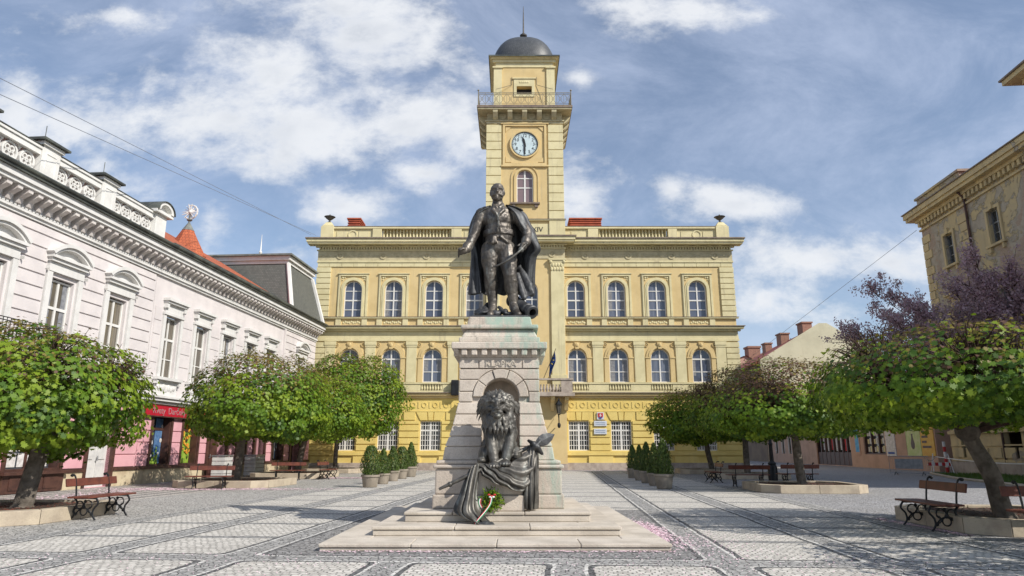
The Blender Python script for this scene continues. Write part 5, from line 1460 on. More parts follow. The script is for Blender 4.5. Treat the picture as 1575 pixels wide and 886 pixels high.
# ================================================================== GROUND
GA = R(4.2608)
def gmat():
    m, nt, b, P = newmat('cobbled_square')
    sep = nt.n('ShaderNodeSeparateXYZ'); nt.put(sep.inputs[0], P); t, s = sep.outputs[0], sep.outputs[1]
    # a little waviness so that no band is ruler straight
    w = nt.m('MULTIPLY', nt.m('SUBTRACT', nt.noise(P, .9, 3), .5), .10)
    t = nt.m('ADD', t, w); s = nt.m('ADD', s, w)
    def dist(v, cs):
        o = None
        for c in cs:
            d = nt.m('ABSOLUTE', nt.m('SUBTRACT', v, c)); o = d if o is None else nt.m('MINIMUM', o, d)
        return o
    dl = dist(t, [-8.75, -6.55, -4.45, 2.05, 4.05, 6.3])
    ds1 = dist(s, [9.42, 7.3, 5.2])
    fs = nt.m('SUBTRACT', nt.m('ABSOLUTE', nt.m('SUBTRACT', nt.m('MODULO', nt.m('ADD', nt.m('SUBTRACT', s, 11.55), 1.05), 2.1), 1.05)), 0.0)
    fs = nt.m('ADD', fs, nt.m('MULTIPLY', nt.m('LESS_THAN', s, 10.6), 9.0))
    # front cross bands under the monument
    dm = nt.m('ADD', dist(t, [-2.2, .05]), nt.m('MULTIPLY', nt.m('GREATER_THAN', s, 9.2), 9.0))
    inside = nt.m('MULTIPLY', nt.m('LESS_THAN', nt.m('ABSOLUTE', nt.m('ADD', t, 1.2)), 7.75), nt.m('LESS_THAN', s, 47.5))
    # distances to the nearest long or cross band
    d = nt.m('SMOOTH_MIN', nt.m('MINIMUM', dl, dm), ds1, .28)
    def rng(v, a, c): return nt.m('MULTIPLY', nt.m('GREATER_THAN', v, a), nt.m('LESS_THAN', v, c))
    mid = nt.m('LESS_THAN', d, .18); white = rng(d, .18, .225); dark = rng(d, .225, .30)
    cross = nt.m('MULTIPLY', nt.m('LESS_THAN', fs, .13), nt.m('GREATER_THAN', d, .30))
    mon = nt.m('MULTIPLY', rng(nt.m('ADD', t, 0), -4.2, 1.8), rng(s, 9.6, 17.3))
    # cobbles
    br = nt.n('ShaderNodeTexBrick'); wob = nt.n('ShaderNodeTexNoise'); wob.inputs['Scale'].default_value = 4.0; wob.inputs['Detail'].default_value = 3; nt.put(wob.inputs['Vector'], P)
    wv = nt.n('ShaderNodeVectorMath', operation='MULTIPLY_ADD'); nt.put(wv.inputs[0], wob.outputs['Color']); wv.inputs[1].default_value = (.14, .14, 0); nt.put(wv.inputs[2], P); nt.put(br.inputs['Vector'], wv.outputs[0])
    br.inputs['Color1'].default_value = (.67, .635, .575, 1); br.inputs['Color2'].default_value = (.47, .445, .40, 1); br.inputs['Mortar'].default_value = (.22, .21, .19, 1)
    br.inputs['Scale'].default_value = 1.0; br.inputs['Brick Width'].default_value = .112; br.inputs['Row Height'].default_value = .10; br.inputs['Mortar Size'].default_value = .010; br.inputs['Mortar Smooth'].default_value = .3; br.inputs['Bias'].default_value = 0
    vo = nt.n('ShaderNodeTexVoronoi', feature='F1'); nt.put(vo.inputs['Vector'], P); vo.inputs['Scale'].default_value = 11
    ve = nt.n('ShaderNodeTexVoronoi', feature='DISTANCE_TO_EDGE'); nt.put(ve.inputs['Vector'], P); ve.inputs['Scale'].default_value = 11
    vs = nt.n('ShaderNodeSeparateColor'); nt.put(vs.inputs[0], vo.outputs['Color']); rc = vs.outputs[0]
    joint = nt.ss(ve.outputs['Distance'], .02, .09)
    def cob(c1, c2): return nt.mix(joint, tuple(x * .45 for x in c1), nt.mix(rc, c1, c2))
    grey = cob((.27, .265, .255), (.42, .41, .39)); dk = cob((.10, .10, .10), (.17, .17, .168)); wh = cob((.60, .58, .54), (.72, .70, .66)); grey2 = cob((.21, .205, .20), (.34, .33, .32))
    street = nt.mix(nt.m('LESS_THAN', t, 0.0), cob((.30, .295, .295), (.42, .41, .41)), cob((.33, .32, .30), (.50, .48, .45)))
    col = br.outputs['Color']
    col = nt.mix(cross, col, nt.mix(.3, grey, dk)); col = nt.mix(mon, col, grey2)
    col = nt.mix(dark, col, dk); col = nt.mix(white, col, wh); col = nt.mix(mid, col, grey)
    # paving in front of the left shops: alternating stripes
    stripe = nt.mix(nt.m('GREATER_THAN', nt.m('MODULO', nt.m('ADD', nt.m('MULTIPLY', t, -1), 40), .62), .34), cob((.22, .21, .20), (.33, .31, .29)), cob((.46, .43, .39), (.56, .52, .47)))
    outl = nt.m('LESS_THAN', t, -12.4)
    out = nt.mix(outl, street, stripe)
    col = nt.mix(inside, out, col)
    big = nt.noise(P, .35, 6, .6)
    col = nt.mix(nt.m('MULTIPLY', nt.ss(big, .45, .72), .35), col, nt.mix(.5, col, (.20, .18, .16)))
    spots = nt.ss(nt.noise(P, 3.5, 8, .75), .60, .72)
    col = nt.mix(nt.m('MULTIPLY', spots, .4), col, (.16, .145, .13))
    col = nt.mix(nt.m('MULTIPLY', nt.ss(nt.noise(P, 9, 5, .7), .55, .7), .25), col, (.62, .59, .54))
    nt.put(b.inputs['Base Color'], col); b.inputs['Roughness'].default_value = .8; b.inputs['Specular IOR Level'].default_value = .3
    hgt = nt.mix(nt.m('MULTIPLY', inside, nt.m('MULTIPLY', nt.m('GREATER_THAN', d, .335), nt.m('SUBTRACT', 1.0, mon))), joint, nt.m('SUBTRACT', 1.0, br.outputs['Fac']))
    bp = nt.n('ShaderNodeBump'); bp.inputs['Strength'].default_value = .8; bp.inputs['Distance'].default_value = .018
    nt.put(bp.inputs['Height'], hgt); nt.put(b.inputs['Normal'], bp.outputs[0])
    return m
b = MB(); S_ = 900; N_ = 2
b.add([(-S_, -60, 0), (S_, -60, 0), (S_, S_, 0), (-S_, S_, 0)], [(0, 1, 2, 3)])
g = b.build('ground', gmat()); g.rotation_euler = (0, 0, -GA); tag(g, 'cobbled town square with light panels framed by dark and white stone bands', 'ground', kind='structure')

# lawn strip on the right with its kerb
lp = [gr(1432, 729), gr(1470, 737), gr(1530, 744), gr(1600, 752), gr(1700, 757)]
outer = [Vector((p.x, p.y, 0)) for p in lp]
inner = [rworld(rx(p.y + 1.5) , -.9) for p in (outer[0], outer[-1])]
poly = [(p.x, p.y) for p in outer] + [(rworld(rx(20.5), -.5).x, rworld(rx(20.5), -.5).y), (rworld(rx(39.5), -.5).x, rworld(rx(39.5), -.5).y)]
cxp = sum(p[0] for p in poly) / len(poly); cyp = sum(p[1] for p in poly) / len(poly)
a2 = sum(poly[i][0] * poly[(i + 1) % len(poly)][1] - poly[(i + 1) % len(poly)][0] * poly[i][1] for i in range(len(poly)))
if a2 < 0: poly = poly[::-1]
M['lawn'] = mat('lawn_soil', (.045, .075, .02), (.06, .06, .03), 3, .95, bmp=.6, bscale=30)
b = MB(); b.prism(poly, .0, .05); o = b.build('lawn', M['lawn']); tag(o, 'narrow lawn strip along the derelict building', 'lawn', kind='structure')
b = MB(); b.tube([(p.x, p.y, .03) for p in outer], .09, 6); o = b.build('lawn_kerb', M['kerb']); tag(o, 'pale stone edging of the lawn strip', 'kerb', kind='structure')
def inpoly(x, y):
    c = False
    for i in range(len(poly)):
        (x1, y1), (x2, y2) = poly[i], poly[i - 1]
        if (y1 > y) != (y2 > y) and x < (x2 - x1) * (y - y1) / (y2 - y1) + x1: c = not c
    return c
rnd = random.Random(3); b = MB()
xs_ = [p[0] for p in poly]; ys_ = [p[1] for p in poly]; k = 0
while k < 7000:
    x, y = rnd.uniform(min(xs_), max(xs_)), rnd.uniform(min(ys_), max(ys_))
    if not inpoly(x, y): continue
    k += 1; h = rnd.uniform(.06, .17); a = rnd.uniform(0, PI); w = .02; lx1, ly1 = rnd.uniform(-.06, .06), rnd.uniform(-.06, .06)
    b.add([(x - w * math.cos(a), y - w * math.sin(a), .05), (x + w * math.cos(a), y + w * math.sin(a), .05), (x + lx1, y + ly1, .05 + h)], [(0, 1, 2)])
o = b.build('grass', M['grass']); tag(o, 'short green grass on the lawn strip', 'grass', kind='stuff')

# ================================================================== MONUMENT PEDESTAL
MX, MY = -.24, 13.65
PED = empty('statue_pedestal', (MX, MY, 0), 0, 'tall stone pedestal on three steps with a niche, dentil cornice and green copper stains', 'pedestal')
def pz(y, hw): return at(766, y, MY - hw).z
z1, z2, z3 = .10, .238, .396
rnd = random.Random(8)
def step(hx, yf, yb, z0, z1, joints):
    """a step of stone slabs: riser blocks plus overhanging tread slabs with joints"""
    b = MB(); t = .05
    b.box(-hx + .02, hx - .02, yf + .02, yb - .02, z0, z1 - t - .006)
    xs = [-hx] + joints + [hx]
    for i in range(len(xs) - 1): b.box(xs[i] + .004, xs[i + 1] - .004, yf, yf + .62, z1 - t, z1)
    ys = [yf + .62 + (yb - yf - 1.24) * k / 4 for k in range(5)]
    for k in range(4):
        for s in (-1, 1): b.box(s * hx, s * (hx - .62), ys[k] + .004, ys[k + 1] - .004, z1 - t, z1)
    b.box(-hx, hx, yb - .62, yb, z1 - t, z1)
    b.box(-hx + .624, hx - .624, yf + .624, yb - .624, z1 - t, z1 - .003)
    return b.build('step', M['granite'], PED, bevel=.012)
step(2.52, 10.28 - MY, 17.05 - MY, 0, z1, [-1.2, .02, 1.22]); step(1.95, 11.2 - MY, 16.15 - MY, z1, z2, [-.66, .52]); step(1.56, 11.9 - MY, 15.45 - MY, z2, z3, [-.75, .45])
hwb = 1.16
b = MB()
za, zb_, zc_, zd = z3, pz(761, hwb), pz(721, hwb - .03), pz(708, hwb - .08)
NH = .345; NX = .03
b.box(-hwb, hwb, -hwb, hwb, za, zb_)
b.box(-hwb + .04, hwb - .04, -hwb + .04, hwb - .04, zb_ + .004, zc_)
b.box(-hwb - .0, hwb + .0, -hwb + .0, hwb - .0, zc_ + .004, zc_ + .07); b.box(-hwb + .05, hwb - .05, -hwb + .05, hwb - .05, zc_ + .074, zd)
b.build('base', M['pedestal'], PED, bevel=.025)
ys = [708, 686.8, 671, 654, 637, 618.6, 602.5, 584, 567.3]
hws = [1.0, .965, .90, .845, .80, .755, .745, .745, .745]
zs = [pz(y, h) for y, h in zip(ys, hws)]
FR = -.745
b = MB(); cores = MB(); zsp = pz(610.6, .745); ro = .53
for i in range(8):
    g_ = .012; hw = (hws[i] + hws[i + 1]) / 2 + .008
    z0, z1_ = zs[i] + g_ * .5, zs[i + 1] - g_ * .5
    if i >= 5:
        xi = ro if i == 5 else None
    for s in (-1, 1):
        if z1_ < zsp + .02: xin = NH + (.19 if i == 5 else 0)
        else:
            dz = max(0, z0 - zsp); xin = math.sqrt(max(ro * ro - dz * dz, 0)) if dz < ro else .0
        x0, x1 = NX * 1 + s * xin, s * hw
        if abs(x1 - x0) < .04: continue
        dz1 = z1_ - zsp
        if xin > 0 and z1_ > zsp + .02 and z0 > zsp - .2:
            # cut by the extrados of the arch
            n = 6; pts = []
            for k in range(n + 1):
                z = z0 + (z1_ - z0) * k / n; d = max(0, z - zsp); xx = math.sqrt(max(ro * ro - d * d, 0)) if d < ro else 0.0
                pts.append((NX + s * xx, z))
            poly_ = pts + [(s * hw, z1_), (s * hw, z0)]
            if s > 0: poly_ = poly_[::-1]
            b.extr(poly_, -hw, -hw + .3)
            b.box(s * (hw - .3), s * hw, -hw + .302, hw, z0, z1_)
        else:
            ha, hb = hws[i] + .008, hws[i + 1] + .008
            ia, ib = ha - .03, hb - .03; xi_ = x0 + s * .008
            cores.add([(xi_, -ia, zs[i]), (s * ia, -ia, zs[i]), (s * ia, ia, zs[i]), (xi_, ia, zs[i]), (xi_, -ib, zs[i + 1]), (s * ib, -ib, zs[i + 1]), (s * ib, ib, zs[i + 1]), (xi_, ib, zs[i + 1])], [(0, 1, 5, 4), (1, 2, 6, 5), (2, 3, 7, 6), (3, 0, 4, 7)] if s > 0 else [(4, 5, 1, 0), (5, 6, 2, 1), (6, 7, 3, 2), (7, 4, 0, 3)])
            q_ = [(x0, -ha, z0), (s * ha, -ha, z0), (s * ha, ha, z0), (x0, ha, z0), (x0, -hb, z1_), (s * hb, -hb, z1_), (s * hb, hb, z1_), (x0, hb, z1_)]
            b.add(q_, [(0, 3, 2, 1), (4, 5, 6, 7), (0, 1, 5, 4), (1, 2, 6, 5), (2, 3, 7, 6), (3, 0, 4, 7)] if s > 0 else [(0, 1, 2, 3), (7, 6, 5, 4), (4, 5, 1, 0), (5, 6, 2, 1), (6, 7, 3, 2), (7, 4, 0, 3)])
b.build('rusticated_courses', M['pedestal'], PED, bevel=.03); cores.build('course_core', M['pedestal'], PED)
b = MB(); hole = arch(NX, zs[0] - .1, NH * 2 - .014, zsp + NH - zs[0] + .093)
b.sheet([(-.72, zs[0] - .1), (.72, zs[0] - .1), (.72, zs[-1]), (-.72, zs[-1])], [hole], FR + .03, .5)
b.box(-.72, -.70, FR + .031, .72, zs[0], zs[-1]); b.box(.70, .72, FR + .031, .72, zs[0], zs[-1]); b.box(-.7, .7, .70, .72, zs[0], zs[-1])
b.add([(-.4, FR + .52, zs[0] - .1), (.46, FR + .52, zs[0] - .1), (.46, FR + .52, zsp + .5), (-.4, FR + .52, zsp + .5)], [(0, 1, 2, 3)])
b.build('niche', M['pedestal'], PED)
for k in range(5):
    b = MB(); a0, a1 = PI * k / 5 + .012, PI * (k + 1) / 5 - .012; n = 6
    A = lambda r: [(NX + r * math.cos(a0 + (a1 - a0) * j / n), zsp + r * math.sin(a0 + (a1 - a0) * j / n)) for j in range(n + 1)][::-1]
    b.ring(A(NH + .004), A(ro - .012), FR - .03 - (.02 if k == 2 else 0), FR + .1); b.build('arch_stone', M['pedestal'], PED, bevel=.012)
b = MB(); zt = zs[-1]; zi = pz(550, .745)
b.box(-.74, .74, -.74, .74, zt + .008, zi)
for xa, xb in ((-.755, -.40), (-.375, .42), (.445, .755)): b.box(xa, xb, -.765, -.735, zt + .012, zi - .05)
b.build('inscription_course', M['pedestal'], PED, bevel=.008)
lettering('inscription', 'KLAPKA', .155, M['granite'], PED, (.03, -.768, (zt + zi) / 2 - .015), .014, sx=1.05)
b = MB(); zk = pz(536.5, .87); zs1 = pz(525.7, .9)
b.frustum(0, 0, zi + .002, zk, .75, .75, .80, .80)
n = 8
for k in range(n):
    x = -.66 + 1.32 * k / (n - 1); b.box(x - .055, x + .055, -.87, -.74, zi + .03, zk - .004)
    for s in (-1, 1): b.box(s * .74, s * .87, x - .055, x + .055, zi + .03, zk - .004)
for s in (-1, 1):
    for s2 in (-1, 1): b.add([(s * .76, s2 * .76, zi + .01), (s * .88, s2 * .76, zk - .003), (s * .88, s2 * .88, zk - .003), (s * .76, s2 * .88, zk - .003)], [(0, 1, 2), (0, 2, 3), (0, 3, 1), (1, 3, 2)])
b.box(-.90, .90, -.90, .90, zk, zs1)
b.build('cornice', M['pedestal'], PED, bevel=.018)
b = MB(); zu = pz(518.5, .76); zv = pz(506, .7); zw = pz(499, .74); zx = pz(487, .6)
b.box(-.77, .77, -.77, .77, zs1 + .004, zu); b.frustum(0, 0, zu + .003, zv, .73, .73, .65, .65); b.box(-.745, .745, -.745, .745, zv + .003, zw); b.frustum(0, 0, zw + .003, zx, .63, .63, .60, .60)
b.build('cap_block', M['pedestal'], PED, bevel=.022)
# block that carries the lion
LX0, LX1 = at(734, 740, 12.05).x - MX, at(804, 740, 12.05).x - MX; LF = 12.05 - MY; LZ = at(766, 724, 12.05).z
b = MB(); b.box(LX0, LX1, LF, -hwb + .1, z3 + .26, LZ); b.box(LX0 - .05, LX1 + .03, LF - .05, -hwb + .1, z3, z3 + .256); b.build('lion_block', M['pedestal'], PED, bevel=.02)

# ================================================================== BRONZE GENERAL
SZ = zx; SR_ = Vector((MX, MY, SZ))
GEN = empty('bronze_statue', SR_, 0, 'bronze statue of a moustached officer in a long cloak holding a sabre beside a cannon', 'statue')
def S(x, y, dy=0.0): return at(x, y, MY - .05 + dy) - SR_
b = MB()
# torso and coat
b.ell(S(767, 381), (.33, .235, .25)); b.ell(S(767.5, 366), (.30, .215, .22)); b.ell(S(767.5, 352), (.30, .225, .24)); b.ell(S(766.5, 338), (.335, .255, .27)); b.ell(S(766, 329), (.33, .22, .17))
b.ell(S(766.5, 338, -.10), (.27, .17, .20)); b.ell(S(767, 350, -.08), (.25, .17, .18))
b.cap(S(742, 328), S(790, 328), .125, .125); b.cap(S(766, 320), S(765, 305), .125, .10)
# coat skirts below the sash
for z_, r_ in ((357.5, .028), (360, .03), (362.5, .028)):
    for k in range(14): a_, b_ = -.55 * PI + k * .079 * PI - .0, -.55 * PI + (k + 1) * .079 * PI; b.cap(S(767.5, z_) + Vector((.31 * math.sin(a_ + .0), -.215 * math.cos(a_) , 0)), S(767.5, z_ + .3 * math.sin(k)) + Vector((.31 * math.sin(b_), -.215 * math.cos(b_), 0)), r_, r_, 7)
for s in (-1, 1):
    b.chain([S(767 + s * 3, 364, -.24), S(767 + s * 13, 372, -.20), S(767 + s * 21, 380, -.10)], [.03, .03, .022], 8)
b.cap(S(759, 364, -.25), S(757, 373, -.26), .03, .045); b.cap(S(761, 364, -.25), S(762.5, 372, -.26), .025, .035)
# legs: hip, thigh, knee, calf, ankle, foot
b.chain([S(755, 384), S(753.5, 400, -.04), S(754, 421, -.06), S(755.5, 440), S(757, 452, .02), S(758, 471, .03)], [.205, .19, .135, .135, .115, .085])
b.chain([S(758, 473, .04), S(756, 481.5, -.10), S(753.5, 484.5, -.25)], [.10, .085, .07])
b.chain([S(779, 384), S(781.5, 402, -.08), S(784, 423, -.14), S(786, 441, -.08), S(788, 452, -.06), S(790, 468, -.06)], [.205, .19, .135, .14, .115, .085])
b.chain([S(790, 470, -.06), S(793, 480, -.20), S(797, 484, -.36)], [.10, .09, .07])
for c, r in ((S(755, 432, -.01), .15), (S(785.5, 433, -.1), .15)): b.ell(c, (r, r, .03))
for k in range(5):
    b.cap(S(744 + k * 1.5, 396 + 5 * k, -.16), S(760 - k, 394 + 5.5 * k, -.2), .014, .014, 6); b.cap(S(774 + k, 398 + 4 * k, -.2), S(791 - k * .5, 396 + 5 * k, -.22), .014, .014, 6)
# arms
b.chain([S(740, 330), S(735, 345, -.02), S(730, 359, -.06), S(723, 373, -.18), S(717, 384, -.28)], [.13, .12, .105, .092, .072])
b.cap(S(722, 376, -.2), S(718.5, 382.5, -.26), .10, .095)
b.chain([S(793, 331), S(804, 345, -.02), S(811, 357, -.1), S(810, 366, -.2), S(808, 374, -.28)], [.13, .12, .105, .09, .072])
b.cap(S(810.5, 366, -.19), S(808.5, 372, -.26), .10, .095)
# hands: palm, four fingers and a thumb each
h0 = S(713.5, 386.5, -.33); b.ell(h0, (.075, .06, .065)); b.cap(S(717, 384, -.28), h0, .06, .06)
for k in range(4):
    p = h0 + Vector((-.035 - .004 * k, -.05 + .018 * k, .045 - .032 * k)); q = p + Vector((-.055, -.03, -.015)); r = q + Vector((-.005, .035, -.05))
    b.chain([p, q, r], [.024, .022, .019], 8)
b.chain([h0 + Vector((.02, -.05, .04)), h0 + Vector((-.02, -.09, .03)), h0 + Vector((-.065, -.10, -.005))], [.025, .023, .02], 8)
h1 = S(805.5, 379, -.36); b.ell(h1, (.065, .06, .08)); b.cap(S(808, 374, -.28), h1, .062, .06)
for k in range(4):
    p = h1 + Vector((.01 + .02 * (1.5 - k) * .6, -.05, .045 - .03 * k)); q = p + Vector((-.05, -.045, -.012)); r = q + Vector((-.035, .04, -.03))
    b.chain([p, q, r], [.024, .022, .019], 8)
b.chain([h1 + Vector((-.04, -.02, .05)), h1 + Vector((-.085, -.045, .03)), h1 + Vector((-.115, -.06, -.005))], [.025, .022, .019], 8)
# vest buttons, collar
for k in range(5): b.ell(S(765.8 + .3 * k, 330 + 5.6 * k, -.27 + .012 * k), (.024, .02, .024), n=8, m=6)
b.cap(S(757, 320, -.11), S(765, 326, -.21), .035, .025, 8); b.cap(S(776, 320, -.11), S(766, 326, -.21), .035, .025, 8)
for s in (-1, 1):
    b.chain([S(766 + s * 7, 314.5, .0), S(766 + s * 6.5, 316.5, -.12), S(766 + s * 2.5, 319, -.19)], [.04, .045, .03], 8)
    b.chain([S(766 + s * 6, 318, -.15), S(766 + s * 8.5, 323, -.21), S(766 + s * 3, 328, -.275), S(766.2 + s * .6, 333, -.29)], [.03, .036, .028, .014], 8)
    b.chain([S(766.3 + s * 1.2, 331, -.285), S(767 + s * 1.3, 345, -.275), S(767.5 + s * 2.5, 356, -.25)], [.010, .012, .010], 6)
b.cap(S(719.5, 379, -.225), S(717.8, 382.5, -.262), .108, .098); b.cap(S(809.5, 369.5, -.235), S(808.6, 372.6, -.265), .108, .10)
# head
hd = S(764.8, 297.5, -.03)
def Hh(x, y, z): return hd + Vector((x, y, z))
b.ell(hd, (.142, .172, .190)); b.ell(Hh(.0, -.05, -.10), (.112, .125, .105)); b.ell(Hh(0, -.095, -.16), (.062, .06, .045))
b.cap(Hh(.0, -.165, .045), Hh(.004, -.215, -.035), .020, .030, 8); b.ell(Hh(-.022, -.185, -.04), (.018, .02, .016), n=8, m=6); b.ell(Hh(.026, -.185, -.04), (.018, .02, .016), n=8, m=6)
for s in (-1, 1):
    b.chain([Hh(.004 + s * .022, -.176, .062), Hh(s * .07, -.16, .07), Hh(s * .112, -.115, .05)], [.018, .024, .018], 8)
    b.ell(Hh(s * .058, -.142, .022), (.024, .02, .015), n=8, m=6)
    b.chain([Hh(.004, -.18, -.070), Hh(s * .052, -.172, -.085), Hh(s * .105, -.125, -.095), Hh(s * .125, -.10, -.075)], [.024, .028, .02, .010], 8)
    b.ell(Hh(s * .145, .01, .0), (.022, .045, .055), n=8, m=6); b.ell(Hh(s * .08, -.11, -.035), (.05, .05, .04), n=8, m=6)
    b.chain([Hh(s * .135, -.03, .05), Hh(s * .125, -.05, -.06), Hh(s * .09, -.08, -.14)], [.025, .022, .02], 8)
b.chain([Hh(0, -.17, -.115), Hh(0, -.16, -.165), Hh(0, -.135, -.205)], [.034, .034, .014], 8)
b.ell(Hh(0, .030, .085), (.150, .160, .120)); b.ell(Hh(.01, .01, .135), (.120, .135, .085)); b.cap(Hh(-.07, -.065, .150), Hh(.08, -.06, .148), .030, .034, 10)
body = remeshed(b, 'body', M['bronzewarm'], GEN, .0125, 2, .022, .10)
# cloak
def cat(ps, n):
    out = []
    P_ = [2 * ps[0] - ps[1]] + ps + [2 * ps[-1] - ps[-2]]
    seg = len(ps) - 1
    for k in range(n + 1):
        u = k / n * seg; i = min(int(u), seg - 1); t = u - i
        a, b_, c, d = P_[i], P_[i + 1], P_[i + 2], P_[i + 3]
        out.append(.5 * ((2 * b_) + (c - a) * t + (2 * a - 5 * b_ + 4 * c - d) * t * t + (3 * b_ - a - 3 * c + d) * t ** 3))
    return out
rows = [(318, [(754, -.10), (746, .0), (752, .15), (766, .2), (780, .15), (788, .0), (780, -.13)]),
        (322, [(744, -.15), (737, .0), (748, .19), (766, .25), (784, .19), (797, .0), (786, -.20)]),
        (330, [(735, -.12), (730, .02), (744, .26), (766, .32), (790, .26), (808, .0), (793, -.21)]),
        (342, [(728, -.02), (725, .08), (740, .32), (766, .38), (795, .32), (816, .0), (799, -.22)]),
        (356, [(725, .04), (722, .14), (738, .38), (766, .44), (798, .36), (824, .02), (811, -.20)]),
        (372, [(727, .08), (723, .18), (738, .42), (766, .48), (800, .38), (829, .05), (821, -.12)]),
        (384, [(730, .09), (724, .19), (738, .44), (766, .5), (800, .4), (833, .08), (826, -.06)]),
        (396, [(733, .08), (724, .18), (740, .46), (766, .52), (798, .42), (826, .13), (816, .02)]),
        (420, [(736, .02), (722, .15), (740, .48), (766, .54), (798, .46), (823, .2), (812, .1)]),
        (440, [(738, -.02), (720, .14), (740, .5), (766, .56), (798, .48), (822, .25), (812, .12)]),
        (453, [(739, -.04), (719.5, .13), (740, .52), (766, .58), (798, .5), (821.5, .26), (811, .13)])]
rows = [(y, [(x + (1.0 if x < 745 else 0) - (2.5 if x > 805 and y > 330 else 0), d * (1 if d < .2 else .92)) for x, d in cp]) for y, cp in rows]
NU = 70; cols = []
for y, cp in rows: cols.append(cat([S(x, y, dy) for x, dy in cp], NU))
V = []; NV = 44
for j in range(NU + 1): V.append(cat([c[j] for c in cols], NV))
b = MB()
vs = []
for k in range(NV + 1):
    for j in range(NU + 1):
        p = V[j][k].copy(); t = k / NV; q = V[min(j + 1, NU)][k] - V[max(j - 1, 0)][k]; nrm = Vector((q.y, -q.x, 0)); nrm = nrm.normalized() if nrm.length > 0 else nrm
        amp = .004 + .042 * t ** 1.1
        p += nrm * amp * (math.sin(j * .62 + 1.5 * math.sin(t * 3)) + .5 * math.sin(j * 1.31 + 2 + t * 2))
        if k == NV: p.z += .02 * math.sin(j * .62)
        vs.append(p)
b.add(vs, [(k * (NU + 1) + j, k * (NU + 1) + j + 1, (k + 1) * (NU + 1) + j + 1, (k + 1) * (NU + 1) + j) for k in range(NV) for j in range(NU)])
# flared collar leaves, left and right
def leafplate(c):
    n = len(c); b.add(c, [tuple(range(n))])
for pts in ([(757, 314, -.12), (744, 318, -.15), (729, 327, -.12), (728, 332, -.08), (737, 332, .0), (748, 324, .02), (757, 317, .02)],
            [(775, 313, -.12), (790, 316, -.16), (806, 322, -.12), (808, 325, -.08), (796, 326, -.02), (784, 322, .02), (776, 317, .02)]):
    leafplate([S(*p) for p in pts])
ck = b.build('cloak', M['bronzedark'], GEN, smooth=True); so = ck.modifiers.new('s', 'SOLIDIFY'); so.thickness = .03; so.offset = 0
sb = ck.modifiers.new('b', 'SUBSURF'); sb.levels = 1; sb.render_levels = 1
# sabre with guard
b = MB(); pts = cat([S(809, 376, -.42), S(797, 388, -.50), S(780, 401, -.52), S(765, 408.5, -.48), S(757.5, 411, -.45)], 24)
b.tube(pts, [.022] * 4 + [.024] * 12 + [.024 - .0022 * k for k in range(9)], 6)
b.ell(S(801.5, 384, -.46), (.06, .035, .06), n=10, m=8); b.ell(S(810, 375, -.41), (.03, .03, .03), n=8, m=6)
b.build('sabre', M['bronze'], GEN, smooth=True)
# cannon
a, c = S(788, 462, .25), S(818.5, 480.5, -.40); d = (c - a); q = Vector((0, 0, 1)).rotation_difference(d.normalized()).to_matrix().to_4x4(); L = d.length
b = MB(); b.lathe([(.02, -.02), (.145, .0), (.145, .06), (.125, .08), (.115, L - .24), (.13, L - .22), (.13, L - .18), (.112, L - .16), (.12, L - .05), (.14, L - .03), (.14, L), (.12, L + .02), (.075, L + .02), (.07, L - .2), (.001, L - .2)], 24, M4=Matrix.Translation(a) @ q, cap=False)
b.build('cannon', M['bronzedark'], GEN, smooth=35)
# draped standard with fringe, and rocky bronze ground
b = MB()
rnd = random.Random(12)
b.chain([S(799, 412, .12), S(806, 425, .06), S(813, 440, .0), S(818, 452, -.02)], [.05, .085, .10, .07]); b.chain([S(795, 422, .05), S(800, 440, -.02), S(806, 458, -.08)], [.05, .075, .06])
for k in range(9): b.cap(S(808 + k * 1.6, 446 + k * .3, -.04), S(806 + k * 1.9, 459 - k * 1.0, -.08), .022, .014, 6)
b.cap(S(795, 414, .1), S(801, 408, .12), .03, .02, 8)
for k in range(16):
    x = rnd.uniform(735, 806); y = 484 - rnd.uniform(0, 5) * (1 if x < 752 or 764 < x < 778 else .3); b.ell(S(x, y, rnd.uniform(-.2, .3)), (rnd.uniform(.06, .16), rnd.uniform(.08, .18), rnd.uniform(.03, .10)), n=9, m=7)
b.cap(S(738, 482, -.1), S(751, 468, .15), .06, .05); b.cap(S(738, 483, -.2), S(748, 480, -.2), .04, .04); b.cap(S(768, 473, -.1), S(778, 482, -.25), .04, .035)
remeshed(b, 'draped_standard', M['bronzedark'], GEN, .017, 1, .015, .06)
b = MB(); b.box(-.555, .56, -.52, .52, .002, .05); b.build('base_plate', M['bronzedark'], GEN, bevel=.015)

# ================================================================== BRONZE LION
LR = Vector((MX, 12.2, LZ)); LION = empty('bronze_lion', LR, 0, 'bronze lion sitting upright with a curly mane in the pedestal niche', 'statue')
def Lp(x, y, dy=0.0): return at(x, y, 12.25 + dy) - LR
b = MB(); rnd = random.Random(21)
b.ell(Lp(770, 665, .14), (.25, .24, .46)); b.ell(Lp(770, 690, .42), (.31, .36, .30)); b.ell(Lp(769, 647, .10), (.23, .20, .26)); b.ell(Lp(768, 637, .13), (.195, .17, .22))
for s, e in ((756, .0), (783, .02)): b.ell(Lp(s, 660, e), (.13, .15, .22))
b.chain([Lp(754, 662, -.02), Lp(756, 684, -.10), Lp(760, 707, -.14)], [.135, .098, .085]); b.chain([Lp(785, 664, .0), Lp(783, 686, -.08), Lp(778, 704, -.12)], [.135, .098, .085])
for px, py in ((761.5, 716), (776.5, 712.5)):
    b.ell(Lp(px, py, -.22), (.105, .15, .07))
    for k in range(4): b.ell(Lp(px - 7 + 4.6 * k, py + 1.5, -.34 + .02 * abs(k - 1.5)), (.033, .06, .042), n=8, m=6)
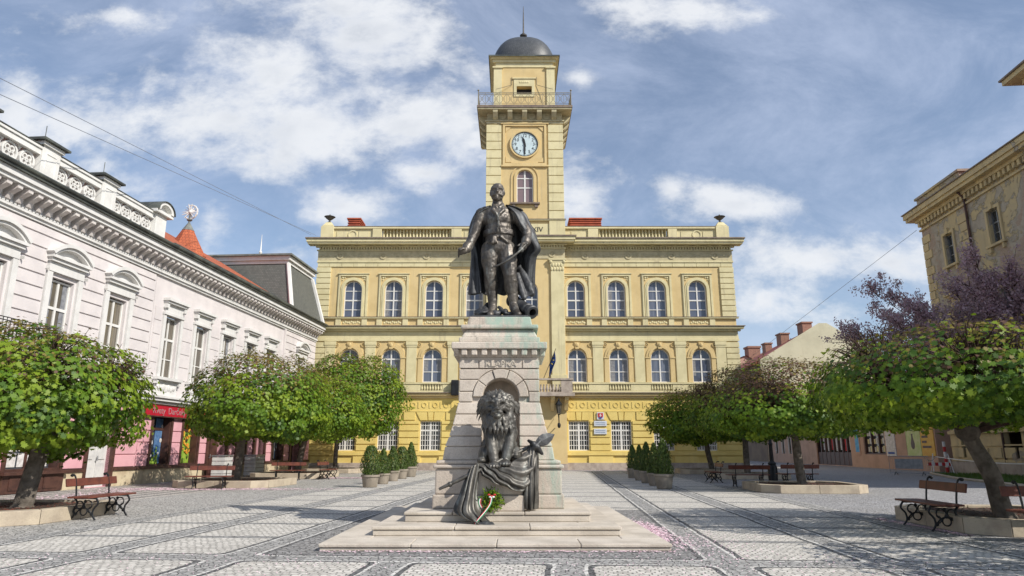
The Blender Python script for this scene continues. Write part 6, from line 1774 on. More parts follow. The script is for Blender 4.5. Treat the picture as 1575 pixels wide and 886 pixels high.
b.ell(Lp(746, 699, .12), (.12, .26, .16)); b.ell(Lp(748, 684, .25), (.09, .12, .12)); b.ell(Lp(793, 700, .16), (.12, .26, .16)); b.ell(Lp(741, 708, -.05), (.085, .17, .06))
# head
b.ell(Lp(764.3, 623, -.07), (.138, .145, .145)); b.ell(Lp(764.2, 616, -.12), (.108, .09, .06))
b.ell(Lp(764.3, 623.5, -.20), (.056, .125, .095)); b.ell(Lp(764.4, 631, -.215), (.092, .12, .064)); b.ell(Lp(760.0, 634, -.265), (.056, .062, .040)); b.ell(Lp(769.0, 634, -.265), (.056, .062, .040)); b.ell(Lp(764.5, 640, -.26), (.072, .085, .045))
b.ell(Lp(764.4, 628.4, -.325), (.050, .028, .024), n=10, m=8)
for s in (-1, 1):
    b.chain([Lp(764.3 + s * 2.8, 619.5, -.235), Lp(764.3 + s * 7.5, 616.8, -.225), Lp(764.3 + s * 12, 618, -.15)], [.020, .027, .022], 8)
    b.ell(Lp(764.3 + s * 7.2, 621.4, -.172), (.022, .022, .014), n=8, m=6); b.ell(Lp(764.3 + s * 8.5, 628, -.13), (.066, .07, .055)); b.ell(Lp(765 + s * 17, 645, .07), (.085, .12, .20))
    b.chain([Lp(764.4 + s * 2, 632, -.315), Lp(764.4 + s * 7, 637, -.27), Lp(764.4 + s * 9.5, 637, -.2)], [.016, .02, .014], 8)
b.ell(Lp(751, 617, -.09), (.052, .035, .055)); b.ell(Lp(780, 616, -.08), (.052, .035, .055))
# mane: short overlapping curls swept back from the face, flatter locks down the chest
def lock(p, d0, d1, L, r):
    q = [p]; n_ = 4
    for i in range(n_): t = i / (n_ - 1); q.append(q[-1] + (d0 * (1 - t) + d1 * t).normalized() * L / n_)
    b.chain(q, [r * .8, r, r * .95, r * .6, r * .25], 7)
for ring_, (rx_, rz_, dy0, L) in enumerate(((.128, .130, -.125, .14), (.156, .152, -.065, .17), (.182, .166, .0, .20), (.20, .14, .05, .26))):
    for k in range(26):
        a = -.5 + (PI + 1.0) * k / 25 + rnd.uniform(-.06, .06)
        p = Lp(764.8, 623, dy0) + Vector((rx_ * math.cos(a), rnd.uniform(-.02, .02), rz_ * math.sin(a)))
        out = Vector((math.cos(a), .5, math.sin(a))); dn = Vector((math.cos(a) * .35, .30, -1.0))
        lock(p, out + Vector((0, -.25, 0)), dn, L * rnd.uniform(.8, 1.2), .025)
# ruff under the jaw and down both sides of the neck
b.ell(Lp(766, 645, -.05), (.165, .15, .15)); b.ell(Lp(768, 656, -.05), (.165, .15, .17)); b.ell(Lp(753.5, 643, .0), (.10, .14, .19)); b.ell(Lp(782, 643, .0), (.10, .14, .19)); b.ell(Lp(752.5, 655, .02), (.11, .15, .17)); b.ell(Lp(785, 655, .02), (.11, .15, .17))
for row in range(3):
    for k in range(15):
        f = -1 + 2 * (k + .5) / 15 + rnd.uniform(-.05, .05); a_ = f * 1.45
        p = Lp(766.5, 636 + row * 7, -.04) + Vector(((.175 + .03 * row) * math.sin(a_), -.145 * math.cos(a_), -.05 * math.cos(a_)))
        lock(p, Vector((math.sin(a_) * .7, -.5 * math.cos(a_), -.6)), Vector((-math.sin(a_) * .25 + rnd.uniform(-.2, .2), .15, -1)), rnd.uniform(.15, .21), .024)
for row in range(9):
    y0 = 640 + row * 5.2; wd = 23 - row * 1.7; n_ = 10 - row // 2
    for k in range(n_):
        f = -1 + 2 * (k + .5) / n_ + rnd.uniform(-.08, .08); x = 769.5 + f * wd
        dy = -.165 + .20 * f * f + .010 * row
        lock(Lp(x, y0 + rnd.uniform(-2, 2), dy), Vector((f * .4, -.25, -.8)), Vector((-f * .3 + rnd.uniform(-.25, .25), .30, -1)), rnd.uniform(.15, .21), .024)
remeshed(b, 'body', M['bronze'], LION, .0105, 1, .008, .05)

# ---- bronze banner thrown over the block: pole, spearhead and cloth
BR = Vector((MX, 11.9, z3)); BAN = empty('bronze_banner', BR, 0, 'bronze flag and broken pole draped below the lion and over the steps', 'banner')
def Bp(x, y, D): return at(x, y, D) - BR
b = MB(); b.tube(cat([Bp(675, 752.5, 11.80), Bp(706, 738, 11.85), Bp(740, 722, 11.92), Bp(790, 699, 12.2), Bp(826, 682, 12.40)], 14), [.022, .028, .032, .034, .036] + [.036] * 10, 10); b.ell(Bp(692, 745, 11.83), (.05, .045, .045), n=10, m=8); b.build('pole', M['bronze'], BAN, smooth=40)
b = MB(); p0, p1 = Bp(826, 682, 12.40), Bp(853, 668, 12.48); d = (p1 - p0); up = Vector((-d.z, 0, d.x)).normalized()
pr_ = [(0, .05), (.2, .09), (.45, .105), (.75, .07), (1, .004)]
V_ = []; 
for t, w in pr_:
    c = p0 + d * t; V_ += [c + up * w, c + Vector((0, -.035 * (1 - t * .8), 0)), c - up * w, c + Vector((0, .035 * (1 - t * .8), 0))]
b.add(V_, [(i * 4 + k, i * 4 + (k + 1) % 4, i * 4 + 4 + (k + 1) % 4, i * 4 + 4 + k) for i in range(4) for k in range(4)] + [(3, 2, 1, 0)]); b.build('spearhead', M['bronzedark'], BAN)
def cloth(name, rows, nu, nv, amp, freq, seed, dg=0.0):
    """rows: lists of (x,y,D) control points from top to bottom"""
    cc = [cat([Bp(*p) for p in r], nu) for r in rows]
    cols = [cat([c[j] for c in cc], nv) for j in range(nu + 1)]
    vs = []
    for k in range(nv + 1):
        for j in range(nu + 1):
            p = cols[j][k].copy(); t = k / nv; e = min(1, 6 * min(j / nu, 1 - j / nu) + .35)
            q_ = math.sin(j * freq + dg * k + seed + 1.2 * math.sin(t * 2.5)); q_ = math.copysign(abs(q_) ** .7, q_); p.y += -e * amp * (.45 + .55 * t) * (q_ + .5 * math.sin(j * freq * 2.3 + dg * 2 * k + seed * 2 + t * 3)) ; p.x += .4 * amp * math.sin(j * freq * 1.3 + t * 4 + seed) * e
            vs.append(p)
    b = MB(); b.add(vs, [(k * (nu + 1) + j, k * (nu + 1) + j + 1, (k + 1) * (nu + 1) + j + 1, (k + 1) * (nu + 1) + j) for k in range(nv) for j in range(nu)])
    o = b.build(name, M['bronze'], BAN, smooth=True); so = o.modifiers.new('s', 'SOLIDIFY'); so.thickness = .022; so.offset = 0
    sb = o.modifiers.new('b', 'SUBSURF'); sb.levels = 1; sb.render_levels = 1
    return o
cloth('cloth_fall', [[(722, 722, 11.90), (730, 715, 11.86), (738, 713, 11.93)], [(713, 742, 11.88), (724, 738, 11.78), (736, 736, 11.95)], [(706, 762, 11.84), (720, 762, 11.68), (733, 762, 11.92)],
                     [(698, 781, 11.78), (716, 786, 11.60), (737, 780, 11.86)], [(702, 790, 11.74), (726, 798, 11.54), (744, 792, 11.78)], [(718, 797, 11.64), (735, 806, 11.50), (757, 806, 11.62)]], 26, 26, .045, .9, 1)
cloth('cloth_swag', [[(733, 712, 11.96), (750, 714, 11.95), (770, 719, 11.93), (795, 706, 12.05), (820, 688, 12.22)], [(733, 716, 11.92), (752, 722, 11.90), (776, 731, 11.88), (800, 724, 11.97), (823, 694, 12.18)],
                     [(734, 721, 11.93), (752, 731, 11.88), (778, 742, 11.85), (803, 742, 11.93), (824, 712, 12.14)], [(735, 724, 11.94), (752, 738, 11.88), (780, 750, 11.84), (806, 755, 11.93), (818, 730, 12.12)]], 44, 26, .042, .5, 3, -.62)
cloth('cloth_tail', [[(812, 690, 12.24), (820, 686, 12.16), (828, 690, 12.28)], [(806, 712, 12.18), (817, 712, 12.08), (828, 716, 12.26)], [(803, 740, 12.14), (815, 742, 12.02), (828, 742, 12.24)],
                     [(801, 762, 12.12), (814, 766, 11.98), (829, 764, 12.24)], [(800, 779, 12.14), (814, 785, 11.98), (829, 782, 12.26)]], 26, 24, .045, 1.0, 5)
b = MB(); rnd = random.Random(4); c = Bp(822, 686, 12.22)
for k in range(3): b.chain([c + Vector((-.10 + .05 * k, .03, .09 - .03 * k)), c + Vector((-.02 + .04 * k, -.10, .04 - .03 * k)), c + Vector((.07 + .03 * k, -.03, -.09 - .02 * k))], [.03, .042, .03], 8)
b.chain([c + Vector((.10, -.02, .08)), c + Vector((.02, -.11, .0)), c + Vector((-.08, -.03, -.10))], [.035, .045, .035], 8)
b.ell(c, (.085, .07, .085)); remeshed(b, 'knot', M['bronzedark'], BAN, .014, 2)
b = MB(); b.chain([Bp(735, 806, 11.50), Bp(748, 807, 11.52), Bp(756, 807, 11.54)], [.025, .06, .04]); b.ell(Bp(752, 808, 11.5), (.11, .07, .035)); remeshed(b, 'tassel', M['bronzedark'], BAN, .014, 1, .02, .04)

# wreath with ribbon
WR = empty('wreath', (at(757, 784, 11.93).x, 11.93, z3), 0, 'green leaf wreath with a red, white and green ribbon leaning on the lion block', 'wreath')
rnd = random.Random(9); b = MB()
for k in range(520):
    a = rnd.uniform(0, 2 * PI); r = .12 + rnd.gauss(0, .035); c = Vector((r * math.cos(a), rnd.uniform(-.09, .03) + .10 * (-.5 + (.17 + r * math.sin(a)) / .4) * .4, .20 + r * math.sin(a)))
    d = Vector((rnd.gauss(0, 1), rnd.gauss(0, 1) - .6, rnd.gauss(0, 1))).normalized(); e = d.orthogonal().normalized(); L = rnd.uniform(.04, .07)
    b.add([c, c + d * L * .5 + e * .014, c + d * L, c + d * L * .5 - e * .014], [(0, 1, 2, 3)], rnd.choice([0, 0, 1, 2]))
b.build('leaves', [M['leafA'], M['leafB'], M['leafC']], WR)
def ribbon(pts, m, w=.03, name='ribbon'):
    b = MB(); P_ = cat([at(*p) - WR.location for p in pts], 20); vs = []
    for i, p in enumerate(P_): tdir = (P_[min(i + 1, 20)] - P_[max(i - 1, 0)]).normalized(); s = Vector((tdir.z, 0, -tdir.x)).normalized(); vs += [p - s * w / 2, p + s * w / 2]
    b.add(vs, [(2 * i, 2 * i + 1, 2 * i + 3, 2 * i + 2) for i in range(20)]); o = b.build(name, M[m], WR, smooth=True); so = o.modifiers.new('s', 'SOLIDIFY'); so.thickness = .004
for off, m in ((0, 'redpaint'), (1.8, 'ribbonw'), (3.4, 'ribbong')):
    ribbon([(755 + off * .7, 764, 11.80), (753 + off * .7, 775, 11.72), (745 + off * .7, 787, 11.62), (734 + off * .7, 800, 11.50), (730 + off * .7, 806, 11.48)], m, .015)
for off, m in ((0, 'redpaint'), (1.6, 'ribbonw'), (3.0, 'ribbong')): ribbon([(740 - off, 767, 11.74), (739 - off, 774, 11.70), (742 - off, 781, 11.68)], m, .013)
b = MB(); rnd = random.Random(2)
for k in range(5):
    c = at(752 + 2.2 * k, 763 + (k % 2) * 2.5 - abs(k - 2), 11.80) - WR.location; b.ell(c, (.026, .014, .016), n=8, m=6, mi=k % 2)
b.build('bow', [M['redpaint'], M['ribbonw']], WR)
# ================================================================== TREES
MAPLE = np.array([(0, -.55), (.08, -.22), (.36, -.34), (.30, -.10), (.52, .10), (.26, .14), (.24, .34), (.08, .30), (0, .58), (-.08, .30), (-.24, .34), (-.26, .14), (-.52, .10), (-.30, -.10), (-.36, -.34), (-.08, -.22)])
OVAL = np.array([(0, -.5), (.2, -.2), (.22, .15), (0, .5), (-.22, .15), (-.2, -.2)])
def leaves(name, C, Nrm, size, mi, mats, parent, shape, rng, droop=.4):
    n = len(C); k = len(shape)
    up = Nrm / np.linalg.norm(Nrm, axis=1, keepdims=True)
    a = rng.normal(size=(n, 3)); a[:, 2] -= droop * 2; a -= up * (a * up).sum(1, keepdims=True); a /= np.linalg.norm(a, axis=1, keepdims=True)
    b_ = np.cross(up, a)
    fold = np.abs(shape[:, 0])[None, :, None] * up[:, None, :] * rng.uniform(-.35, .5, (n, 1, 1))
    V = C[:, None, :] + size[:, None, None] * (shape[None, :, 0, None] * b_[:, None, :] + shape[None, :, 1, None] * a[:, None, :] + fold)
    me = bpy.data.meshes.new(name)
    me.vertices.add(n * k); me.vertices.foreach_set('co', V.astype(np.float32).ravel())
    me.loops.add(n * k); me.loops.foreach_set('vertex_index', np.arange(n * k, dtype=np.int32))
    me.polygons.add(n); me.polygons.foreach_set('loop_start', np.arange(0, n * k, k, dtype=np.int32))
    me.polygons.foreach_set('material_index', mi.astype(np.int32))
    for m in mats: me.materials.append(m)
    me.update(); me.validate()
    o = bpy.data.objects.new(name, me); COL.objects.link(o); o.parent = parent
    return o
LM = [M['leafA'], M['leafB'], M['leafC'], M['leafD'], M['leafE']]
def tree(label, base, top, cc, Rx, zc, hz_up, hz_dn, n, lsize, twign, seed, bronze=.3, tr=.17, group='clipped maples along the square', green_top=1.0, browncap=0.0, skirt=.35):
    """base: trunk foot; top: trunk top; cc: crown centre (x,y); crown = flattened dome from zc-hz_dn to zc+hz_up"""
    rng = np.random.default_rng(seed); rnd = random.Random(seed)
    o = empty('maple_tree', base, 0, label, 'tree', group)
    B = Vector(base); T_ = Vector(top) - B
    C0 = Vector((cc[0], cc[1], zc)) - B
    b = MB(); pts = [Vector((0, 0, -.05)), Vector((0, 0, .02)) + T_ * .12, T_ * .5 + Vector((rnd.uniform(-.05, .05), rnd.uniform(-.05, .05), 0)), T_ * .85, T_ * 1.06]
    b.tube(cat(pts, 16), [tr * (1.28 - .55 * min(1, k / 3)) if k < 3 else tr * (1 - .22 * k / 16) for k in range(17)], 14)
    b.ell(T_ + Vector((0, 0, .02)), (tr * 1.25, tr * 1.25, tr * 1.2))
    for v_i, v in enumerate(b.v):
        nz = mnoise.noise(Vector(v) * 3.1 + Vector((seed, 0, 0))); b.v[v_i] = (v[0] * (1 + .10 * nz) , v[1] * (1 + .10 * nz), v[2])
    b.build('trunk', M['bark'], o, smooth=True)
    # limbs
    b = MB(); tips = []
    for k in range(9):
        a = 2 * PI * k / 9 + rnd.uniform(-.2, .2); e = rnd.uniform(.55, .8)
        tip = C0 + Vector((Rx * e * math.cos(a), Rx * e * math.sin(a), rnd.uniform(-.1, .5) * hz_up))
        mid = T_.lerp(tip, .5) + Vector((0, 0, rnd.uniform(-.05, .25))); path_ = cat([T_ * 1.0, mid, tip], 8)
        b.tube(path_, [tr * .5 * (1 - .1 * i) for i in range(9)], 6); tips += path_[3:]
    for k in range(twign):
        s = rnd.choice(tips); a = rnd.uniform(0, 2 * PI); el = abs(rnd.gauss(.55, .35)); L = rnd.uniform(.35, 1.0) * Rx * .42
        a0 = math.atan2(s.y - C0.y, s.x - C0.x); a = a0 + rnd.gauss(0, .6)
        d = Vector((math.cos(a) * math.cos(el), math.sin(a) * math.cos(el), math.sin(el)))
        e = s + d * L; q = (e - C0); lim = math.sqrt((q.x / Rx) ** 2 + (q.y / Rx) ** 2 + (max(q.z, 0) / (hz_up * 1.12)) ** 2)
        if lim > 1.05: e = C0 + q * (1.05 / lim)
        m_ = s.lerp(e, .5) + Vector((rnd.uniform(-.08, .08), rnd.uniform(-.08, .08), rnd.uniform(-.06, .06)))
        b.tube([s, m_, e], [.020, .014, .007], 4, cap=False)
        for j in range(2):
            s2 = m_.lerp(e, rnd.random()); d2 = (d + Vector((rnd.gauss(0, .5), rnd.gauss(0, .5), rnd.gauss(.1, .4)))).normalized(); b.tube([s2, s2 + d2 * rnd.uniform(.15, .38)], [.008, .004], 3, cap=False)
    b.build('branches', M['twig'], o)
    # leaves: a lumpy pruned dome, most of them shingled on its surface, some inside, some sprays sticking out
    u = rng.normal(size=(n, 3)); u[:, 2] += .10; u /= np.linalg.norm(u, axis=1, keepdims=True)
    if green_top < .8:
        keep = (u[:, 2] < .42) | (rng.random(n) < green_top); u = u[keep]; n = len(u)
    nc = 130
    cd = rng.normal(size=(nc, 3)); cd /= np.linalg.norm(cd, axis=1, keepdims=True); ch = rng.uniform(-.10, .10, nc); cw = rng.random(nc)
    dots = u @ cd.T; near = dots.argmax(1); dist_ = np.arccos(np.clip(dots.max(1), -1, 1))
    lump = 1 + ch[near] + .07 * (1 - (dist_ / .28) ** 2)            # every clump bulges
    lump *= 1 + .06 * np.sin(3 * np.arctan2(u[:, 1], u[:, 0]) + seed) * (1 - np.abs(u[:, 2]))
    depth = np.where(rng.random(n) < .78, np.abs(rng.normal(0, .07, n)), rng.uniform(.1, .6, n)) - np.where(rng.random(n) < .11, rng.uniform(0, .13, n), 0)
    q = np.sign(u[:, 2]) * np.abs(u[:, 2])
    flat = np.where(u[:, 2] < 0, np.maximum(u[:, 2], -.72 + .1 * np.sin(4 * np.arctan2(u[:, 1], u[:, 0]) + seed)) / .72, u[:, 2])
    rad = (lump - depth)[:, None]
    wid = np.where(u[:, 2] < 0, np.sqrt(np.maximum(1 - .55 * flat ** 2, .2)) / np.maximum(np.sqrt(1 - u[:, 2] ** 2), .25), 1.0)
    wid = 1 + (np.minimum(wid, 1.6) - 1) * skirt
    P_ = np.column_stack([u[:, 0] * Rx * wid, u[:, 1] * Rx * wid, np.where(flat > 0, flat * hz_up, flat * hz_dn)]) * rad
    P_[:, 2] -= rng.uniform(0, .12, n) * (u[:, 2] < .1)
    out = u.copy(); cb = cw[near]; edge = dist_ / .28
    P_ += np.array(C0)
    nr = out * 1.0 + np.array([0, 0, .42]) + rng.normal(size=(n, 3)) * .30 + (u - cd[near]) * .8
    h = (P_[:, 2] - C0.z) / hz_up
    r = rng.random(n)
    mi = np.where(cb < .38, 1, 0); mi = np.where(r < .25, rng.integers(0, 3, n), mi); mi = np.where((cb > .80) & (r > .35), 2, mi)
    pb = np.clip((h - .1) * bronze * 1.6 + (cb > .7) * .1 * (h > 0), 0, .95)
    r2 = rng.random(n); mi = np.where(r2 < pb, np.where(rng.random(n) < .45 + browncap * .5, 4, 3), mi)
    sz = lsize * rng.uniform(.65, 1.25, n) * np.where(mi >= 3, .7, 1)
    leaves('crown', P_, nr, sz, mi, LM, o, MAPLE if lsize > .12 else MAPLE, rng)
    return o

def planter(label, cx, cy, hx, hy, ch=.5, rz=-GA, h=.27):
    o = empty('tree_planter', (cx, cy, 0), rz, label, 'planter', 'stone kerbs round the maples')
    P8 = lambda d: [(-hx + d + ch, -hy + d), (hx - d - ch, -hy + d), (hx - d, -hy + d + ch), (hx - d, hy - d - ch), (hx - d - ch, hy - d), (-hx + d + ch, hy - d), (-hx + d, hy - d - ch), (-hx + d, -hy + d + ch)]
    b = MB(); O, I = P8(0), P8(.24)
    for i in range(8):
        j = (i + 1) % 8; L = math.hypot(O[j][0] - O[i][0], O[j][1] - O[i][1]); n = max(1, int(L / 1.1))
        for k in range(n):
            f = lambda p, q, t: (p[0] + (q[0] - p[0]) * t, p[1] + (q[1] - p[1]) * t)
            g_ = .004 / max(L / n, .1)
            a, c = k / n + g_ / n, (k + 1) / n - g_ / n
            b.prism([f(O[i], O[j], a), f(O[i], O[j], c), f(I[i], I[j], c), f(I[i], I[j], a)], 0, h)
    b.build('kerb', M['kerb'], o, bevel=.012)
    b = MB(); b.prism(P8(.23), 0.01, h - .05); b.build('soil', M['soil'], o)
    rnd = random.Random(int(cx * 10)); b = MB()
    for k in range(500):
        x, y = rnd.uniform(-hx + .3, hx - .3), rnd.uniform(-hy + .3, hy - .3)
        if abs(x) / hx + abs(y) / hy > 1.55: continue
        a = rnd.uniform(0, PI); L = rnd.uniform(.02, .05); b.add([(x - L * math.cos(a), y - L * math.sin(a), h - .05 + rnd.uniform(0, .02)), (x + L * math.cos(a), y + L * math.sin(a), h - .05 + rnd.uniform(0, .03)), (x - L * .4 * math.sin(a), y + L * .4 * math.cos(a), h - .03)], [(0, 1, 2)])
    c = b.build('bark_chips', M['benchwood'], o); c['kind'] = 'stuff'
    return o
planter('stone kerb with brown mulch round the near left maple', -10.75, 15.1, 1.75, 1.65)
planter('long stone kerb round the second maple on the left, below the flower shop', -11.0, 28.4, 1.9, 1.9)
planter('stone kerb at the foot of the dark leaning trunk on the left', -11.3, 37.0, 1.8, 2.0)
planter('stone kerb of the farthest left maple by the town hall', -11.2, 45.0, 1.8, 1.7)
planter('stone kerb round the big near maple at the right edge', 9.45, 13.5, 1.6, 1.75)
planter('stone kerb round the right maple beside the lamp post', 10.2, 25.0, 1.75, 1.75)
planter('stone kerb of the middle right maple behind the benches', 12.0, 36.0, 1.8, 1.6)
planter('stone kerb of the farthest right maple against the yellow wall', 12.1, 43.4, 1.9, 1.5)
tree('near left clipped maple with a wide bright green crown and a thick grey trunk', (-10.35, 15.1, .22), (-10.1, 15.1, 1.75), (-10.75, 15.2), 2.38, 2.5, 1.5, .98, 18000, .125, 700, 11, .55, .20, skirt=.05)
tree('second left maple, rounded crown in front of the white far house', (-11.1, 28.5, .22), (-11.0, 28.5, 2.3), (-10.45, 28.6), 2.75, 3.1, 2.25, 1.1, 19000, .145, 240, 12, .8, .19)
tree('third left maple with a dark leaning trunk, half hidden by the second crown', (-11.25, 37.0, .22), (-10.9, 37.0, 2.3), (-10.7, 37.0), 2.8, 3.1, 2.3, 1.0, 14000, .155, 150, 13, .5, .18)
tree('far left maple whose crown stands clear before the yellow town hall', (-11.2, 44.6, .22), (-11.1, 44.6, 2.8), (-10.4, 44.6), 3.3, 4.6, 2.75, 2.0, 20000, .175, 140, 14, .4, .15)
tree('big near right maple with bare brown twigs over a broad green skirt', (8.85, 12.85, .22), (8.40, 12.85, 1.72), (8.55, 12.9), 2.62, 2.47, 1.25, .52, 19000, .115, 1000, 15, .7, .17, green_top=.5, skirt=.7)
tree('right maple with a brown twiggy top beside the lamp post', (10.3, 25.2, .22), (10.2, 25.2, 2.2), (9.95, 25.2), 2.75, 2.75, 1.8, .75, 18000, .13, 1300, 16, 1.6, .17, green_top=.9, browncap=.6)
tree('middle right maple behind the benches, its top a brown haze of twigs', (12.0, 36.0, .22), (12.0, 36.0, 2.3), (12.05, 36.0), 2.8, 3.2, 2.4, 1.1, 13000, .155, 800, 17, 1.6, .17, green_top=.9, browncap=.6)
tree('far right maple in front of the town hall corner', (12.3, 43.4, .22), (12.0, 43.4, 2.2), (11.55, 43.4), 2.85, 3.25, 1.9, 1.2, 15000, .165, 240, 18, .8, .18)
tree('maple just beyond the right picture edge whose shadow lies on the paving', (9.6, 7.2, .02), (9.6, 7.2, 1.75), (9.6, 7.2), 2.5, 2.4, 1.2, .75, 6000, .16, 60, 19, .4, .18)

# purple blossoming tree on the lawn
def blossom_tree():
    base = Vector((gr(1566, 734).x - .4, 33.5, 0)); o = empty('blossom_tree', base, 0, 'tall tree with purple blossom sprays in front of the derelict building', 'tree')
    rnd = random.Random(31); rng = np.random.default_rng(31)
    b = MB(); top = Vector((-.3, 0, 3.0)); b.tube(cat([Vector((0, 0, -.05)), Vector((.05, 0, 1.2)), top], 10), [.24 - .008 * k for k in range(11)], 12); b.build('trunk', M['bark'], o, smooth=True)
    C = at(1475, 515, 33.5) - base; b = MB(); pts = []
    for k in range(44):
        a = rnd.uniform(0, 2 * PI); r = rnd.uniform(.3, 1.0); zz = rnd.uniform(-.2, 1) 
        tip = C + Vector((5.2 * r * math.cos(a) * (1 - .35 * max(zz, 0)), 3.8 * r * math.sin(a), 3.4 * zz * (1.1 - .4 * r))); mid = top.lerp(tip, .5) + Vector((rnd.gauss(0, .3), rnd.gauss(0, .3), .3))
        P_ = cat([top, mid, tip], 10); b.tube(P_, [.085 - .0075 * i for i in range(11)], 5)
        for j in range(28):
            s = P_[rnd.randint(3, 10)]; d = (tip - top).normalized() + Vector((rnd.gauss(0, .55), rnd.gauss(0, .55), rnd.gauss(.45, .4))); e = s + d.normalized() * rnd.uniform(.5, 1.7)
            b.tube([s, s.lerp(e, .5) + Vector((rnd.gauss(0, .06), rnd.gauss(0, .06), 0)), e], [.022, .014, .006], 3, cap=False)
            for q in range(rnd.randint(9, 18)):
                w = s.lerp(e, rnd.uniform(.25, 1)); pts.append((w.x + rnd.gauss(0, .05), w.y + rnd.gauss(0, .05), w.z + rnd.gauss(0, .05)))
    b.build('branches', M['twig'], o)
    P0 = np.array(pts); P_ = np.repeat(P0, 6, axis=0) + rng.normal(size=(len(P0) * 6, 3)) * .12; n = len(P_)
    leaves('crown', P_, rng.normal(size=(n, 3)) + np.array([0, 0, .4]), rng.uniform(.09, .18, n), rng.choice([0, 0, 1, 1, 1], n), [M['blossom'], M['blossom2'], M['leafE']], o, OVAL, rng)
blossom_tree()

# ================================================================== BENCHES
def bench_proto():
    o = empty('park_bench', (0, 0, 0), 0, 'x', 'bench', 'red brown benches with scrolled iron frames')
    # seat faces -y ; length along x
    b = MB()
    for k in range(3): b.box(-.80, .80, -.26 + .155 * k, -.115 + .155 * k, .44, .475)
    b.build('seat', M['benchwood'], o, bevel=.008)
    b = MB(); M4 = Matrix.Translation((0, .255, .74)) @ Matrix.Rotation(R(-12), 4, 'X'); b.box(-.80, .80, -.018, .018, -.075, .085, M4=M4); b.build('backrest', M['benchwood'], o, bevel=.008)
    for s in (-1, 1):
        b = MB(); x = s * .52
        arc = lambda cy, cz, r, a0, a1, n=10: [(x, cy + r * math.cos(a0 + (a1 - a0) * k / n), cz + r * math.sin(a0 + (a1 - a0) * k / n)) for k in range(n + 1)]
        b.tube([(x, -.25, .43), (x, .24, .43)], .018, 6)
        b.tube(cat([Vector((x, -.24, .43)), Vector((x, -.29, .33)), Vector((x, -.21, .22)), Vector((x, -.20, .10)), Vector((x, -.27, .0))], 12), .020, 6)
        b.tube(cat([Vector((x, .22, .43)), Vector((x, .16, .33)), Vector((x, .22, .2)), Vector((x, .20, .10)), Vector((x, .27, .0))], 12), .020, 6)
        b.tube(cat([Vector((x, .20, .42)), Vector((x, .22, .6)), Vector((x, .25, .75)), Vector((x, .28, .86)), Vector((x, .33, .90)), Vector((x, .36, .86))], 14), .018, 6)
        b.ell((x, .35, .885), (.03, .045, .03), n=8, m=6)
        b.tube(arc(-.08, .30, .085, 0, 2 * PI, 14), .014, 5); b.tube(arc(.10, .30, .075, 0, 2 * PI, 14), .014, 5); b.tube(arc(.0, .17, .075, 0, 2 * PI, 14), .014, 5)
        b.tube(arc(-.15, .20, .06, PI, 2.6 * PI, 12), .012, 5); b.tube(arc(.15, .18, .055, -.6 * PI, PI, 12), .012, 5)
        b.tube(cat([Vector((x, -.2, .1)), Vector((x, -.08, .22)), Vector((x, .06, .22)), Vector((x, .2, .1))], 10), .014, 5)
        for cy, cz in ((-.01, .37), (0, .25), (-.17, .12), (.17, .12)): b.ell((x, cy, cz), (.02, .035, .035), n=8, m=6)
        b.build('end_frame', M['iron'], o)
    return o
BP = bench_proto()
benches = [((-8.75, 15.2), R(90) - GA, 'near left bench in front of the mulch kerb of the big left maple'),
           ((7.72, 13.2), R(-90) - GA, 'near right bench with a dark red backboard in front of the big right maple'),
           ((8.72, 11.25), R(-4), 'bench cut by the right picture edge, to the right of the maple trunk'),
           ((-11.1, 26.0), R(8), 'bench facing the square below the second left maple'),
           ((-10.6, 33.4), R(10), 'small bench in shade between the second and third left trunks'),
           ((-9.1, 34.9), R(90) - GA, 'bench seen end on near the farthest left planter'),
           ((8.95, 31.4), R(-90) - GA, 'bench seen end on near the far right maple'),
           ((9.05, 25.4 - 2.6), R(172), 'dark bench beside the lamp post with its long backboard to the viewer'),
           ((11.55, 28.6), R(184), 'dark bench behind the right maple trunk with its back to the viewer')]
benches[7] = ((9.2, 27.6), R(178), benches[7][2])
for i, ((x, y), rz, lab) in enumerate(benches):
    if i == 0: BP.location = (x, y, 0); BP.rotation_euler = (0, 0, rz); BP['label'] = lab
    else: copy_tree(BP, None, (x, y, 0), rz, lab)

# ================================================================== POTTED CONIFERS
def conifer_proto(seed, label):
    o = empty('potted_conifer', (0, 0, 0), 0, label, 'potted shrub', 'potted conifers flanking the monument')
    b = MB(); b.lathe([(.22, 0), (.25, .02), (.30, .36), (.335, .37), (.335, .44), (.29, .44), (.28, .38), (.001, .38)], 24, cap=False); b.build('pot', M['potclay'], o, smooth=35)
    rng = np.random.default_rng(seed); n = 3000
    z = rng.uniform(0, 1, n) ** 1.1; ang = rng.uniform(0, 2 * PI, n)
    prof = np.sqrt(np.maximum(1 - ((z - .42) / .60) ** 2, .02)) * .34 * (1 if seed == 1 else 1.12 - .72 * z)
    prof *= 1 + .12 * np.sin(ang * 3 + z * 8 + seed) + .07 * np.sin(ang * 7 - z * 15)
    r = prof * rng.uniform(.55, 1.08, n)
    C = np.column_stack([r * np.cos(ang), r * np.sin(ang), .40 + 1.05 * z + rng.normal(0, .02, n)])
    nr = np.column_stack([np.cos(ang), np.sin(ang), .2 + 0 * ang]) + rng.normal(size=(n, 3)) * .5
    leaves('foliage', C, nr, rng.uniform(.06, .11, n), rng.choice([0, 0, 1], n), [M['conA'], M['conB']], o, OVAL * np.array([.6, 1]), rng, -.9)
    b = MB(); b.tube([(0, 0, .3), (0.01, 0, .9)], [.03, .015], 6); b.build('stem', M['bark'], o)
    return o
